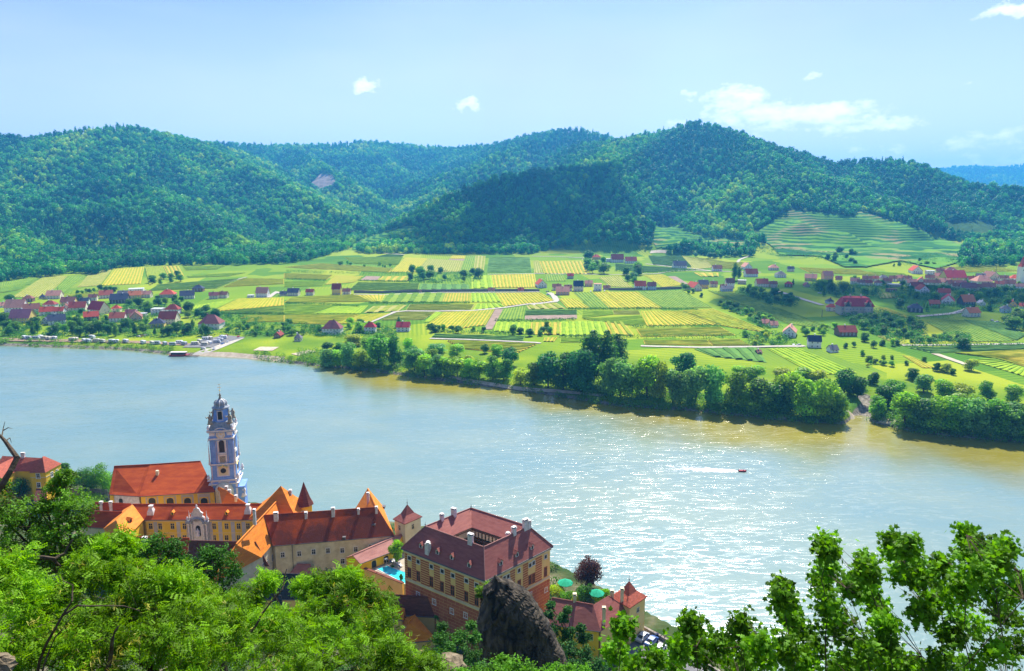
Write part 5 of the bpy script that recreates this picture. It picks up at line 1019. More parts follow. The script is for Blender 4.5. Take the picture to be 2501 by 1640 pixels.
def gable_px(name, label, cat, cf, e1, e2, r1, r2, ze, zr, z0, rmat, wmat, group=None, hipL=0, hipR=0, over=.45, clipb=1.0):
    """house from four measured points: front eave left/right and ridge left/right; the back slope mirrors the front"""
    E1, E2, R1, R2 = P(*cf(*e1), ze), P(*cf(*e2), ze), P(*cf(*r1), zr), P(*cf(*r2), zr)
    B1, B2 = E1+2*(R1-E1)*np.array([1, 1, 0])*clipb, E2+2*(R2-E2)*np.array([1, 1, 0])*clipb
    base = (E1+E2+B1+B2)/4; base[2] = z0; t_ = thing(name, label, cat, tuple(base), group)
    mb = MB(); u = (E2-E1)/np.linalg.norm(E2-E1); r_1, r_2 = R1+u*hipL, R2-u*hipR
    for q in ([E1, E2, r_2, r_1], [B2, B1, r_1, r_2]): mb.slab(q, .22)
    if hipR: mb.slab([E2, B2, r_2], .22)
    if hipL: mb.slab([B1, E1, r_1], .22)
    rf = mb.build('roof', M[rmat], t_)
    c = (E1+E2+B1+B2)/4; sh = lambda p: c+(p-c)*np.array([1-over/max(1, abs(np.linalg.norm((p-c)[:2])))*1.2]*2+[1])
    f = [sh(E1), sh(E2), sh(B2), sh(B1)]; mb = MB(); mb.prism([p[:2] for p in f], z0, ze-.1)
    if not hipL: mb.add([A3(f[0], ze-.1), A3(f[3], ze-.1), A3(sh(R1), zr-.35)]+[A3(f[0]+u*.25, ze-.1), A3(f[3]+u*.25, ze-.1), A3(sh(R1)+u*.25, zr-.35)], [(0, 2, 1), (3, 4, 5), (0, 1, 4, 3), (1, 2, 5, 4), (2, 0, 3, 5)])
    if not hipR: mb.add([A3(f[1], ze-.1), A3(f[2], ze-.1), A3(sh(R2), zr-.35)]+[A3(f[1]-u*.25, ze-.1), A3(f[2]-u*.25, ze-.1), A3(sh(R2)-u*.25, zr-.35)], [(0, 1, 2), (3, 5, 4), (0, 3, 4, 1), (1, 4, 5, 2), (2, 5, 3, 0)])
    wl = mb.build('wall', M[wmat], t_)
    mb = MB(); mb.tube([E1+np.array([0, -.08, -.12]), E2+np.array([0, -.08, -.12])], [.11, .11], 6); mb.build('gutter', M['lead'], t_)
    mb = MB(); mb.tube([r_1+np.array([0, 0, .04]), r_2+np.array([0, 0, .04])], [.16, .16], 6); mb.build('ridge_tiles', M[rmat], rf)
    return t_, rf, (E1, E2, R1, R2), Wall(f[0], f[1], z0, ze), Wall(f[1], f[2], z0, ze)

# ---------------------------------------------------------------- striped castle
A_, F_, Rr = P(*cC(270, 540), 30), P(*cC(965, 810), 30), P(*cC(1530, 525), 30)
u1 = (A_-F_)/np.linalg.norm(A_-F_); u2 = (Rr-F_)/np.linalg.norm(Rr-F_); Bk = A_+Rr-F_
cc = (A_+F_+Rr+Bk)/4; cas = thing('castle', 'four-winged castle with plum roof, inner court and red-striped yellow walls', 'castle', (cc[0], cc[1], 7))
ins = .55; f0, a0, r0, b0 = F_+ins*(u1+u2), A_+ins*(u2-u1), Rr+ins*(u1-u2), Bk-ins*(u1+u2)
inn = 9.2; fi, ai, ri, bi = F_+inn*(u1+u2), A_+inn*(u2-u1), Rr+inn*(u1-u2), Bk-inn*(u1+u2)
mb = MB(); ow = [f0[:2], r0[:2], b0[:2], a0[:2]]; iw = [fi[:2], ri[:2], bi[:2], ai[:2]]
vs = [A3(p, 6) for p in ow]+[A3(p, 29.8) for p in ow]+[A3(p, 22) for p in iw]+[A3(p, 32.8) for p in iw]
fs = [(i, (i+1) % 4, 4+(i+1) % 4, 4+i) for i in range(4)]+[(4+i, 4+(i+1) % 4, 12+(i+1) % 4, 12+i) for i in range(4)]
mb.add(vs, fs, 0)
WL, WR = Wall(a0, f0, 6, 29.8), Wall(f0, r0, 6, 29.8)
zs = WL.hit(*cC(285, 790))[1]; zs2 = WL.hit(*cC(930, 1055))[1]; zs = (zs+zs2)/2
up_l = [(340, 622), (412, 652), (522, 693), (612, 731), (700, 767), (812, 810), (897, 846)]; up_r = [(1140, 783), (1247, 726), (1353, 673), (1467, 612)]
for W, wins in ((WL, up_l), (WR, up_r)):
    ts = sorted(W.hit(*cC(*q))[0] for q in wins); hw = .85 if W is WL else 1.5
    edges = [.25]+[x for t_ in ts for x in (t_-hw, t_+hw)]+[W.L-.25]
    for i_ in range(0, len(edges), 2):
        x0, x1 = edges[i_], edges[i_+1]
        if x1-x0 < .5: continue
        k = 0; z = zs+.6
        while z < 28.6: box_on(mb, W, (x0+x1)/2, z, x1-x0, .48, 0, .03, 1); z += .68; k += 1
    z = 6.2
    while z < zs-.5:                                       # banded basement with joints
        n = int(W.L/2.6); off = (k % 2)*.5; k += 1
        for j in range(n+1):
            xa = max(.05, (j-off)*W.L/n+.04); xb = min(W.L-.05, (j+1-off)*W.L/n-.04)
            if xb-xa > .3: box_on(mb, W, (xa+xb)/2, z, xb-xa, .86, 0, .035, 1)
        z += .94
mb.build('wall', [M['cyel'], M['brick']], cas)
mb = MB()
for W in (WL, WR): box_on(mb, W, W.L/2, zs-.1, W.L+.2, .35, 0, .14); box_on(mb, W, W.L/2, zs+.35, W.L+.1, .18, 0, .09); box_on(mb, W, W.L/2, 29.0, W.L+.5, .35, 0, .3)
mb.build('string_course', M['cream'], cas)
s_ = 4.5; zr_ = 36.2
E_ = [F_, Rr, Bk, A_]; Rg = [A3(F_+s_*(u1+u2), zr_), A3(Rr+s_*(u1-u2), zr_), A3(Bk-s_*(u1+u2), zr_), A3(A_+s_*(u2-u1), zr_)]; I_ = [A3(p, 33.0) for p in (fi, ri, bi, ai)]
mb = MB(); Elo = [p+np.array([0, 0, -.25]) for p in E_]
mb.add([*E_, *Rg, *I_, *Elo], [f for i in range(4) for f in ((i, (i+1) % 4, 4+(i+1) % 4, 4+i), (4+i, 4+(i+1) % 4, 8+(i+1) % 4, 8+i), (12+i, 12+(i+1) % 4, (i+1) % 4, i))])
crf = mb.build('roof', M['roof_pur'], cas)
mb = MB()
for i in range(4):
    for a, b in ((Rg[i], Rg[(i+1) % 4]), (E_[i], Rg[i])): mb.tube([a+np.array([0, 0, .05]), b+np.array([0, 0, .05])], [.17, .17], 6)
mb.build('ridge_tiles', M['roof_pink'], crf)
mb = MB()
for i in (0, 1, 3): mb.tube([E_[i]+np.array([0, 0, -.2]), E_[(i+1) % 4]+np.array([0, 0, -.2])], [.16, .16], 6)
mb.build('gutter', M['lead'], cas)
for i in range(4): finial(crf, Rg[i])
for q in up_l:
    t_, z = WL.hit(*cC(*q)); window(cas, WL, t_, z-.55, 1.15, 1.1, .16, mull=False)
for q in [(340, 742), (414, 772), (522, 818), (610, 858), (697, 892), (811, 940), (897, 975)]:
    t_, z = WL.hit(*cC(*q)); o = window(cas, WL, t_, z-1.35, 1.1, 2.7, .18, fm='brick')
for q in [(412, 925), (692, 1062), (805, 1097), (545, 985)]:
    t_, z = WL.hit(*cC(*q)); window(cas, WL, t_, z-.7, 1.1, 1.4, .18)
for q in [(1126, 790), (1157, 775), (1247, 726), (1338, 682), (1368, 663), (1467, 612)]:
    t_, z = WR.hit(*cC(*q)); window(cas, WR, t_, z-.5, .95, 1.1, .16, mull=False)
for q in [(1140, 893), (1248, 845), (1337, 802), (1367, 788), (1466, 735)]:
    t_, z = WR.hit(*cC(*q)); window(cas, WR, t_, z-1.3, .95, 2.6, .18, fm='brick')
for q in [(1470, 885), (1340, 925)]:
    t_, z = WR.hit(*cC(*q)); window(cas, WR, t_, z-.6, 1.1, 1.2, .16)
for q in [(433, 540), (570, 592), (688, 635), (833, 700)]:
    p = plane_hit(F_, A_, Rg[0], *cC(*q)); dormer(crf, p, WL.n, 1.15, 1.3)
for q in [(1100, 682), (1232, 612), (1358, 550)]:
    p = plane_hit(F_, Rr, Rg[0], *cC(*q)); dormer(crf, p, WR.n, 1.15, 1.3)
p = plane_hit(F_, A_, Rg[0], *cC(492, 590)); mb = MB(); mb.box((p[0], p[1]+.5, p[2]+.9), (.65, .6, 1.9), 0, WL.u); mb.tube([p+np.array([0, -.15, 2.8]), p+np.array([0, 1.2, 2.8])], [.65, .65], 10); mb.build('stair_hood', M['ston'], crf)
for q, h_, w_ in (((603, 322), 1.6, 1.1), ((702, 268), 1.9, 1.7), ((1298, 400), 2.6, 1.9), ((1402, 425), 1.6, 1.2), ((1200, 415), 1.7, 1.3), ((852, 525), 2.4, 1.7), ((1155, 425), 1.2, 1.0)):
    k = {603: (2, 3), 702: (2, 3), 1298: (0, 1), 1402: (0, 1), 1200: (0, 1), 852: (0, 3), 1155: (0, 1)}[q[0]]
    a, b = Rg[k[0]], Rg[k[1]]; ax, _ = proj(*a); bx, _ = proj(*b); t_ = (cC(*q)[0]-ax)/(bx-ax); p = lerp(a, b, min(1, max(0, t_)))
    if q[0] == 1155: p = p+A3((u1+u2)*1.5, -1.5)*np.array([1, 1, 1])
    chimney(crf, p, h_, w_, .9, 'ston', WR.u if k == (0, 1) else WL.u)
mb = MB()
for i in range(4):
    a, b = (fi, ri, bi, ai)[i], (ri, bi, ai, fi)[i]; Wc = Wall(b, a, 22, 33)
    for j in range(9): box_on(mb, Wc, (j+.5)/9*Wc.L, 30.6, .75, 1.6, 0, .05, 1)
    box_on(mb, Wc, Wc.L/2, 32.4, Wc.L, .35, 0, .2, 0); box_on(mb, Wc, Wc.L/2, 29.6, Wc.L, .4, 0, .25, 0)
mb.build('court_gallery', [M['wood'], M['cream']], cas)
mb = MB(); mb.prism([A3(p, 0)[:2] for p in (fi, ri, bi, ai)], 22, 28.4); mb.build('court_floor', M['pave'], cas)

# ---------------------------------------------------------------- small pavilion tower left of the castle
def pavilion(name, label, eL, eF, eR, cf, ze, apex, z0, rmat, wmat, hz, wins=()):
    L_, F2, R2 = P(*cf(*eL), ze), P(*cf(*eF), ze), P(*cf(*eR), ze); B2 = L_+R2-F2; c = (L_+R2)/2; ap = D(*cf(*apex), c[1]); ap[0] = c[0]; ap[1] = c[1]
    t_ = thing(name, label, 'tower', (c[0], c[1], z0)); mb = MB(); ring = [L_, F2, R2, B2]; mid = [A3(c[:2]+(p-c)[:2]*.45, ze+(ap[2]-ze)*.36) for p in ring]
    mb.add([*ring, *mid, ap, *[p-np.array([0, 0, .25]) for p in ring]], [f for i in range(4) for f in ((i, (i+1) % 4, 4+(i+1) % 4, 4+i), (4+i, 4+(i+1) % 4, 8), (9+i, 9+(i+1) % 4, (i+1) % 4, i))]+[(12, 11, 10, 9)])
    rf = mb.build('roof', M[rmat], t_); finial(rf, ap, 1.8)
    f = [c[:2]+(p-c)[:2]*.88 for p in ring]; mb = MB(); mb.prism(f, z0, ze-.1); mb.build('wall', M[wmat], t_)
    Wa, Wb = Wall(f[0], f[1], z0, ze), Wall(f[1], f[2], z0, ze)
    for side, q, w_, h_ in wins: W = (Wa, Wb)[side]; t, z = W.hit(*cf(*q)); window(t_, W, t, z-h_/2, w_, h_, .12, fm='cream', arch=False, mull=True)
    return t_, rf
pavilion('garden_tower', 'small cream tower with curved plum pyramid roof just left of the castle', (1792, 655), (1905, 705), (2075, 632), cB, 26, (1912, 515), 8, 'roof_pur', 'cream', 0, [(0, (1858, 738), .9, 1.6), (1, (1984, 728), .9, 1.5)])

# ---------------------------------------------------------------- monastery: long wing, big orange roofs, cloister front
lw, lwr, (E1, E2, R1, R2), LW, LWR = gable_px('monastery_long_wing', 'long cream monastery wing with stained dark red roof and chimney row', 'building', cB, (650, 912), (1805, 815), (565, 622), (1645, 545), 22, 29.2, 11, 'roof_stain', 'old', None, 0, 0, .5)
for q in [(743, 998), (901, 986), (1038, 968), (1175, 957), (1311, 955), (1440, 945), (1585, 925), (1315, 1058)]:
    t_, z = LW.hit(*cB(*q)); window(lw, LW, t_, z-.75, 1.05, 1.5, .18, mull=True)
mb = MB()
for x in (835,):
    t_, z = LW.hit(*cB(x, 950)); box_on(mb, LW, t_, 12, .16, 9.6, 0, .16)
mb.build('downpipe', M['lead'], lw)
for q, h_, w_ in (((681, 665), 2.4, 1.5), ((967, 645), 1.7, .9), ((1226, 630), 2.8, 1.2), ((1467, 608), 1.6, .8), ((1638, 602), 2.1, .9)):
    p = plane_hit(E1, E2, R1, *cB(*q)); chimney(lwr, p, h_, w_, .8, 'ston', LW.u)
p = plane_hit(E1, E2, R1, *cB(1330, 838)); mb = MB(); mb.box(p, (.5, .5, .5)); mb.build('skylight', M['lead'], lwr)
p = plane_hit(E1, E2, R1, *cB(1610, 720)); mb = MB(); mb.box(p+np.array([0, .3, .25]), (.6, .5, .3)); mb.build('skylight', M['lead'], lwr)
# right cross wing with the sunlit orange slope
R3 = P(*cB(1555, 360), 29.2); q2 = P(*cB(1640, 545), 29.2); e2 = P(*cB(1808, 815), 21.8); e3 = P(*cB(1700, 535), 21.8); bl_ = 2*R3-e3; bl_[2] = 21.8; bl2 = 2*q2-e2; bl2[2] = 21.8
xw = thing('monastery_cross_wing', 'steep pointed wing with bright orange right slope at right end of monastery', 'building', (R3[0], R3[1], 9))
mb = MB(); mb.slab([e2, e3, R3, q2], .25); mb.slab([bl_, bl2, q2, R3], .25); mb.slab([e2+np.array([0, 0, 0]), q2, bl2], .25); rf = mb.build('roof', M['roof_or'], xw)
mb = MB(); pr = [e2, e3, bl_, bl2]; c = sum(pr)/4; f = [c[:2]+(p-c)[:2]*.93 for p in pr]; mb.prism(f, 7, 21.7); mb.add([A3(f[1], 21.7), A3(f[2], 21.7), A3(R3[:2]+(c-R3)[:2]*.06, 28.8)], [(0, 1, 2)]); mb.build('wall', M['cream'], xw)
chimney(rf, plane_hit(bl_, bl2, q2, *cB(1558, 478)), 2.6, .9, .8, 'ston'); mb = MB(); p = plane_hit(e2, e3, q2, *cB(1700, 545)); mb.box(p+np.array([.2, 0, .2]), (.5, .8, .35)); mb.build('shed_dormer', M['lead'], rf)
# big orange left wing running towards the viewer, with its corner pavilion roof
rn, rfz = P(*cB(300, 900), 29.2), P(*cB(740, 430), 29.2); en, ef = P(*cB(565, 992), 21.9), P(*cB(652, 912), 21.9); du = (rfz-rn)/np.linalg.norm(rfz-rn)
ef = en+du*32; rn2 = rn; wn_ = 2*rn-en; wn_[2] = 21.9; wf = wn_+du*32; rf2 = rn+du*32
ol = thing('monastery_west_wing', 'monastery wing with big bright orange roof slope running towards the viewer', 'building', (rn[0], rn[1], 11))
mb = MB(); en0, wn0 = en-du*2, wn_-du*2; mb.slab([en0, ef, rf2, rn2], .25); mb.slab([wn0, rn2, rf2, wf], .25); mb.slab([en0, rn2, wn0], .25); rf = mb.build('roof', M['roof_or'], ol)
mb = MB(); mb.tube([rn2+np.array([0, 0, .1]), rf2+np.array([0, 0, .1])], [.25, .25], 6); mb.build('ridge_tiles', M['roof_or'], rf)
pr = [en0, ef, wf, wn0]; c = sum(pr)/4; f = [c[:2]+(p-c)[:2]*.93 for p in pr]; mb = MB(); mb.prism(f, 9, 21.8); mb.build('wall', M['old'], ol)
WO = Wall(f[0], f[1], 9, 21.8)
for q in ((598, 1080), (645, 1025), (555, 1110)):
    t_, z = WO.hit(*cB(*q)); window(ol, WO, min(max(t_, .8), 30), z-.9, 1.0, 1.8, .16)
chimney(rf, plane_hit(wn0, rn2, rf2, *cB(478, 665)), 3.4, .8, .7, 'ston', (1, 0))
ap = P(*cB(725, 340), 33.5); pl_, pr_ = P(*cB(505, 505), 25), P(*cB(890, 592), 25); hw = 7.2
pv = thing('monastery_pavilion', 'steep orange pyramid roof rising behind the big orange slope', 'building', (ap[0], ap[1], 11))
ring = [np.array([ap[0]-9, ap[1]-5.5, 24.8]), np.array([ap[0]+6.2, ap[1]-5.5, 24.8]), np.array([ap[0]+6.2, ap[1]+7, 24.8]), np.array([ap[0]-9, ap[1]+7, 24.8])]
mb = MB(); mid = [A3(ap[:2]+(p-ap)[:2]*.55, 28.2) for p in ring]; mb.add([*ring, *mid, ap], [f for i in range(4) for f in ((i, (i+1) % 4, 4+(i+1) % 4, 4+i), (4+i, 4+(i+1) % 4, 8))]+[(3, 2, 1, 0)]); mb.build('roof', M['roof_or'], pv)
mb = MB(); mb.prism([(p[0]+(ap[0]-p[0])*.1, p[1]+(ap[1]-p[1])*.1) for p in ring], 11, 24.7); mb.build('wall', M['cream'], pv)
# cloister front
cf_, cfr, (E1, E2, R1, R2), CW, _w = gable_px('cloister_range', 'yellow cloister front with grey pilasters and red roof flanking the white portal', 'building', cA, (1193, 1256), (2150, 1254), (1098, 1127), (2232, 1123), 22, 25.6, 12, 'roof_red', 'yel', None, 0, 0, .4)
mb = MB()
for x in (1290, 1480, 1560, 1745, 1825, 1930, 2020):
    t_, z = CW.hit(*cA(x, 1320)); box_on(mb, CW, t_, 12.2, 1.25, 9.3, 0, .06)
mb.build('pilaster', M['gry'], cf_); mb = MB(); box_on(mb, CW, CW.L/2, 21.3, CW.L, .4, 0, .22); mb.build('cornice', M['cyel'], cf_); mb = MB(); box_on(mb, CW, CW.L/2, 17.2, CW.L, .22, 0, .1); mb.build('string_course', M['cyel'], cf_)
for x in (1250, 1328, 1430, 1530, 1775, 1878, 1978, 2055):
    t_, z = CW.hit(*cA(x, 1308)); window(cf_, CW, t_, z-.95, 1.15, 1.9, .17, fm='cyel'); 
    t_, z = CW.hit(*cA(x, 1402)); window(cf_, CW, t_, z-.9, 1.15, 1.7, .17, fm='cyel')
for q, mt_ in (((1428, 1215), 'yel'), ((1877, 1215), 'yel')): dormer(cfr, plane_hit(E1, E2, R1, *cA(*q)), CW.n, .95, 1.0, 'yel', 'roof_or', 1.3)
for q in ((1255, 1190), (2058, 1180)):
    p = plane_hit(E1, E2, R1, *cA(*q)); mb = MB(); mb.lathe([(1.5, p[2]-.8), (1.35, p[2]+.4), (.75, p[2]+1.4), (.75, p[2]+2.0), (.9, p[2]+2.1), (.9, p[2]+2.3)], p[:2], 4, rot=math.pi/4); mb.build('chimney', M['ston'], cfr)
chimney(cfr, plane_hit(E1, E2, R1, *cA(2112, 1260)), 3.2, .8, .7, 'ston')
# left arm of the cloister with the pale sunlit hip roof
r_a, r_b, e_a, e_b = P(*cA(1100, 1127), 25.6), P(*cA(930, 1290), 25.6), P(*cA(1193, 1256), 22), P(*cA(1125, 1330), 22); du = (r_b-r_a)/np.linalg.norm(r_b-r_a); e_b = e_a+du*15; w_a, w_b = 2*r_a-e_a, 2*r_a-e_a+du*15; w_a[2] = w_b[2] = 22; r_b = r_a+du*12
la = thing('cloister_left_wing', 'low cloister arm with pale sunlit orange hip roof left of the yellow front', 'building', (r_b[0], r_b[1], 12)); mb = MB(); mb.slab([e_a, e_b, r_b, r_a], .22); mb.slab([w_a, r_a, r_b, w_b], .22); mb.slab([e_b, w_b, r_b], .22); rf = mb.build('roof', M['roof_or'], la)
mb = MB(); pr = [e_a, w_a, w_b, e_b]; c = sum(pr)/4; mb.prism([c[:2]+(p-c)[:2]*.94 for p in pr], 10, 21.9); mb.build('wall', M['yel'], la); dormer(rf, plane_hit(e_a, e_b, r_b, *cA(1085, 1275)), np.array([.95, -.3]), 1.1, 1.2, 'roof_or', 'roof_or', 1.5)
# white portal
c_t, _z = CW.hit(*cA(1652, 1330)); po = thing('portal', 'white baroque portal with statue niche, scrolled gable and urns in yellow front', 'portal', tuple(CW.p(c_t, 12)))
mb = MB(); box_on(mb, CW, c_t, 12, 6.6, 9.8, 0, .5); box_on(mb, CW, c_t, 12, 4.6, 10.6, .5, .9); box_on(mb, CW, c_t, 12, 7.2, 1.4, .5, 1.3); mb.build('wall', M['ston'], po)
mb = MB()
for dx in (-2.9, -1.9, 1.9, 2.9):
    p = CW.p(c_t+dx, 0, 1.2); mb.lathe([(.42, 13.4), (.3, 13.7), (.27, 16), (.25, 20.4), (.42, 20.9), (.45, 21.2)], p[:2], 10)
mb.build('column', M['ston'], po)
mb = MB()
for a, b, h_ in ((-3.6, -1.7, 21.2), (1.7, 3.6, 21.2)): box_on(mb, CW, c_t+(a+b)/2, h_, b-a, .55, 0, 1.6)
arc = [CW.p(c_t+2.0*math.cos(q)*1.0, 21.5+1.15*math.sin(q)*1.3, 1.4) for q in np.linspace(math.pi, 0, 11)]; mb.tube(arc, [.28]*11, 6)
mb.build('cornice', M['copper'], po); mb = MB()
mb = MB()
for s in (-1, 1): mb.tube([CW.p(c_t+s*3.7, 21.7, 1.4), CW.p(c_t+s*3.0, 22.1, 1.4), CW.p(c_t+s*2.2, 21.5, 1.4)], [.26, .3, .26], 6)
mb.build('scroll', M['copper'], po)
mb = MB(); pts = [(-2.4, 21.7), (-2.3, 23.1), (-1.6, 23.6), (-1.9, 24.6), (-1.1, 25.1), (-.7, 26.1), (0, 26.5), (.7, 26.1), (1.1, 25.1), (1.9, 24.6), (1.6, 23.6), (2.3, 23.1), (2.4, 21.7)]
f_ = [CW.p(c_t+x, z, .9) for x, z in pts]; g_ = [CW.p(c_t+x, z, .3) for x, z in pts]; n = len(pts); mb.add(f_+g_, [tuple(range(n-1, -1, -1)), tuple(range(n, 2*n))]+[(i, i+1, n+i+1, n+i) for i in range(n-1)]); mb.tube([p+A3(CW.n*.1, 0) for p in f_], [.2]*n, 6); mb.build('scrolled_gable', M['ston'], po)
def urn(par, p, h=1.3, mat='ston', name='urn'):
    mb = MB(); mb.lathe([(.3*h, p[2]), (.14*h, p[2]+.2*h), (.32*h, p[2]+.5*h), (.2*h, p[2]+.75*h), (.1*h, p[2]+.85*h), (.16*h, p[2]+.95*h), (.02, p[2]+1.1*h)], p[:2], 8); return mb.build(name, M[mat], par)
def statue(par, p, h=2.0, mat='bronze', name='statue'):
    mb = MB(); x, y, z = p; mb.lathe([(.30*h, z), (.24*h, z+.1*h), (.20*h, z+.3*h), (.15*h, z+.5*h), (.20*h, z+.66*h), (.17*h, z+.76*h), (.06*h, z+.82*h), (.09*h, z+.88*h), (.09*h, z+.95*h), (.03*h, z+h)], (x, y), 10)
    mb.tube([(x-.16*h, y, z+.72*h), (x-.3*h, y-.1*h, z+.6*h), (x-.36*h, y-.14*h, z+.78*h)], [.06*h, .05*h, .03*h], 6); mb.tube([(x+.16*h, y, z+.72*h), (x+.24*h, y-.08*h, z+.52*h), (x+.12*h, y-.2*h, z+.5*h)], [.06*h, .05*h, .03*h], 6)
    return mb.build(name, M[mat], par, True)
for dx, z in ((-3.3, 21.8), (3.3, 21.8), (0, 26.4)): urn(po, CW.p(c_t+dx, z, .8), 1.5 if dx else 1.2)
for dx in (-2.9, 2.9):
    mb = MB(); p = CW.p(c_t+dx*.98, 0, .3); mb.lathe([(.35, 22), (.25, 22.6), (.02, 25.4)], p[:2], 4, rot=.78); mb.build('obelisk', M['ston'], po)
mb = MB(); box_on(mb, CW, c_t, 16.6, 1.5, 3.0, .9, .94); pts = [CW.p(c_t+.75*math.cos(a), 19.6+.75*math.sin(a), .94) for a in np.linspace(0, math.pi, 9)]; q_ = [p-A3(CW.n*.04, 0) for p in pts]; mb.add(pts+q_, [tuple(range(9)), tuple(range(17, 8, -1))]); mb.build('niche', M['dk'], po)
statue(po, CW.p(c_t, 16.8, 1.35), 2.7, 'ston'); mb = MB(); box_on(mb, CW, c_t, 12, 1.7, 2.6, .9, 1.34); mb.build('doorway', M['dk'], po)
# ---------------------------------------------------------------- church
chn, chr_, (E1, E2, R1, R2), CHW, CHR = gable_px('church_nave', 'long church nave with red roof and arched windows left of blue tower', 'church', cA, (1155, 1062), (1782, 1022), (1250, 797), (1690, 768), 22, 29.4, 10, 'roof_red', 'yel', None, -.1, 1.2, .4)
mb = MB()
for x in (1260, 1410, 1555, 1692):
    t_, z = CHW.hit(*cA(x, 1095)); box_on(mb, CHW, t_, 11, 4.2, 10.4, 0, .015)
mb.build('wall_panel', M['gry'], chn)
for x in (1260, 1410, 1555, 1692):
    t_, z = CHW.hit(*cA(x, 1100)); f = window(chn, CHW, t_, z-3.4, 2.4, 4.6, .3, 'arched_window', 'yel', arch=True, mull=False)
p = plane_hit(E1, E2, R1, *cA(1302, 885)); mb = MB(); mb.box(p+np.array([0, .4, .5]), (.45, .5, 1.1)); mb.build('roof_hatch', M['old'], chr_)
cho, chor, (E1, E2, R1, R2), COW, _w = gable_px('church_choir', 'gothic choir of the church with red roof and white wall at its left end', 'church', cA, (905, 1045), (1152, 1062), (945, 812), (1248, 797), 21.8, 29.3, 10, 'roof_red', 'ston', None, 0, 0, .4)
t_, z = COW.hit(*cA(1003, 1105)); window(cho, COW, t_, z-3.2, 1.6, 4.4, .2, 'pointed_window', 'ston', arch=True, mull=False)
mb = MB(); box_on(mb, COW, .6, 10, 1.3, 11.4, 0, .4); mb.build('buttress', M['yel'], cho)
# ---------------------------------------------------------------- blue tower
TX, TY, TR = -105.4, 250.0, R_(12)
def tz(yy): return float(D(*cA(1845, yy), TY-4)[2])
tw = thing('church_tower', 'slender blue and white baroque church tower with clock and golden cross', 'tower', (TX, TY, 8), None, 0)
tu = np.array([math.cos(TR), math.sin(TR)])
def tbox(mb, x, y, z0, z1, hx, hy, mi=0):
    c = np.array([TX, TY])+tu*x+np.array([-tu[1], tu[0]])*y; mb.box((c[0], c[1], (z0+z1)/2), (hx, hy, (z1-z0)/2), mi, tu)
def tp(x, y, z): c = np.array([TX, TY])+tu*x+np.array([-tu[1], tu[0]])*y; return np.array([c[0], c[1], z])
z_b, z_1, z_2, z_3, z_4, z_5 = tz(1010), tz(925), tz(797), tz(580), tz(522), tz(455)
hw = 4.0
mb = MB(); tbox(mb, 0, 0, 7, z_1, hw+.5, hw+.5); tbox(mb, 0, 0, z_1, z_2, hw+.1, hw+.1); tbox(mb, 0, 0, z_2, z_3, hw-.25, hw-.25); tbox(mb, 0, 0, z_3, z_4, hw-.1, hw-.1)
mb.build('shaft', M['bluel'], tw)
mb = MB()
for side in range(4):
    ca, sa = [(1, 0), (0, 1), (-1, 0), (0, -1)][side]
    def sb(x, z0, z1, hx, pr, base):   # box on face `side`
        X, Y = x, -(base+pr/2); x2, y2 = X*ca-Y*sa, X*sa+Y*ca; hx_, hy_ = (hx, pr/2) if side % 2 == 0 else (pr/2, hx); tbox(mb, x2, y2, z0, z1, hx_, hy_)
    for x in (-2.9, 2.9): sb(x, z_2+.2, z_3-.5, .78, .3, hw-.25); sb(x, z_1+.3, z_2-.3, .7, .25, hw+.1)
    for x in (-1.75, 1.75): sb(x, z_2+.3, z_3-.4, .12, .2, hw-.25)
    sb(0, z_1, z_1+(z_2-z_1)*.22, 3.6, .3, hw+.1); sb(0, z_3+.1, z_3+.8, 3.7, .2, hw-.1); sb(-3, 8, z_1-.5, .9, .3, hw+.5); sb(3, 8, z_1-.5, .9, .3, hw+.5)
mb.build('pilaster', M['blue'], tw)
mb = MB()
for z, e, h_ in ((z_1, .75, .45), (z_2, .45, .5), (z_3-.3, .35, .55), (z_4, .6, .55), (z_1-1.3, 1.2, .4)):
    mb = MB(); tbox(mb, 0, 0, z-.12, z+h_-.12, hw+e, hw+e); tbox(mb, 0, 0, z-.45, z-.118, hw+e*.55, hw+e*.55, 1); mb.build('cornice', [M['ston'], M['blue']], tw)
pass
def tface(side):
    ang_ = TR+side*math.pi/2; u_ = np.array([math.cos(ang_), math.sin(ang_)]); n_ = np.array([u_[1], -u_[0]]); return u_, n_
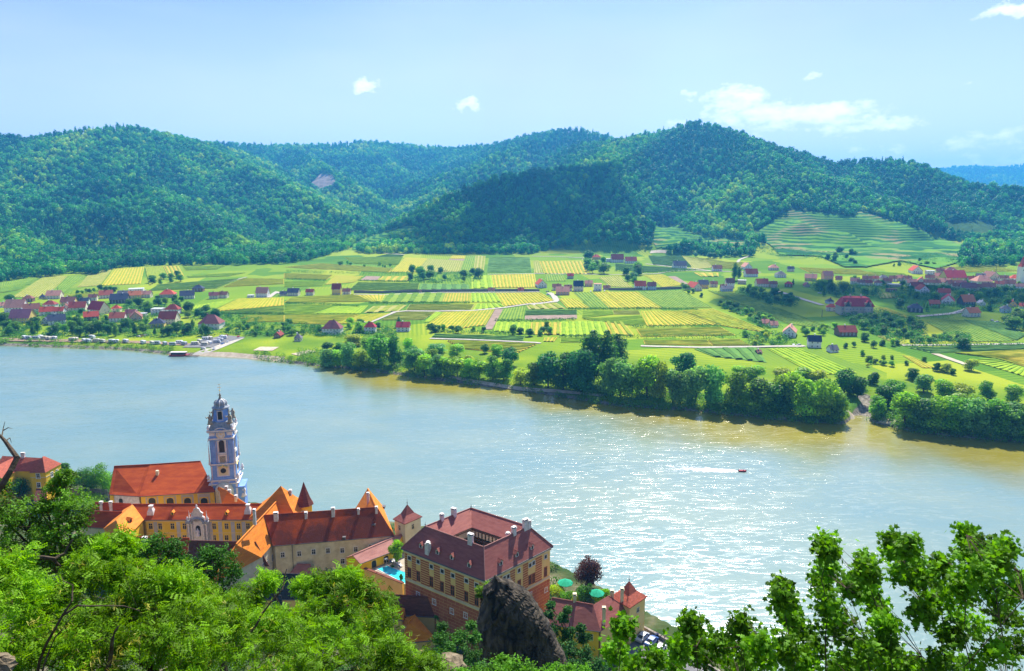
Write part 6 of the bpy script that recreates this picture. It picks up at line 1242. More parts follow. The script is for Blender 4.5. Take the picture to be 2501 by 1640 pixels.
for side in range(4):
    u_, n_ = tface(side)
    def fw(base): a = np.array([TX, TY])+n_*base-u_*base; return Wall(a, a+u_*2*base, 7, 60)
    W = fw(hw-.25); t0 = W.L/2; f = window(tw, W, t0, z_2+(z_3-z_2)*.45, 1.9, (z_3-z_2)*.46, .22, 'belfry_window', 'ston', arch=True, mull=False)
    mb = MB(); box_on(mb, W, t0, z_2+(z_3-z_2)*.38, 2.6, .7, 0, .45); box_on(mb, W, t0, z_2+(z_3-z_2)*.36, 2.9, .2, 0, .55); mb.build('balustrade', M['ston'], tw)
    mb = MB(); box_on(mb, W, t0, z_2+.6, 2.0, (z_3-z_2)*.24, 0, .12); mb.build('relief', M['bronze'], tw)
    W1 = fw(hw+.1); t1 = W1.L/2; zc = z_1+(z_2-z_1)*.60
    mb = MB(); c = W1.p(t1, zc, .1); mb.tube([c-A3(n_*.1, 0), c+A3(n_*.1, 0)], [.95, .95], 16); mb.build('oval_window', M['dk'], tw)
    mb = MB(); box_on(mb, W1, t1, zc-1.8, 3.3, 3.6, 0, .09); mb.build('window_surround', M['cream'], tw)
    mb = MB(); mb.tube([W1.p(t1-1.6, zc+1.2, .25), W1.p(t1, zc+2.1, .25), W1.p(t1+1.6, zc+1.2, .25)], [.24, .28, .24], 6); mb.build('pediment', M['gold'], tw)
    W2_ = fw(hw-.1); zk = (z_3+z_4)/2+.1; c = W2_.p(W2_.L/2, zk, .3)
    mb = MB(); mb.tube([c-A3(n_*.5, 0), c+A3(n_*.05, 0)], [1.95, 1.95], 24, 0); mb.tube([c+A3(n_*.05, 0), c+A3(n_*.12, 0)], [1.6, 1.6], 24, 1)
    for k in range(12):
        a = k*math.pi/6; q = c+A3(n_*.14, 0)+A3(u_*math.sin(a)*1.3, math.cos(a)*1.3); q = q if True else q; mb.box(q, (.13, .04, .13), 2, u_)
    mb.tube([c+A3(n_*.2, 0), c+A3(n_*.2, 0)+A3(u_*.7, .5)], [.1, .06], 5, 2); mb.tube([c+A3(n_*.2, 0), c+A3(n_*.2, 0)+A3(-u_*.2, 1.1)], [.09, .05], 5, 2)
    mb.build('clock', [M['blue'], M['ston'], M['gold']], tw)
    mb = MB(); mb.tube([W2_.p(W2_.L/2+2.2*math.cos(a), z_4-.1+1.3*math.sin(a), .35) for a in np.linspace(math.pi, 0, 9)], [.22]*9, 6); mb.build('arched_cornice', M['ston'], tw)
# lantern storey, cupola, figures
zl0, zl1 = z_5, tz(350); mb = MB(); mb.lathe([(5.6, z_4+.4), (5.2, z_4+1.3), (4.2, z_5), (3.3, z_5+.2)], (TX, TY), 4, 0, TR+math.pi/4); mb.lathe([(3.2, z_5), (2.75, z_5+1.2), (2.5, zl1-.5), (3.0, zl1)], (TX, TY), 8, 1, TR+math.pi/8)
mb.build('lantern', [M['copper'], M['blue']], tw)
mb = MB(); zt = tz(272); dz = zt-zl1; mb.lathe([(3.1, zl1), (3.1, zl1+.3), (2.2, zl1+dz*.15), (2.05, zl1+dz*.35), (2.2, zl1+dz*.5), (1.85, zl1+dz*.68), (1.0, zl1+dz*.85), (.45, zt)], (TX, TY), 16, 0, TR); mb.build('cupola', M['copper'], tw, True)
mb = MB()
for k in range(8):
    a = TR+k*math.pi/4; mb.tube([(TX+r*math.cos(a), TY+r*math.sin(a), zl1+dz*q) for r, q in ((2.25, .15), (2.1, .35), (2.25, .5), (1.9, .68), (1.05, .85))], [.16]*5, 5)
mb.build('cupola_rib', M['ston'], tw)
statue(tw, (TX, TY, zt-.1), tz(228)-zt, 'bronze', 'figure_finial')
mb = MB(); z0_ = tz(232); z1_ = tz(160); mb.tube([(TX, TY, z0_), (TX, TY, z1_)], [.07, .05], 6); mb.tube([(TX-.7, TY, z1_-1.0), (TX+.7, TY, z1_-1.0)], [.07, .07], 5); mb.lathe([(.02, z0_+.8), (.3, z0_+1.1), (.02, z0_+1.4)], (TX, TY), 8)
mb.tube([(TX-.55, TY, z1_-.1), (TX, TY, z1_+.25), (TX+.55, TY, z1_-.1)], [.08]*3, 5); mb.build('cross', M['gold'], tw)
for side in range(4):
    u_, n_ = tface(side); a = np.array([TX, TY])+n_*2.62; W = Wall(a-u_*1.5, a+u_*1.5, 0, 9); window(tw, W, 1.5, z_5+.7, 1.5, (zl1-z_5)*.68, .25, 'lantern_window', 'ston', arch=True, mull=False)
for sx_, sy in ((-1, -1), (1, -1), (1, 1), (-1, 1)):
    statue(tw, tp(sx_*3.3, sy*3.3, z_5-.4), 3.7); urn(tw, tp(sx_*4.1, sy*4.1, z_4+.5), 1.7, 'bluel')
    p = tp(sx_*4.35, sy*4.35, 0); zo = z_2+.3; mb = MB(); mb.lathe([(.55, zo), (.5, zo+.8), (.36, zo+1), (.06, zo+(z_3-z_2)*.85), (.2, zo+(z_3-z_2)*.88), (.02, zo+(z_3-z_2)*.95)], p[:2], 4, 0, TR+.78); mb.build('obelisk', M['ston'], tw)
    urn(tw, tp(sx_*5.0, sy*5.0, z_1+.3), 2.2, 'ston')
statue(tw, tp(6.2, -3.5, z_1-7), 4, 'ston'); mb = MB(); tbox(mb, 5.4, -1, 7, z_1-3.2, 1.2, 3.2); tbox(mb, 5.4, -1, z_1-3.2, z_1-2.8, 1.6, 3.6); mb.build('side_porch', M['blue'], tw)
mb = MB(); c = tp(0, -5.0, 0); mb.lathe([(3.2, 9), (3.2, z_1-3.6), (3.3, z_1-3.4), (2.6, z_1-1.8), (1.2, z_1-.7), (.1, z_1-.4)], c[:2], 16); mb.build('porch_dome', M['old'], tw, True)
# ---------------------------------------------------------------- further roofs of the old town
t_, rf, q4, W, _w = gable_px('sacristy', 'small orange gabled roof with three white chimneys below the blue tower', 'building', cA, (1838, 1122), (2040, 1118), (1812, 985), (1935, 1020), 22, 25.5, 11, 'roof_or', 'cream', None, 0, 2.0)
for q in ((1880, 1030), (1905, 1060), (1958, 1105)): chimney(rf, plane_hit(q4[0], q4[1], q4[2], *cA(*q)), 2.2, .95, .8, 'ston')
c = P(*cB(937, 532), 26); tr_ = thing('stair_turret', 'round yellow stair turret with dark pointed cone roof behind the orange roofs', 'tower', (c[0], c[1]+2, 12)); mb = MB(); c[1] += 2
mb.lathe([(3.0, 25.8), (2.1, 27.6), (.9, 31), (.05, 33.6)], c[:2], 8); mb.build('roof', M['roof_brn'], tr_); mb = MB(); mb.lathe([(2.3, 12), (2.3, 25.9)], c[:2], 16); mb.build('wall', M['yel'], tr_); chimney(tr_, c+np.array([-4.2, -1, 0]), 5.6, .9, .9, 'ston'); W = Wall(c[:2]+np.array([-1, -2.25]), c[:2]+np.array([1, -2.25]), 0, 1); window(tr_, W, 1, 23.2, .9, 1.1, .12)
def gx(*a, **k): return gable_px(*a, **k)
gx('town_house', 'red-roofed town house with tall white chimney at the far left of the cloister', 'house', cA, (680, 1315), (880, 1325), (700, 1182), (1012, 1190), 19, 24, 9, 'roof_red', 'cream', 'roofs of the old town')
t_, rf, q4, W, _w = gx('town_house', 'red roof with two white chimneys below the church choir', 'house', cA, (752, 1172), (1060, 1180), (790, 1112), (1088, 1124), 20, 22.5, 9, 'roof_red', 'cream', 'roofs of the old town')
for q, h_ in (((842, 1150), 1.8), ((925, 1180), 3.4)): chimney(rf, plane_hit(q4[0], q4[1], q4[2], *cA(*q)), h_, 1.1, .9, 'ston')
t_, rf, q4, W, _w = gx('town_house', 'brick-red roofed house in front of the yellow cloister front', 'house', cA, (1100, 1560), (1540, 1590), (1128, 1400), (1568, 1408), 19, 25, 9, 'roof_red', 'cream', 'roofs of the old town')
chimney(rf, plane_hit(q4[0], q4[1], q4[2], *cA(1205, 1460)), 2.3, 1.5, .9, 'ston')
t_, rf, q4, W, _w = gx('town_house', 'dark brown rough-tiled roof with cream gable below the orange monastery roof', 'house', cA, (1545, 1640), (2040, 1660), (1570, 1428), (2122, 1442), 18, 26, 9, 'roof_brn', 'old', 'roofs of the old town')
t_, rf, q4, W, _w = gx('town_house', 'black slate roofed house half hidden in the trees below the long wing', 'house', cB, (535, 1420), (925, 1425), (560, 1178), (912, 1182), 14, 20.5, 7, 'roof_blk', 'cyel', 'roofs of the old town')
gx('town_house', 'black-roofed gable house peeping through the locust trees', 'house', cB, (600, 1640), (760, 1640), (660, 1380), (730, 1390), 13, 19, 6, 'roof_blk', 'ston', 'roofs of the old town')
gx('town_house', 'small black slate roof among the dark trees at lower left', 'house', cB, (-230, 1230), (-40, 1235), (-215, 1130), (-50, 1135), 16, 20, 7, 'roof_blk', 'cream', 'roofs of the old town')
gx('garden_shed', 'grey-brown shed roof beside the olive tree below the long wing', 'shed', cB, (800, 1185), (1000, 1190), (880, 1085), (1010, 1090), 13, 15.5, 9, 'roof_pink', 'old')
# yellow house at far left
Fc, Lc, Rc = P(*cA(375, 866), 20), P(*cA(240, 868), 20), P(*cA(512, 790), 20); Bc = Lc+Rc-Fc; ap = (Lc+Rc)/2; z_ = D(*cA(400, 727), ap[1])[2]
yh = thing('yellow_house', 'yellow house with hipped red roofs among trees at the far left bank', 'house', (ap[0], ap[1], 8)); mb = MB(); d_ = (Rc-Fc)/np.linalg.norm(Rc-Fc); m1, m2 = A3((Lc+Fc)/2+d_*4, z_), A3((Rc+Bc)/2-d_*5, z_)
mb.add([Lc, Fc, Rc, Bc, m1, m2], [(0, 1, 4), (1, 2, 5, 4), (2, 3, 5), (3, 0, 4, 5), (3, 2, 1, 0)]); off = np.array([-19, 3, 0]); u_ = (Fc-Lc)/np.linalg.norm(Fc-Lc)
l1, l2, l3, l4 = Lc+off*.8, Lc+u_*.5+d_*1.5, Bc+d_*-2, Lc+off*.8+d_*10; zz_ = z_-.8; n1, n2 = A3((l1+l4)/2, zz_), A3((l2+l3)/2+u_*3, zz_); mb.add([l1, l2, l3, l4, n1, n2], [(0, 1, 5, 4), (1, 2, 5), (2, 3, 4, 5), (3, 0, 4), (3, 2, 1, 0)])
g1, g2, g3, g4 = l1+u_*1-d_*9, l1+u_*9-d_*9, l1+u_*9+d_*2, l1+u_*1+d_*2; k1_, k2_ = A3((g1+g2)/2+d_*3, zz_-.4), A3((g3+g4)/2+d_*3, zz_-.4); mb.add([g1, g2, g3, g4, k1_, k2_], [(0, 1, 4), (1, 2, 5, 4), (2, 3, 5), (3, 0, 4, 5), (3, 2, 1, 0)])
yrf = mb.build('roof', M['roof brick-red'], yh)
mb = MB()
for pr in ([Lc, Fc, Rc, Bc], [l1, l2, l3, l4], [g1, g2, g3, g4]): c = sum(pr)/4; mb.prism([c[:2]+(p-c)[:2]*.93 for p in pr], 8, 19.9)
mb.build('wall', M['yel'], yh); chimney(yrf, (n1+n2)/2, 1.6, 1.6, .8, 'ston')
c = (Lc+Rc)/2; f = [c[:2]+(p-c)[:2]*.93 for p in (Lc, Fc, Rc)]; Wa, Wb = Wall(f[0], f[1], 8, 20), Wall(f[1], f[2], 8, 20)
for q in ((316, 893), (322, 968)): t, z = Wa.hit(*cA(*q)); window(yh, Wa, t, z-.9, 1.2, 1.8, .25)
for q in ((430, 880), (470, 860)): t, z = Wb.hit(*cA(*q)); window(yh, Wb, t, z-.9, 1.1, 1.8, .2)
mb = MB(); box_on(mb, Wa, Wa.L/2, 17.9, Wa.L+.2, .2, 0, .08); box_on(mb, Wb, Wb.L/2, 17.9, Wb.L, .2, 0, .08); mb.build('cornice', M['cream'], yh)
gx('town_house', 'low red roof of the outbuilding below the yellow house', 'house', cA, (280, 1100), (390, 1105), (300, 1000), (385, 1002), 13, 16, 8, 'roof_brn', 'yel', 'roofs of the old town')
wall_run('town_wall', [P(*cA(*q), 9) for q in ((590, 1065), (780, 1068), (900, 1075))], 3.5, .6, M['stonewall'], 'low old stone wall left of the church choir', 'wall', False)
# garden wing, pool terrace
gw, gwr, q4, GW, _w = gable_px('garden_wing', 'long low pavilion with pale plum roof and arched doors behind the swimming pool', 'building', cB, (1482, 1082), (1800, 962), (1410, 1002), (1895, 795), 20.0, 21.7, 14, 'roof_pink', 'yel', None, 0, 0, .2)
for q in ((1612, 1060), (1728, 1010)): t, z = GW.hit(*cB(*q)); window(gw, GW, t, 17.05, 1.6, 2.3, .15, 'arched_door', 'cyel', arch=True, mull=False, sill=False)
pt_ = [P(*cB(*q), 17.0) for q in ((1385, 1075), (1490, 1085), (1800, 950), (1960, 1010), (1960, 1250), (1890, 1275))]
ter = MB(); ter.prism([p[:2] for p in pt_], 8, 17.0); tag(ter.build('pool_terrace', M['pave']), 'paved pool terrace', None, None, 'structure')
pq = [P(*cB(*q), 17.04) for q in ((1640, 1132), (1740, 1104), (1935, 1175), (1915, 1275))]; mb = MB(); mb.prism([p[:2] for p in pq], 16.5, 17.04); pool = own(mb, 'swimming_pool', M['pool'], 'turquoise swimming pool beside the striped castle', 'swimming pool')
mb = MB(); cen = sum(pq)/4
for a, b in zip(pq, pq[1:]+pq[:1]): a2, b2 = a+(a-cen)*.06, b+(b-cen)*.06; mb.tube([a2, b2], [.14, .14], 5)
o = mb.build('coping', M['ston'], pool)
gwall = [P(*cB(*q), 17.9) for q in ((1378, 1070), (1640, 1170), (1890, 1268))]; mb = MB()
for a, b in zip(gwall[:-1], gwall[1:]): u_ = (b-a)[:2]; l = np.linalg.norm(u_); u_ = u_/l; c = (a+b)/2; mb.box((c[0], c[1], 13), (l/2, .3, 4.9), 0, u_); mb.box((c[0], c[1], 17.98), (l/2+.1, .42, .1), 1, u_)
own(mb, 'garden_wall', [M['cyel'], M['roof_brn']], 'ochre garden wall with tiled coping in front of the pool', 'wall')
wm2, tt, bb = newmat('lounger_fabric'); bb.inputs['Base Color'].default_value = (.75, .74, .76, 1)
def lounger(p, rz_, label):
    t = thing('sun_lounger', label, 'sun lounger', tuple(p), 'sun loungers by the pool', rz_); mb = MB(); mb.box((0, 0, .33), (.34, .7, .05)); mb.slab([(-.34, .68, .36), (.34, .68, .36), (.34, 1.2, .78), (-.34, 1.2, .78)], .06); o = mb.build('mattress', wm2, None); o.parent = t
    for x, y in ((-.28, -.6), (.28, -.6), (-.28, .6), (.28, .6)): mb = MB(); mb.box((x, y, .14), (.03, .03, .14)); o = mb.build('leg', M['ston'], None); o.parent = t
for i_, q in enumerate(((1770, 1058), (1790, 1066), (1812, 1072), (1835, 1082), (1868, 1105))): lounger(P(*cB(*q), 17.06), .5, ['leftmost white lounger by the pool', 'second white lounger from the left by the pool', 'middle white lounger by the pool', 'fourth white lounger from left by pool', 'rightmost white lounger by the pool, nearest the castle'][i_])
# low houses in front of the castle
gx('town_house', 'tile-roofed low house leaning against the striped castle wall', 'house', cC, (130, 1085), (565, 1112), (190, 925), (556, 952), 13, 18, 7, 'roof_brn', 'cyel', 'roofs of the old town')
gx('town_house', 'small orange-roofed house left of the low tiled house', 'house', cC, (10, 1080), (290, 1140), (95, 990), (300, 1045), 13, 16, 7, 'roof_or', 'cyel', 'roofs of the old town')
gx('town_house', 'orange hip-roofed cottage at the foot of the hill below the castle', 'house', cC, (250, 1330), (570, 1300), (330, 1160), (400, 1092), 11.5, 16, 6, 'roof_or', 'cyel', 'roofs of the old town', hipR=.5)
gx('town_house', 'red roof mostly hidden behind the locust trees left of the castle', 'house', cB, (1200, 1530), (1560, 1500), (1260, 1400), (1540, 1380), 12, 16, 6, 'roof_red', 'cyel', 'roofs of the old town')
cw = [P(*cC(*q), 13) for q in ((560, 1118), (905, 1140))]; mb = MB(); a, b = cw; u_ = (b-a)[:2]; l = np.linalg.norm(u_); u_ = u_/l; c = (a+b)/2; mb.box((c[0], c[1], 9.5), (l/2, .3, 3.5), 0, u_); own(mb, 'garden_wall', M['cyel'], 'pale yellow garden wall topped with ivy below the castle', 'wall')
rg = np.random.default_rng(5); bl = [(*(lerp(a, b, rg.uniform(0, 1))[:2]+rg.normal(0, .15, 2)), 13.1+rg.uniform(-.3, .3), .5, .45) for _ in range(46)]+[(*(P(*cC(rg.uniform(545, 640), 0), 0)[:2]*0), 0, 0.01, .01)]
bl = bl[:-1]; V, F, ti = leafcloud(rg, bl, 3800, .16); tag(link(npmesh('ivy', V, F, attrs={'tint': ('FACE', ti)}), 'ivy', None, [M['ivy']]), 'green ivy trailing over the top of the pale yellow garden wall', 'ivy')
p = P(*cC(600, 1100), 12); bl = [(p[0]+rg.uniform(-1.7, 2.2), p[1]+rg.uniform(0, 1.2), rg.uniform(9, 19), .9, 1.0) for _ in range(40)]; V, F, ti = leafcloud(rg, bl, 4200, .18); tag(link(npmesh('ivy', V, F, attrs={'tint': ('FACE', ti)}), 'ivy', None, [M['ivy']]), 'tall patch of ivy climbing the striped castle wall', 'ivy')
p = P(*cC(808, 1250), 9); t_ = thing('garden_chimney', 'small white chimney stack beside the pale yellow garden wall', 'chimney', tuple(p)); chimney(t_, p+np.array([0, 0, .2]), 3.6, .9, .8, 'ston')
gx('garden_shed', 'grey lean-to roof squeezed between the garden wall and the rock', 'shed', cC, (800, 1262), (880, 1240), (860, 1160), (930, 1140), 10, 12.5, 7, 'roof_pink', 'old')
# ---------------------------------------------------------------- house with corner tower on the right
rh, rhr, (E1, E2, R1, R2), RW, RWR = gable_px('river_house', 'yellow house with plum hipped roof and tall chimneys right of the rock', 'house', cC, (1405, 1158), (1925, 1232), (1475, 946), (1862, 1010), 17, 21.5, 7, 'roof_pur', 'yel', None, 1.5, 0)
for q, h_ in (((1950, 1125), 3.3), ((1708, 985), 2.2)): chimney(rhr, plane_hit(E1, E2, R1, *cC(*q)), h_, .95, .8, 'old')
for q in ((1838, 1275), (1740, 1262)): t, z = RW.hit(*cC(*q)); window(rh, RW, t, z-.7, 1.3, 1.4, .14, fm='cream')
e1, e2, r1, r2 = E2, P(*cC(2185, 1062), 17), R2, P(*cC(1992, 930), 21.5); bq = 2*r2-e2; bq[2] = 17; bq1 = 2*r1-e1; bq1[2] = 17
mb = MB(); mb.slab([e1, e2, r2, r1], .22); mb.slab([e2, bq, r2], .22); mb.slab([bq, bq1, r1, r2], .22); mb.build('side_roof', M['roof_pur'], rh)
pr = [e1, e2, bq, bq1]; c = sum(pr)/4; f = [c[:2]+(p-c)[:2]*.94 for p in pr]; mb = MB(); mb.prism(f, 6, 16.9); mb.build('side_wall', M['cyel'], rh); W = Wall(f[0], f[1], 6, 17)
for q in ((1990, 1350), (2075, 1240)): t, z = W.hit(*cC(*q)); window(rh, W, t, z-.8, 1.2, 1.5, .14)
t, rf = pavilion('corner_tower', 'square corner tower with red pyramid roof at right end of river house', (2000, 940), (2165, 1038), (2312, 940), cC, 19.5, (2137, 812), 6, 'roof brick-red', 'cyel', 0, [(1, (2232, 1052), 1.1, 1.2)])
chimney(rf, P(*cC(2118, 985), 19.5)+np.array([-.6, 0, 0]), 4.2, .9, .9, 'old'); chimney(rf, P(*cC(2018, 950), 20)+np.array([0, 0, -1]), 3.2, 1.0, .9, 'old')
qw = [P(1566, 1527, 9.2), P(1615, 1553, 9.2), P(1668, 1584, 9.2), P(1760, 1640, 9.2), P(1900, 1740, 9.2)]
mb = MB()
for a, b in zip(qw[:-1], qw[1:]): u_ = (b-a)[:2]; l = np.linalg.norm(u_); u_ = u_/l; c = (a+b)/2; mb.box((c[0], c[1], 4.0), (l/2+.1, .35, 5.2), 0, u_)
own(mb, 'quay_wall', M['stonewall'], 'old stone quay wall running along the river at lower right', 'wall')
mb = MB(); qs = [(p[0]-.3, p[1]-.2) for p in qw]; mb.prism(qs+[(qs[-1][0]-14, qs[-1][1]-14), (28, 158), (30, 168), (qs[0][0]-2, qs[0][1]-1)], 5, 8.25); tag(mb.build('quay', M['tar']), 'paved quay between the river house and the wall', None, None, 'structure')
# ---------------------------------------------------------------- cars, camper vans, boats, people
def carmat(n, c, r=.3): m, t, b = newmat('paint_'+n); b.inputs['Base Color'].default_value = (*c, 1); b.inputs['Roughness'].default_value = r; b.inputs['Coat Weight'].default_value = .5; return m
CM = {k: carmat(k, v) for k, v in {'white': (.8, .8, .8), 'silver': (.5, .52, .55), 'black': (.03, .03, .035), 'red': (.45, .03, .02), 'blue': (.05, .12, .35), 'grey': (.2, .21, .23), 'cream': (.75, .68, .5)}.items()}
M['tyre'] = nmat('tyre', (.02, .02, .02), (.03, .03, .03), 3, .9)
def wheels(t, xs_, y, r=.33):
    for x in xs_:
        for s in (-1, 1): mb = MB(); mb.tube([(x, s*(y-.1), r), (x, s*(y+.1), r)], [r, r], 10); o = mb.build('wheel', M['tyre'], None); o.parent = t
def car(loc, rz_, colr):
    t = thing('parked_car', None, 'car', tuple(loc), 'parked cars', rz_); mb = MB()
    prof = [(-2.1, .35), (-2.15, .8), (-1.9, .95), (-1.35, 1.0), (-.7, 1.42), (.75, 1.45), (1.45, 1.0), (2.0, .85), (2.15, .6), (2.1, .35)]; n = len(prof)
    for w_, off in ((.85, 0),):
        vs = [(x, -w_ if z < 1.1 else -w_*.8, z) for x, z in prof]+[(x, w_ if z < 1.1 else w_*.8, z) for x, z in prof]; mb.add(vs, [tuple(range(n)), tuple(range(2*n-1, n-1, -1))]+[(i, n+i, n+(i+1) % n, (i+1) % n) for i in range(n)])
    o = mb.build('body', CM[colr], None); o.parent = t; mb = MB()
    vs = [(-1.3, -.72, 1.03), (-.72, -.68, 1.38), (.7, -.68, 1.41), (1.38, -.72, 1.03)]; v2 = [(x, -y, z) for x, y, z in vs]
    mb.add([(x, y-.09, z) for x, y, z in vs]+[(x, y+.09, z) for x, y, z in v2], [(0, 3, 2, 1), (4, 5, 6, 7)]); mb.add([(-1.36, -.6, 1.04), (-1.36, .6, 1.04), (-.74, .55, 1.43), (-.74, -.55, 1.43)], [(0, 1, 2, 3)]); mb.add([(1.46, -.6, 1.03), (1.46, .6, 1.03), (.8, .55, 1.46), (.8, -.55, 1.46)], [(0, 3, 2, 1)])
    o = mb.build('windows', M['glass'], None); o.parent = t; wheels(t, (-1.35, 1.35), .8); return t
def camper(loc, rz_, colr, kind):
    t = thing('camper_van' if kind else 'caravan', None, 'camper van' if kind else 'caravan', tuple(loc), 'campers and caravans on the river meadow', rz_); mb = MB()
    L_ = 3.1 if kind else 2.7; prof = [(-L_, .45), (-L_, 2.5), (-L_+.25, 2.8), (L_-.9, 2.85), (L_-.2, 2.6), (L_, 1.6 if kind else 2.2), (L_+(.35 if kind else 0), 1.1), (L_+(.35 if kind else 0), .45)]; n = len(prof)
    mb.add([(x, -1.1, z) for x, z in prof]+[(x, 1.1, z) for x, z in prof], [tuple(range(n)), tuple(range(2*n-1, n-1, -1))]+[(i, n+i, n+(i+1) % n, (i+1) % n) for i in range(n)]); o = mb.build('body', CM[colr], None); o.parent = t
    mb = MB()
    for x in (-1.7, -.2, 1.4): mb.box((x, -1.11, 1.75), (.5, .02, .35)); mb.box((x, 1.11, 1.75), (.5, .02, .35))
    o = mb.build('windows', M['glass'], None); o.parent = t; wheels(t, (-1.5, 1.8) if kind else (0,), 1.0)
    return t
rc = random.Random(3)
def rowof(cf, pts, fn, place, cols):
    for (x, y) in pts:
        px, py = cf(x, y); g_ = G(px, py); cl_ = rc.choice(cols)
        if fn == 'car': o = car(g_, rc.uniform(-.5, .5)+rc.choice([0, 1.57]), cl_); reg(o, cl_+' parked car', place, px)
        else: kd = rc.random() < .6; o = camper(g_, rc.uniform(-.5, .5)-.3, cl_, kd); reg(o, cl_+(' camper van' if kd else ' caravan'), place, px)
rowof(c4, [(205, 605), (235, 607), (300, 608), (340, 600), (370, 608), (410, 612), (450, 610), (460, 580), (420, 582), (440, 545), (600, 622), (625, 618), (700, 630), (735, 632), (800, 630), (850, 635), (765, 600), (930, 635), (960, 638), (1045, 635)], 'camper', 'on the left river meadow', ['white', 'white', 'white', 'cream', 'silver'])
rowof(c4, [(1190, 645), (1265, 650), (1300, 650), (1370, 655), (1435, 660), (1490, 645), (1530, 655), (1620, 655), (1660, 635), (1705, 615), (1745, 610), (1735, 650), (1700, 660), (1800, 640), (1830, 625), (1860, 605)], 'camper', 'by the ferry landing', ['white', 'white', 'cream', 'silver'])
rowof(c4, [(1150, 590), (1180, 585), (1215, 580), (580, 545), (1690, 690), (1780, 690), (1850, 650), (1890, 635), (1840, 585), (1880, 583), (1980, 592)], 'car', 'near the ferry landing', ['white', 'grey', 'red', 'blue', 'silver'])
rowof(c6, [(415, 118), (432, 118), (125, 385), (130, 410), (485, 385), (600, 380), (2170, 830), (2215, 832), (1345, 205), (2005, 357)], 'car', 'in the vineyard hamlets', ['white', 'white', 'silver', 'black'])
rowof(c7, [(1730, 655), (1755, 648), (1800, 632), (405, 465), (2120, 745), (2070, 730)], 'car', 'on the lane of the right-hand village', ['white', 'silver', 'white'])
for q, cl_, rz_, lb in (((2270, 1295), 'silver', .9, 'silver car parked on the quay beside the corner tower'), ((2345, 1330), 'blue', .9, 'dark blue van-like car parked second on the quay'), ((2410, 1395), 'white', .9, 'white car half hidden by the maple leaves on the quay'), ((2420, 1480), 'black', 1.2, 'black car under the maple branches at lower right')):
    p = P(*cC(*q), 8.3); t = car(p, rz_, cl_); t['label'] = lb; t.scale = (1.15, 1.15, 1.15)
# ferry at the landing
p = P(*c4(1490, 745), .1); fy = thing('ferry', 'small red and white river ferry moored at the stone landing', 'ferry', tuple(p), None, .05); mb = MB()
hull = [(-8.5, 0), (-7.5, -2.2), (6.5, -2.2), (8.5, 0), (6.5, 2.2), (-7.5, 2.2)]; mb.add([(x*.92, y*.85, -.3) for x, y in hull]+[(x, y, 1.1) for x, y in hull], [tuple(range(5, -1, -1)), tuple(range(6, 12))]+[(i, (i+1) % 6, 6+(i+1) % 6, 6+i) for i in range(6)]); o = mb.build('hull', CM['red'], None); o.parent = fy
mb = MB(); mb.box((-.5, 0, 2.0), (5.6, 1.7, .9)); o = mb.build('cabin', M['wood'], None); o.parent = fy; mb = MB(); mb.box((-.5, 0, 3.05), (6.3, 2.1, .14)); o = mb.build('canopy', M['ston'], None); o.parent = fy
for k in range(6): mb = MB(); mb.box((-5+k*1.8, -1.72, 2.2), (.6, .03, .4)); o = mb.build('window', M['glass'], None); o.parent = fy
mb = MB(); a, b = P(*c4(1560, 742), .3), P(*c4(1640, 748), 1.2); mb.tube([a, b], [.25, .25], 4); mb.box(((a+b)/2), (abs(b[0]-a[0])/2, .9, .1)); own(mb, 'gangway', M['wood'], 'narrow wooden gangway between the ferry and the shore', 'gangway')
# speedboat and its wake
p = P(1400+893/2.162, 780+803/2.162, .15); sb_ = thing('speedboat', 'small reddish speedboat heading right on the wide river', 'boat', tuple(p), None, -.12); mb = MB(); hull = [(-2.8, -.9), (1.2, -1.0), (3.2, 0), (1.2, 1.0), (-2.8, .9)]
mb.add([(x*.9, y*.7, -.2) for x, y in hull]+[(x, y, .75+max(0, x)*.12) for x, y in hull], [tuple(range(4, -1, -1)), tuple(range(5, 10))]+[(i, (i+1) % 5, 5+(i+1) % 5, 5+i) for i in range(5)]); o = mb.build('hull', CM['red'], None); o.parent = sb_
mb = MB(); mb.add([(1.0, -.8, .8), (1.0, .8, .8), (.5, .7, 1.5), (.5, -.7, 1.5)], [(0, 1, 2, 3), (3, 2, 1, 0)]); o = mb.build('windscreen', M['glass'], None); o.parent = sb_; mb = MB(); mb.box((-2.9, 0, .7), (.25, .25, .5)); o = mb.build('outboard_motor', CM['black'], None); o.parent = sb_
wmt, tt, bb = newmat('foam'); bb.inputs['Base Color'].default_value = (.8, .82, .82, 1); bb.inputs['Roughness'].default_value = .9
rg = np.random.default_rng(8); Vw = []; nW = 1500; sb_.scale = (.62, .62, .62)
for i in range(nW):
    d_ = 3+rg.exponential(9); wd = .4+d_*.10; x = p[0]-d_; y = p[1]+d_*.13+rg.normal(0, wd*.6); s = rg.uniform(.25, .8)*max(.3, 1-d_/60); Vw.append([(x-s*2, y, .05+rg.uniform(0, .06)), (x, y-s*.4, .05), (x+s*2, y, .06), (x, y+s*.4, .12)])
tag(link(npmesh('wake', np.array(Vw).reshape(-1, 3), np.arange(nW*4).reshape(-1, 4)), 'wake', None, [wmt]), 'white foam wake behind the speedboat', None, None, 'stuff')
# navigation mark
p = P(1400+1130/2.162, 780+488/2.162, 0); nm_ = thing('channel_marker', 'slim white channel marker post standing in the water by the far bank', 'marker', tuple(p)); mb = MB(); mb.tube([(0, 0, -1), (0, 0, 5.5)], [.25, .2], 8); o = mb.build('post', M['ston'], None); o.parent = nm_; mb = MB(); mb.lathe([(.8, .2), (.8, 1), (.3, 1.3)], (0, 0), 10); o = mb.build('float', M['ston'], None); o.parent = nm_
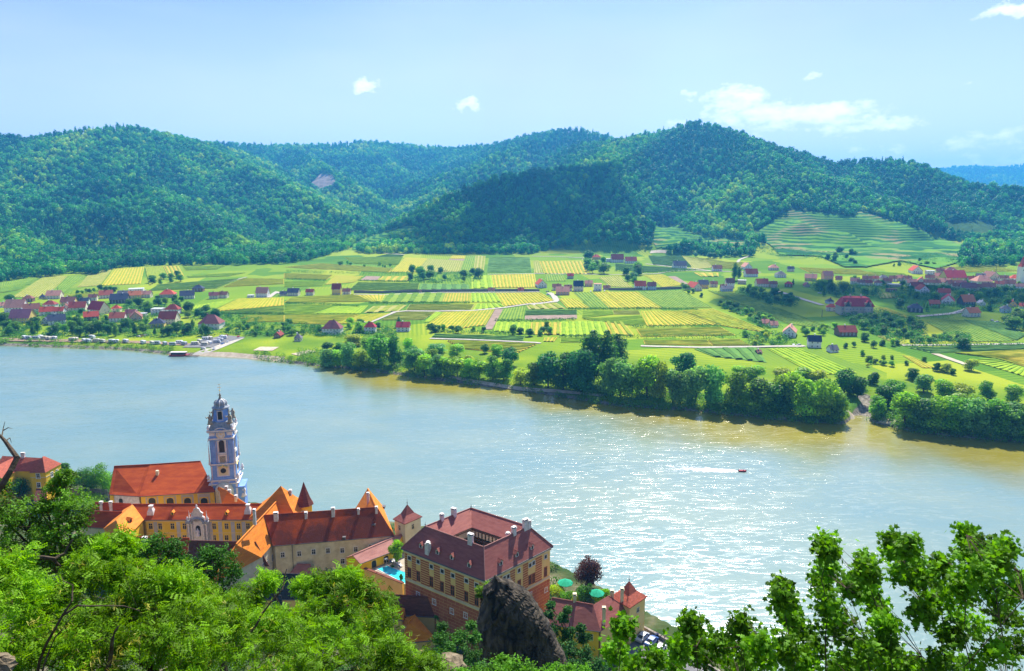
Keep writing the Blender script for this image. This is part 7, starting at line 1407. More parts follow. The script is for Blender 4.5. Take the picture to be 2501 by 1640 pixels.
# pylons / poles on the far side
def pole(px, py, hpx, label):
    g_ = G(px, py); s = math.hypot(g_[1], CH)/FPX; h = hpx*s; t = thing('power_pole', label, 'pole', tuple(g_)); mb = MB(); mb.tube([(0, 0, -.3), (0, 0, h)], [.35, .2], 6); o = mb.build('mast', M['lead'], None); o.parent = t; mb = MB(); mb.box((0, 0, h*.93), (h*.09, .15, .15)); o = mb.build('crossarm', M['lead'], None); o.parent = t
pole(*c7(2105, 280), 24, 'tall grey power pole above the right-hand village'); pole(*c4(485, 245), 19, 'wooden pole in the pale vineyard above the left village'); pole(*c7(425, 690), 16, 'pole in the green slope below the mansion')
# parasols and garden on the terrace right of the castle
M['green_cloth'] = nmat('green_parasol_cloth', (.01, .30, .17), (.02, .38, .22), 2, .8, .2)
def parasol(p, r, h, label, mat='green_cloth'):
    t = thing('parasol', label, 'parasol', tuple(p), 'green parasols on the terrace'); mb = MB(); mb.lathe([(r, h-.15), (r, h), (r*.5, h+r*.28), (.05, h+r*.5)], (0, 0), 8); o = mb.build('canopy', M[mat], None); o.parent = t; mb = MB(); mb.tube([(0, 0, 0), (0, 0, h)], [.06, .05], 6); o = mb.build('pole', M['ston'], None); o.parent = t; mb = MB(); mb.box((0, 0, .06), (.4, .4, .06)); o = mb.build('base', M['gry'], None); o.parent = t
parasol(P(*cC(1630, 905), 9.0), 2.4, 3.1, 'large green parasol between the castle corner and the purple-leaved tree'); parasol(P(*cC(1890, 990), 9.0), 2.3, 3.0, 'green parasol right of the purple-leaved tree')
parasol(P(*cB(1733, 1095), 17.06), .55, 2.0, 'small closed-looking blue-grey parasol by the pool', 'copper')
# people (each body one continuous skinned surface)
M['skin'] = nmat('skin', (.55, .33, .22), (.60, .37, .26), 4, .6)
CL = {k: nmat('cloth_'+k, v, tuple(min(1, x*1.15) for x in v), 6, .9, .1) for k, v in {'blue': (.06, .12, .35), 'white': (.75, .75, .75), 'red': (.5, .05, .05), 'dark': (.04, .04, .05), 'pink': (.7, .3, .35), 'brown': (.12, .07, .04)}.items()}
def skinmesh(name, joints, edges, radii, sub=1):
    me = bpy.data.meshes.new(name); me.from_pydata(joints, edges, []); o = bpy.data.objects.new(name, me); COL.objects.link(o); m = o.modifiers.new('s', 'SKIN')
    for v, r in zip(me.skin_vertices[0].data, radii): v.radius = (r, r) if not isinstance(r, tuple) else r
    me.skin_vertices[0].data[0].use_root = True
    m2 = o.modifiers.new('sub', 'SUBSURF'); m2.levels = m2.render_levels = sub
    dg = bpy.context.evaluated_depsgraph_get(); dg.update(); out = bpy.data.meshes.new_from_object(o.evaluated_get(dg)); bpy.data.objects.remove(o); out.name = name
    out.polygons.foreach_set('use_smooth', [True]*len(out.polygons)); return out
J = [(0, 0, .95), (0, 0, 1.2), (0, 0, 1.42), (0, 0, 1.52), (0, -.01, 1.62), (0, 0, 1.76), (.19, 0, 1.42), (.25, .02, 1.14), (.26, -.08, .90), (.26, -.12, .82), (-.19, 0, 1.42), (-.25, .02, 1.14), (-.25, -.1, .92), (-.24, -.16, .85), (.1, 0, .9), (.11, .02, .5), (.11, .05, .08), (.12, -.12, .04), (-.1, 0, .9), (-.12, -.06, .5), (-.12, -.02, .08), (-.13, -.18, .04)]
Ed = [(0, 1), (1, 2), (2, 3), (3, 4), (4, 5), (2, 6), (6, 7), (7, 8), (8, 9), (2, 10), (10, 11), (11, 12), (12, 13), (0, 14), (14, 15), (15, 16), (16, 17), (0, 18), (18, 19), (19, 20), (20, 21)]
Rd = [.14, .13, .13, .055, .095, .07, .06, .045, .033, .04, .06, .045, .033, .04, .09, .065, .042, .04, .09, .065, .042, .04]
bodym = skinmesh('body', J, Ed, Rd); bodym.materials.append(M['skin'])
shirt = skinmesh('shirt', [J[k] for k in (0, 1, 2, 6, 7, 10, 11)], [(0, 1), (1, 2), (2, 3), (3, 4), (2, 5), (5, 6)], [.16, .155, .15, .085, .065, .085, .065]); trou = skinmesh('trousers', [J[k] for k in (0, 14, 15, 16, 18, 19, 20)], [(0, 1), (1, 2), (2, 3), (0, 4), (4, 5), (5, 6)], [.155, .115, .085, .065, .115, .085, .065])
hairm = skinmesh('hair', [(0, .03, 1.70), (0, .02, 1.79)], [(0, 1)], [.10, .085])
def person(p, rz_, sh, tr, label, lie=False):
    t = thing('person', label, 'person', tuple(p), None, rz_)
    if lie: t.rotation_euler = (-math.pi/2*.9, 0, rz_)
    for me, mm in ((bodym, None), (shirt, CL[sh]), (trou, CL[tr]), (hairm, CL['brown'])):
        me2 = me.copy(); me2.materials.clear(); me2.materials.append(mm or M['skin']); link(me2, me.name.split('.')[0], t)
k6 = lambda x, y: (1400+x/2.162, 1140+y/2.162)
for q, a_, s_c, t_c, lb in (((436, 903), .4, 'white', 'blue', 'person in white shirt standing at the quay wall, leftmost of three'), ((446, 905), 2.2, 'blue', 'dark', 'person in blue shirt beside the one in white at the quay wall'), ((483, 915), 1.0, 'pink', 'dark', 'person in pink top standing alone by the quay wall, nearest the maple leaves')): person(P(*k6(*q), 8.27), a_, s_c, t_c, lb)
for q, s_c, lb in (((1783, 1060), 'pink', 'sunbather lying on a lounger at the left end of the pool row'), ((1868, 1104), 'white', 'sunbather lying on the lounger nearest the castle')): p = P(*cB(*q), 17.48); person(p+np.array([0, -.7, 0]), .5, s_c, 'blue', lb, True)
# trees of the town
def tnear(kind, px, py, z, hpx, wpx, colr, look, place, nleaf=5000, cat=None, name=None):
    p = P(px, py, z); s = math.hypot(p[1], CH-z)/FPX; H_ = hpx*s; W_ = wpx*s; rg = np.random.default_rng(int(px*7+py)); bl = blobs_for(kind, rg, H_, W_/2)
    bl = [b for b in bl]+[(b[0]+rg.normal()*W_*.12, b[1]+rg.normal()*W_*.12, b[2]+rg.normal()*H_*.06, b[3]*.6, b[4]*.6) for b in bl]
    V, F, ti = leafcloud(rg, bl, nleaf, .24, tilt=.9, up=.2, shell=(.5, 1.08)); V[:, 2] = np.maximum(V[:, 2], .2)
    t = thing(name or 'broadleaf_tree', look+' '+place, cat or 'tree', tuple(p), 'trees of the old town'); o = link(npmesh('crown', V, F, attrs={'tint': ('FACE', ti)}), 'crown', t, [M['leaf']]); o.color = (*LEAFC[colr], 1)
    mb = MB(); r = H_*.025; mb.tube([(0, 0, -1), (0, 0, .2), (.1, 0, H_*.4), (0, .1, H_*.7)], [r*1.4, r, r*.7, r*.25], 7)
    for b_ in bl[:5]: mb.tube([(0, 0, H_*.3), (b_[0]*.6, b_[1]*.6, b_[2]*.8), (b_[0], b_[1], b_[2])], [r*.5, r*.3, r*.1], 5)
    o = mb.build('trunk', M['bark'], None); o.parent = t; return t
tnear('round', 1435, 1440, 8, 84, 84, 'purple-leaved', 'round tree with dark purple leaves', 'on the terrace above the river house', 7000)
tnear('round', *cC(1790, 985), 8.5, 45, 50, 'dark green', 'dark green shrub-like tree', 'below the purple-leaved tree', 3500); tnear('round', *cC(1905, 990), 8.5, 32, 38, 'bright green', 'bright green small tree', 'right of the purple-leaved tree', 2500); tnear('round', *cC(1960, 985), 8.5, 36, 26, 'bright green', 'thin bright green tree', 'next to the chimneys of the river house', 2000)
tnear('bush', *cC(1575, 955), 8.3, 30, 50, 'yellow-green', 'yellow flowering shrub', 'beside the green parasols', 3500, 'shrub', 'flowering_shrub'); tnear('bush', *cC(1640, 985), 8.3, 26, 44, 'mid green', 'green shrub', 'in front of the green parasols', 2500, 'shrub', 'shrub'); tnear('bush', *cC(1410, 985), 8.3, 26, 34, 'dark green', 'dark green hedge shrub', 'at the right foot of the castle', 2000, 'shrub', 'shrub'); tnear('bush', *cC(1700, 990), 8.3, 22, 40, 'yellow-green', 'yellowish low shrub', 'below the parasols, above the river house roof', 2000, 'shrub', 'shrub')
tnear('round', *cB(1085, 1190), 9, 62, 88, 'olive', 'broad olive-green tree', 'in the garden in front of the long cream wing', 6500); tnear('round', *cB(1835, 1075), 17.0, 62, 40, 'bright green', 'bright green tree', 'between the pool and the garden tower', 4500); tnear('round', *cB(1930, 900), 17.0, 26, 24, 'bright green', 'small bright tree top', 'behind the pool tree', 1500)
tnear('bush', *cB(1790, 1120), 17.0, 6, 8, 'dark green', 'small potted shrub', 'behind the pool', 300, 'shrub', 'potted_shrub'); tnear('bush', *cB(1870, 1240), 17.0, 14, 12, 'dark green', 'dark shrub', 'at the right corner of the pool', 600, 'shrub', 'shrub')
tnear('round', *cA(735, 1080), 8, 84, 88, 'dark green', 'dense dark round tree', 'left of the church choir', 7000); tnear('round', *cA(900, 1060), 8, 92, 72, 'mid green', 'taller mid green tree', 'directly left of the church choir', 7000); tnear('round', *cA(190, 1100), 8, 62, 66, 'dark green', 'dark round tree', 'in front of the yellow house', 5000); tnear('round', *cA(540, 870), 8, 32, 30, 'dark green', 'small dark tree', 'right of the yellow house', 2000); tnear('bush', *cA(700, 1150), 8, 30, 120, 'bright green', 'bright green bush', 'below the old stone wall', 4000, 'shrub', 'shrub')
tnear('bush', *cB(820, 1100), 12, 12, 50, 'yellow-green', 'yellow-green clipped hedge', 'at the foot of the long cream wing', 1800, 'shrub', 'shrub'); tnear('bush', *cB(670, 1170), 11, 18, 30, 'bright green', 'bright bush', 'left of the grey-brown shed', 1000, 'shrub', 'shrub')
tnear('bush', *cC(120, 640), 11, 16, 14, 'bright green', 'small bright bush', 'at the arched doors behind the pool', 700, 'shrub', 'shrub')
# ================================================================ foreground slope
def frames(rng, n, base_n, spread):
    nr_ = base_n+rng.normal(size=(n, 3))*spread; nr_ /= np.linalg.norm(nr_, axis=1)[:, None]
    a = np.cross(nr_, rng.normal(size=(n, 3))); a /= np.linalg.norm(a, axis=1)[:, None]; return a, np.cross(nr_, a), nr_
def pinnate(np_=6):
    q = []
    for i in range(np_):
        for s in (-1, 1):
            x0 = .12+i/np_*.85; y0, y1 = s*.03, s*.30; w_ = .085; q.append([(x0, y0, 0), (x0+.02-w_, (y0+y1)/2, -.02), (x0+.05, y1, -.05), (x0+.06+w_, (y0+y1)/2, -.02)])
    q.append([(.95, 0, 0), (1.05, -.05, 0), (1.2, 0, -.02), (1.05, .05, 0)]); q = np.array(q); q[..., 2] -= q[..., 0]**2*.18; return q-np.array([.5, 0, 0])
def lobed():
    pr = [(0, -.42), (.22, -.30), (.50, -.34), (.34, -.05), (.62, .18), (.28, .20), (.0, .68), (-.28, .20), (-.62, .18), (-.34, -.05), (-.50, -.34), (-.22, -.30)]
    c = (0, -.05, .03); n = len(pr); return np.array([[c, (*pr[i], -.05*abs(pr[i][0])-.02), (*pr[(i+1) % n], -.05*abs(pr[(i+1) % n][0])-.02)] for i in range(n)])
def oval():
    return np.array([[(-.5, 0, 0), (-.05, -.26, -.03), (.12, 0, .02), (-.05, .26, -.03)], [(.12, 0, .02), (-.05, -.26, -.03), (.5, 0, -.05), (-.05, .26, -.03)]])
TPL = {'pinnate': pinnate(4), 'lobed': lobed(), 'oval': oval(), 'needle': np.array([[(-.5, -.05, 0), (.5, -.03, 0), (.5, .03, 0), (-.5, .05, 0)], [(-.3, -.02, .1), (.4, -.02, .3), (.4, .02, .3), (-.3, .02, .1)]])}
TW = []
def fore_leaves(rng, blobs, n, tpl, size, col_spread=.25, updir=(0, -.15, .75), spread=.75, shell=(.25, 1.05), anchors=None, leaves_per=26, loose=.5):
    B = np.array([[*D(b[0], b[1], b[2]), b[3]/FPX*b[2]*1.05] for b in blobs]); wgt = B[:, 3]**2; idx = rng.choice(len(B), n, p=wgt/wgt.sum())
    K = max(8, n//(len(B)*leaves_per)); tw = []
    hubp = None if anchors is None else np.array(anchors)
    for b0 in B:
        for _ in range(K):
            e_ = rng.normal(size=3)*np.array([1, 1, .8]); e_ /= np.linalg.norm(e_); e_[2] = e_[2]*.8+.15; q1 = b0[:3]+e_*b0[3]*rng.uniform(.5, 1.3 if tpl != 'lobed' else 1.15); q0 = b0[:3]+rng.normal(size=3)*b0[3]*.28+(q1-b0[:3])*.1
            tw.append((q0, q1, b0[3]))
    T0 = np.array([t_[0] for t_ in tw]); T1_ = np.array([t_[1] for t_ in tw]); ti_ = rng.integers(0, len(tw), n); u_ = rng.uniform(.15, 1.03, n)**.8; L_ = np.linalg.norm(T1_-T0, axis=1)[ti_]
    c = T0[ti_]*(1-u_)[:, None]+T1_[ti_]*u_[:, None]; c[:, 2] += -(u_**2)*L_*.12; c += rng.normal(size=(n, 3))*size*loose; d = (T1_-T0)[ti_]/L_[:, None]; B0 = B; idx = ti_//K
    TW.append((T0, T1_))
    a, b_, nn_ = frames(rng, n, d*.35+np.array(updir), spread); t = TPL[tpl]; s = size*rng.uniform(.7, 1.25, n)
    V = c[:, None, None, :]+(t[None, :, :, 0, None]*a[:, None, None, :]+t[None, :, :, 1, None]*b_[:, None, None, :]+t[None, :, :, 2, None]*nn_[:, None, None, :])*s[:, None, None, None]
    m, k_ = t.shape[0], t.shape[1]; bt = rng.uniform(.25, .75, len(B)); tt2 = rng.uniform(-.2, .2, len(tw)); ti = np.clip(tt2[ti_]+bt[idx]+rng.uniform(-col_spread, col_spread, n), 0, 1); ti = np.repeat(ti, m)
    return V.reshape(-1, 3), np.arange(n*m*k_).reshape(-1, k_), ti, B0
def foretree(name, label, cat, blobs, n, tpl, size, col, stems=(), group=None, hubs=True, root=None, pods=0, dark=.26, light=1.75, transl=.42, updir=(0, -.15, .75), twr=.006):
    TW.clear(); rng = np.random.default_rng(int(blobs[0][0]*13+n)); V, F, ti, B = fore_leaves(rng, blobs, n, tpl, size, updir=updir, loose=1.0 if tpl == 'lobed' else .55)
    c = B[:, :3].mean(0); rx, ry = (root if root else (c[0], c[1]+.3)); rz_ = T1(rx, ry); t = thing(name, label, cat, (rx, ry, rz_), group); o = link(npmesh('foliage', V-np.array([rx, ry, rz_]), F, attrs={'tint': ('FACE', ti)}), 'foliage', t, [foliage_mat(name+'_leaf', col, transl, dark, light, .6, .18)])
    mb = MB(); hub = np.array([rx*.6+c[0]*.4, ry*.6+c[1]*.4, max(rz_+.5, c[2]-1.6)]); rad = .045+.02*min(8, abs(hub[2]-rz_)); rad = min(rad, .22)
    mb.tube([(rx, ry, rz_-.5), (rx*.8+hub[0]*.2, ry, rz_+(hub[2]-rz_)*.5), hub], [rad*1.3, rad, rad*.8], 8)
    allp = [np.array(D(*p)) for st_ in stems for p in st_[0]]
    for b_ in B:
        if not hubs:
            e = b_[:3]; near_ = min(allp+[hub], key=lambda q: np.linalg.norm(q-e)); near_ = np.array(near_)
            for _ in range(4): q = e+rng.normal(size=3)*b_[3]*.55; mb.tube([near_, (near_+q)/2+rng.normal(size=3)*.03, q], [.004, .003, .0012], 4)
            continue
        e = b_[:3]; m_ = (hub+e)/2+rng.normal(size=3)*.12; mb.tube([hub, m_, e, e+(e-m_)*.25], [rad*.45, rad*.25, rad*.10, .004], 6)
        for _ in range(5): q = e+rng.normal(size=3)*b_[3]*.6; mb.tube([(m_+e)/2, (e+q)/2+rng.normal(size=3)*.03, q], [rad*.13, rad*.08, .003], 4)
    for st_ in stems:
        r0 = st_[1]; pts = [np.array([rx, ry, rz_])]+[D(*p) for p in st_[0]] if not hubs or st_ is stems[0] else [D(*p) for p in st_[0]]; fin = []
        for a_, b2 in zip(pts[:-1], pts[1:]): fin += [a_, (a_+b2)/2+rng.normal(size=3)*.04*min(1, np.linalg.norm(b2-a_))]
        pts = fin+[pts[-1]]; L_ = len(pts); mb.tube(pts, [r0*(1-.75*i/(L_-1)) for i in range(L_)], 7)
    for p0_, p1_ in list(zip(*TW[0]))[::2]: q_ = (p0_+p1_)/2; mb.tube([p0_, q_, p1_+np.array([0, 0, -.12*np.linalg.norm(p1_-p0_)])], [twr, twr*.7, twr*.3], 3, 0, False)
    mb.build('trunk', M['bark'], t)
    if pods:
        V, F, ti, _ = fore_leaves(rng, blobs, pods, 'needle', size*.55, updir=(0, 0, .2)); o = link(npmesh('seed_pods', V-np.array([rx, ry, rz_]), F, attrs={'tint': ('FACE', ti)}), 'seed_pods', t, [foliage_mat('pods', (.5, .48, .08), .3)])
    return t
G1 = (.155, .335, .004)
foretree('locust_tree', 'bright green feathery-leaved locust tree filling the bottom left corner', 'tree',
 [(60, 1480, 13, 80), (150, 1470, 13.5, 75), (30, 1590, 12, 110), (150, 1560, 12.5, 110), (250, 1510, 13.5, 85), (250, 1610, 12.5, 110), (290, 1400, 14.5, 55), (255, 1350, 15, 34), (300, 1330, 15.2, 30), (350, 1470, 14, 75), (370, 1560, 13, 110), (440, 1500, 14, 90), (480, 1600, 13, 100), (345, 1400, 15, 34), (200, 1400, 14, 45), (20, 1400, 13.5, 60), (420, 1430, 14.4, 60), (545, 1545, 13.8, 80)],
 13500, 'pinnate', .19, G1, [([(85, 1680, 11.6), (115, 1570, 11.6), (152, 1505, 11.7), (190, 1480, 11.8), (250, 1480, 12), (340, 1492, 12.3)], .035), ([(152, 1505, 11.7), (176, 1468, 11.8), (178, 1430, 12), (150, 1408, 12.2)], .022), ([(262, 1640, 12), (275, 1560, 12), (290, 1530, 12.1)], .05), ([(100, 1660, 11.5), (120, 1590, 11.6), (150, 1540, 11.6), (180, 1500, 11.8)], .02)], None, True, (-7, 13.5), 2600)
foretree('locust_tree', 'second feathery locust tree covering the roofs at bottom centre left', 'tree',
 [(600, 1470, 20, 50), (650, 1425, 20.5, 24), (560, 1490, 19, 60), (650, 1520, 19, 65), (700, 1560, 18.5, 90), (620, 1600, 17.5, 100), (760, 1500, 20, 50), (745, 1440, 21, 30), (800, 1430, 21, 34), (850, 1415, 21, 30), (890, 1450, 21, 38), (830, 1490, 20, 60), (800, 1570, 18.5, 90), (900, 1520, 20, 65), (900, 1600, 18.5, 90), (970, 1590, 19, 70), (1000, 1630, 18.5, 70), (730, 1630, 17, 90), (500, 1460, 20, 34), (470, 1440, 20.5, 24), (930, 1480, 21, 36), (1040, 1640, 18, 45)],
 12500, 'pinnate', .22, (.15, .33, .004), [([(560, 1660, 17), (600, 1560, 17.3), (640, 1500, 17.6), (690, 1440, 18), (700, 1390, 18.4)], .05)], None, True, (-5.5, 19), 900)
DG = (.09, .22, .01)
mb = MB(); mb.tube([D(*p) for p in ((-90, 1500, 7.4), (-30, 1250, 7.5), (6, 1183, 7.6), (26, 1150, 7.7), (42, 1118, 7.8), (30, 1102, 7.9), (12, 1077, 8), (-6, 1058, 8.1))], [.07, .04, .035, .032, .03, .026, .02, .012], 8)
for tw_ in (((4, 1068, 8), (8, 1046, 8.2), (12, 1030, 8.2)), ((8, 1052, 8.2), (20, 1045, 8.2), (30, 1047, 8.3)), ((14, 1078, 8), (24, 1070, 8.1), (28, 1082, 8.1))): mb.tube([D(*p) for p in tw_], [.008, .005, .002], 5)
own(mb, 'bare_branch', M['bark'], 'crooked bare dark branch leaning in at the left edge above the yellow house', 'branch')
foretree('evergreen_oak', 'dark glossy-leaved tree at the left edge in front of the yellow house', 'tree',
 [(30, 1260, 19, 60), (75, 1300, 19, 65), (10, 1340, 18.5, 60), (2, 1185, 19.5, 16), (110, 1240, 19.5, 34), (140, 1190, 20, 34), (160, 1165, 20, 24), (165, 1230, 19.5, 45), (190, 1270, 19.5, 42), (130, 1300, 19, 50), (60, 1380, 18.5, 60), (120, 1370, 18.5, 55), (215, 1330, 19, 36), (180, 1340, 19, 45), (-20, 1240, 19, 60)],
 18000, 'oval', .085, DG, [([(60, 1370, 16), (105, 1362, 16), (135, 1365, 16), (158, 1352, 16.2), (178, 1318, 16.4)], .07), ([(130, 1366, 16), (150, 1385, 16)], .05)], None, True, (-12.5, 19), 0, .35, 2.0, .35)
foretree('oak_tree', 'dark green small-leaved tree in front of the brown rough-tiled roof', 'tree',
 [(350, 1350, 27, 34), (380, 1330, 27, 36), (420, 1340, 27, 34), (440, 1370, 27, 34), (400, 1390, 26.5, 42), (350, 1400, 26, 44), (320, 1370, 26.5, 30), (430, 1420, 26, 40), (510, 1350, 28, 26), (540, 1360, 28, 34), (490, 1380, 28, 30), (520, 1400, 27.5, 42), (570, 1395, 27.5, 32), (480, 1430, 27, 36), (300, 1430, 26, 40), (560, 1440, 27, 40)],
 14000, 'oval', .11, (.045, .16, .012), (), None, True, (-12, 27), 0, .4, 1.6, .3)
foretree('hillside_shrub', 'dark green shrub thicket left of the rock at bottom centre', 'shrub',
 [(1075, 1560, 55, 24), (1100, 1590, 54, 30), (1060, 1620, 52, 34), (1125, 1560, 55, 26), (1150, 1600, 53, 30), (1110, 1640, 50, 36), (1080, 1530, 56, 14), (1160, 1560, 55, 18), (1175, 1640, 50, 30), (1150, 1530, 56, 12)],
 9000, 'oval', .2, (.05, .17, .015), (), None, True, (-6.5, 55), 0, .4, 1.6, .3)
foretree('hillside_shrub', 'bright green shrub at the very bottom in front of the rock', 'shrub',
 [(1250, 1635, 30, 36), (1210, 1650, 29, 40), (1290, 1640, 30, 34), (1165, 1660, 28, 40), (1330, 1660, 29, 36), (1130, 1650, 29, 24), (1370, 1640, 32, 30), (1230, 1612, 31, 14), (1060, 1655, 27, 40), (1420, 1650, 31, 36)],
 8000, 'oval', .14, (.12, .33, .015), (), None, True, (0, 31), 0, .5, 1.5, .4)
foretree('hillside_tree', 'dark bushy tree right of the rock, in front of the river house', 'tree',
 [(1340, 1500, 80, 12), (1350, 1540, 79, 20), (1375, 1510, 80, 14), (1385, 1550, 79, 22), (1350, 1580, 77, 26), (1390, 1590, 76, 28), (1425, 1560, 79, 18), (1430, 1600, 76, 26), (1400, 1630, 74, 30), (1360, 1630, 74, 28), (1345, 1478, 81, 7), (1385, 1490, 80, 7), (1420, 1535, 79, 9), (1460, 1630, 74, 24), (1330, 1600, 76, 20)],
 11000, 'oval', .30, (.035, .14, .02), (), None, True, (8, 79), 0, .4, 1.6, .25)
foretree('hillside_tree', 'small bright tree at the top left edge of the rock', 'tree',
 [(1180, 1440, 70, 10), (1172, 1455, 70, 9), (1190, 1428, 70, 8), (1196, 1446, 70, 8), (1168, 1440, 70, 6)], 1500, 'oval', .22, (.17, .33, .02), (), None, True, (-3.4, 71), 0, .6, 1.4, .4)
k6 = lambda x, y: (1400+x/2.162, 1140+y/2.162)
mb_ = [(265, 850, 42), (230, 985, 62), (330, 1060, 80), (620, 830, 45), (640, 930, 100), (700, 1020, 130), (880, 850, 70), (900, 950, 110), (860, 1040, 130), (1000, 1000, 110), (1100, 650, 34), (1110, 700, 42), (1130, 780, 62), (1200, 860, 105), (1100, 950, 130), (1250, 980, 150), (1345, 405, 34), (1340, 450, 40), (1345, 540, 48), (1310, 610, 50), (1350, 720, 85), (1400, 850, 120), (1500, 960, 140), (1455, 640, 45), (1545, 510, 36), (1560, 560, 50), (1550, 650, 60), (1600, 730, 45), (1640, 830, 70), (1600, 1040, 120), (1690, 1000, 80), (1690, 400, 32), (1700, 450, 36), (1770, 420, 34), (1790, 500, 50), (1750, 570, 75), (1850, 600, 85), (1940, 540, 70), (1900, 700, 95), (1840, 780, 60), (2000, 680, 115), (2078, 360, 36), (2085, 460, 52), (2170, 420, 48), (2130, 560, 95), (2210, 510, 60), (2290, 430, 30), (2250, 490, 35), (2200, 680, 125), (2100, 820, 140), (2000, 900, 110), (2310, 650, 85), (2280, 800, 130), (2200, 950, 160), (2340, 950, 120), (1950, 1050, 120), (2080, 1060, 150), (2370, 610, 45), (2060, 640, 60)]
mb_ += [(430, 1010, 60), (500, 1060, 90), (560, 960, 60), (760, 940, 80), (1480, 1060, 110), (1720, 1070, 90), (1820, 1060, 90), (980, 930, 60), (1180, 1050, 120), (1400, 1050, 120), (1650, 930, 60)]
bl_ = [(*k6(x, y), 6.4+((i*37) % 11)*.14, r/2.162*.86) for i, (x, y, r) in enumerate(mb_)]
def st(pts, r, d=6.8): return ([(*k6(*p), d) for p in pts], r)
foretree('maple_shrub', 'maple bush with lobed bright green leaves filling the bottom right corner', 'shrub', bl_, 21000, 'lobed', .054, (.105, .275, .006),
 [st([(1330, 1200), (1330, 900), (1335, 700), (1310, 600), (1345, 400)], 0.0096), st([(1600, 1200), (1540, 900), (1440, 640)], 0.0084), st([(1700, 1200), (1640, 850), (1560, 620), (1545, 500)], 0.0072), st([(1985, 1200), (1975, 1000), (1880, 760), (1770, 560), (1690, 400)], 0.0108), st([(2100, 1200), (2060, 900), (2062, 550), (2075, 360)], 0.0084), st([(1870, 1200), (1840, 1000), (1740, 860), (1640, 760)], 0.0072), st([(2300, 1200), (2250, 800), (2160, 560), (2280, 420)], 0.0084), st([(700, 1200), (650, 950), (610, 770)], 0.0060), st([(1180, 1200), (1130, 850), (1100, 640)], 0.0072), st([(250, 1200), (250, 950), (262, 790)], 0.0060), st([(900, 1200), (895, 950), (880, 790)], 0.0060), st([(2380, 700), (2365, 560), (2376, 530)], .006)],
 None, False, (3.6, 6.4), 0, .3, 1.8, .42, (0, -.3, .6), .003)
# a few bronze young leaves at the shoot tips
# ---------------------------------------------------------------- the leaning rock
M['rock'] = nmat('dark_schist', (.016, .015, .014), (.14, .115, .085), .9, .9, .15, 1.0, detail=9, dist=.8, stretch=(1.6, 1, .5), lo=.38, hi=.72)
prof = [(775, 1038, 1062), (800, 1022, 1110), (830, 1000, 1170), (870, 957, 1255), (930, 955, 1338), (1000, 950, 1400), (1060, 922, 1440), (1130, 910, 1478), (1250, 906, 1528), (1350, 930, 1588), (1450, 955, 1640), (1560, 985, 1655), (1680, 1000, 1670), (1850, 960, 1700)]
yr = 68.0; nl, na_ = 90, 96; zs_ = []; pys = np.linspace(775, 1850, nl)
xl = np.interp(pys, [p[0] for p in prof], [p[1] for p in prof]); xr = np.interp(pys, [p[0] for p in prof], [p[2] for p in prof]); Vr = []
for i in range(nl):
    a, b = D(*cC(xl[i], pys[i]), yr), D(*cC(xr[i], pys[i]), yr); cx, hw_ = (a[0]+b[0])/2, (b[0]-a[0])/2; cz = a[2]; dep_ = hw_*.62+.25
    q = np.linspace(0, 2*math.pi, na_, endpoint=False); sq = np.abs(np.cos(q))**.8*np.sign(np.cos(q)); sy = np.abs(np.sin(q))**.85*np.sign(np.sin(q))
    Vr.append(np.stack([cx+hw_*sq, yr+dep_*sy+(i/nl)*-1.2, np.full(na_, cz)], 1))
Vr = np.concatenate(Vr); s_ = Vr[:, 0]*.55+Vr[:, 2]*.83; tt_ = Vr[:, 0]*.83-Vr[:, 2]*.55     # strata run down to the right
nrm_ = np.stack([np.tile(np.cos(np.linspace(0, 2*math.pi, na_, endpoint=False)), nl), np.tile(np.sin(np.linspace(0, 2*math.pi, na_, endpoint=False)), nl), np.zeros(nl*na_)], 1)
disp = fbm(s_+Vr[:, 1]*.3, Vr[:, 1]+tt_*.3, 2.6, 5, 71)*1.3+fbm(tt_*3.2, s_*.5+Vr[:, 1], 1.6, 4, 75)*.85; ter_ = (np.floor((tt_+fbm(s_, Vr[:, 1], 3, 3, 79)*2)/.7)*.7-tt_)*.25
Vr = Vr+nrm_*(disp+ter_)[:, None]*np.array([.55, 1.3, 0]); Vr[:, 2] += fbm(Vr[:, 0]*2, Vr[:, 1]*2, 1.2, 3, 88)*.35
i_ = (np.arange(nl-1)[:, None]*na_+np.arange(na_)[None]); j_ = (np.arange(nl-1)[:, None]*na_+(np.arange(na_)[None]+1) % na_); Fr_ = np.stack([i_, i_+na_, j_+na_, j_], -1).reshape(-1, 4)
top_ = Vr[:na_].mean(0)+np.array([0, 0, .15]); Vr = np.concatenate([Vr, [top_]]); cap = np.array([[k, (k+1) % na_, len(Vr)-1, len(Vr)-1] for k in range(na_)])
mb = MB(); mb.v = [tuple(v) for v in Vr]; mb.f = [tuple(f) for f in Fr_]+[(int(k), int((k+1) % na_), len(Vr)-1) for k in range(na_)]; mb.m = [0]*len(mb.f)
own(mb, 'rock', M['rock'], 'tall dark jagged rock rising at the bottom centre in front of the castle', 'rock', None, False)
def boulder(p, r, label, mat='rock_pale', sq_=(1, 1, .6)):
    rg = np.random.default_rng(int(abs(p[0]*31+r*7))); mb = MB(); n1, n2 = 14, 9; vs = []
    for i in range(n2+1):
        for j in range(n1): th, ph = math.pi*i/n2, 2*math.pi*j/n1; k = r*(1+.3*math.sin(3*ph+th*2+p[0])*math.sin(th)+rg.uniform(-.1, .1)); vs.append((p[0]+k*sq_[0]*math.sin(th)*math.cos(ph), p[1]+k*sq_[1]*math.sin(th)*math.sin(ph), p[2]+k*sq_[2]*math.cos(th)))
    mb.add(vs, [(i*n1+j, (i+1)*n1+j, (i+1)*n1+(j+1) % n1, i*n1+(j+1) % n1) for i in range(n2) for j in range(n1)]); return own(mb, 'boulder', M[mat], label, 'rock')
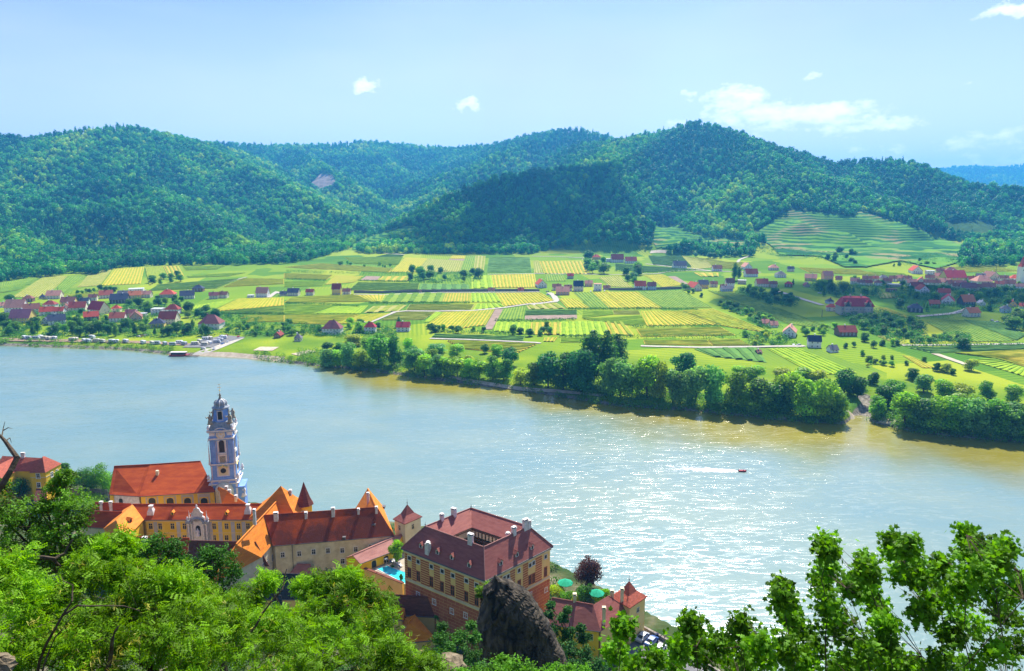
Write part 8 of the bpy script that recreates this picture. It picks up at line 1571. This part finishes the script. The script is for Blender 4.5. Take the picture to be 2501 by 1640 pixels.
M['rock_pale'] = nmat('lichened_rock', (.10, .08, .05), (.26, .21, .14), 2.5, .95, .1, .6, detail=8)
boulder(D(1085, 1640, 40), 1.3, 'pale brown outcrop at the bottom edge left of the dark rock'); boulder(D(0, 1625, 9), .2, 'lichened pale boulder in the very bottom left corner'); boulder(D(10, 1400, 15), .35, 'small pale rock behind the leaves at the left edge')
boulder(D(70, 1540, 15.5), .35, 'pale stone between the locust leaves at lower left')
# scrub covering the steep slope
rng = np.random.default_rng(44); bl = []
for _ in range(1500):
    y = rng.uniform(12, 146); x = rng.uniform(-.85, .85)*y+rng.uniform(-3, 3); r = rng.uniform(.5, 1.1)*(.7+y/110); bl.append((x, y, T1(x, y)+r*.3, r, r*.8))
for _ in range(900):
    y = rng.uniform(140, 262); x = rng.uniform(-190, 20); r = rng.uniform(1.0, 2.2)
    if np.interp(x, NX, NY)-y < 6: continue
    bl.append((x, y, T1(x, y)+r*.3, r, r*.8))
V, F, ti = leafcloud(rng, bl, 130000, .30, up=.6); V = V+0
M['scrub'] = foliage_mat('slope_scrub', (.07, .20, .015), .3); tag(link(npmesh('hillside_scrub', V, F, attrs={'tint': ('FACE', ti)}), 'hillside_scrub', None, [M['scrub']]), 'low green scrub covering the steep slope below the viewpoint', None, None, 'stuff')
# ---------------------------------------------------------------- drifting clouds above the frame; their shadows fall on the dark spur and the right-hand village
M['cloud'] = nmat('cloud_vapour', (.82, .83, .85), (.9, .9, .9), .004, 1, 0)
_t = M['cloud'].node_tree; _m = _t.nodes.new('ShaderNodeMixShader'); _m.inputs[0].default_value = .34; _tr = _t.nodes.new('ShaderNodeBsdfTransparent'); _t.links.new(_tr.outputs[0], _m.inputs[1]); _t.links.new(_t.nodes['Principled BSDF'].outputs[0], _m.inputs[2]); _t.links.new(_m.outputs[0], _t.nodes['Material Output'].inputs['Surface'])
def cloud(tx, ty, tz_, rx, ry, hgt, seed):
    s = np.array(sdir); k = (hgt-tz_)/s[2]; c = np.array([tx, ty, tz_])+s*k; rg = np.random.default_rng(seed); mb = MB()
    for _ in range(26):
        a, q = rg.uniform(0, 6.28), math.sqrt(rg.uniform(0, 1)); x, y = c[0]+rx*.8*q*math.cos(a), c[1]+ry*.8*q*math.sin(a); r = min(rx, ry)*rg.uniform(.22, .4); z0 = c[2]; ring = []
        mb.lathe([(r*math.cos(t), z0+r*.55*math.sin(t)*(1 if t > 0 else .35)) for t in np.linspace(-1.45, 1.45, 9)], (x, y), 14, 0, rg.uniform(0, 1))
    return tag(mb.build('cloud', M['cloud'], None, True), 'white cloud high above the valley, casting its shadow on the hill', None, None, 'stuff')
q_ = G(1270, 510); cloud(q_[0]+20, q_[1]+60, q_[2], 330, 280, 1500, 1)
q_ = G(2150, 740); cloud(q_[0]+60, q_[1]+10, q_[2], 300, 170, 1500, 2)
# ---------------------------------------------------------------- haze
hb = MB(); hb.box((0, 3900, 277), (7000, 4300, 287)); 
hm = bpy.data.materials.new('haze'); hm.use_nodes = True; t = hm.node_tree; t.nodes.remove(t.nodes['Principled BSDF'])
pv = t.nodes.new('ShaderNodeVolumePrincipled'); pv.inputs['Density'].default_value = HAZE; pv.inputs['Color'].default_value = (.08, .46, 1, 1); pv.inputs['Anisotropy'].default_value = .3
t.links.new(pv.outputs[0], t.nodes['Material Output'].inputs['Volume'])
ho = hb.build('haze', hm); tag(ho, 'thin blue haze filling the valley air', None, None, 'stuff')
finish_labels()
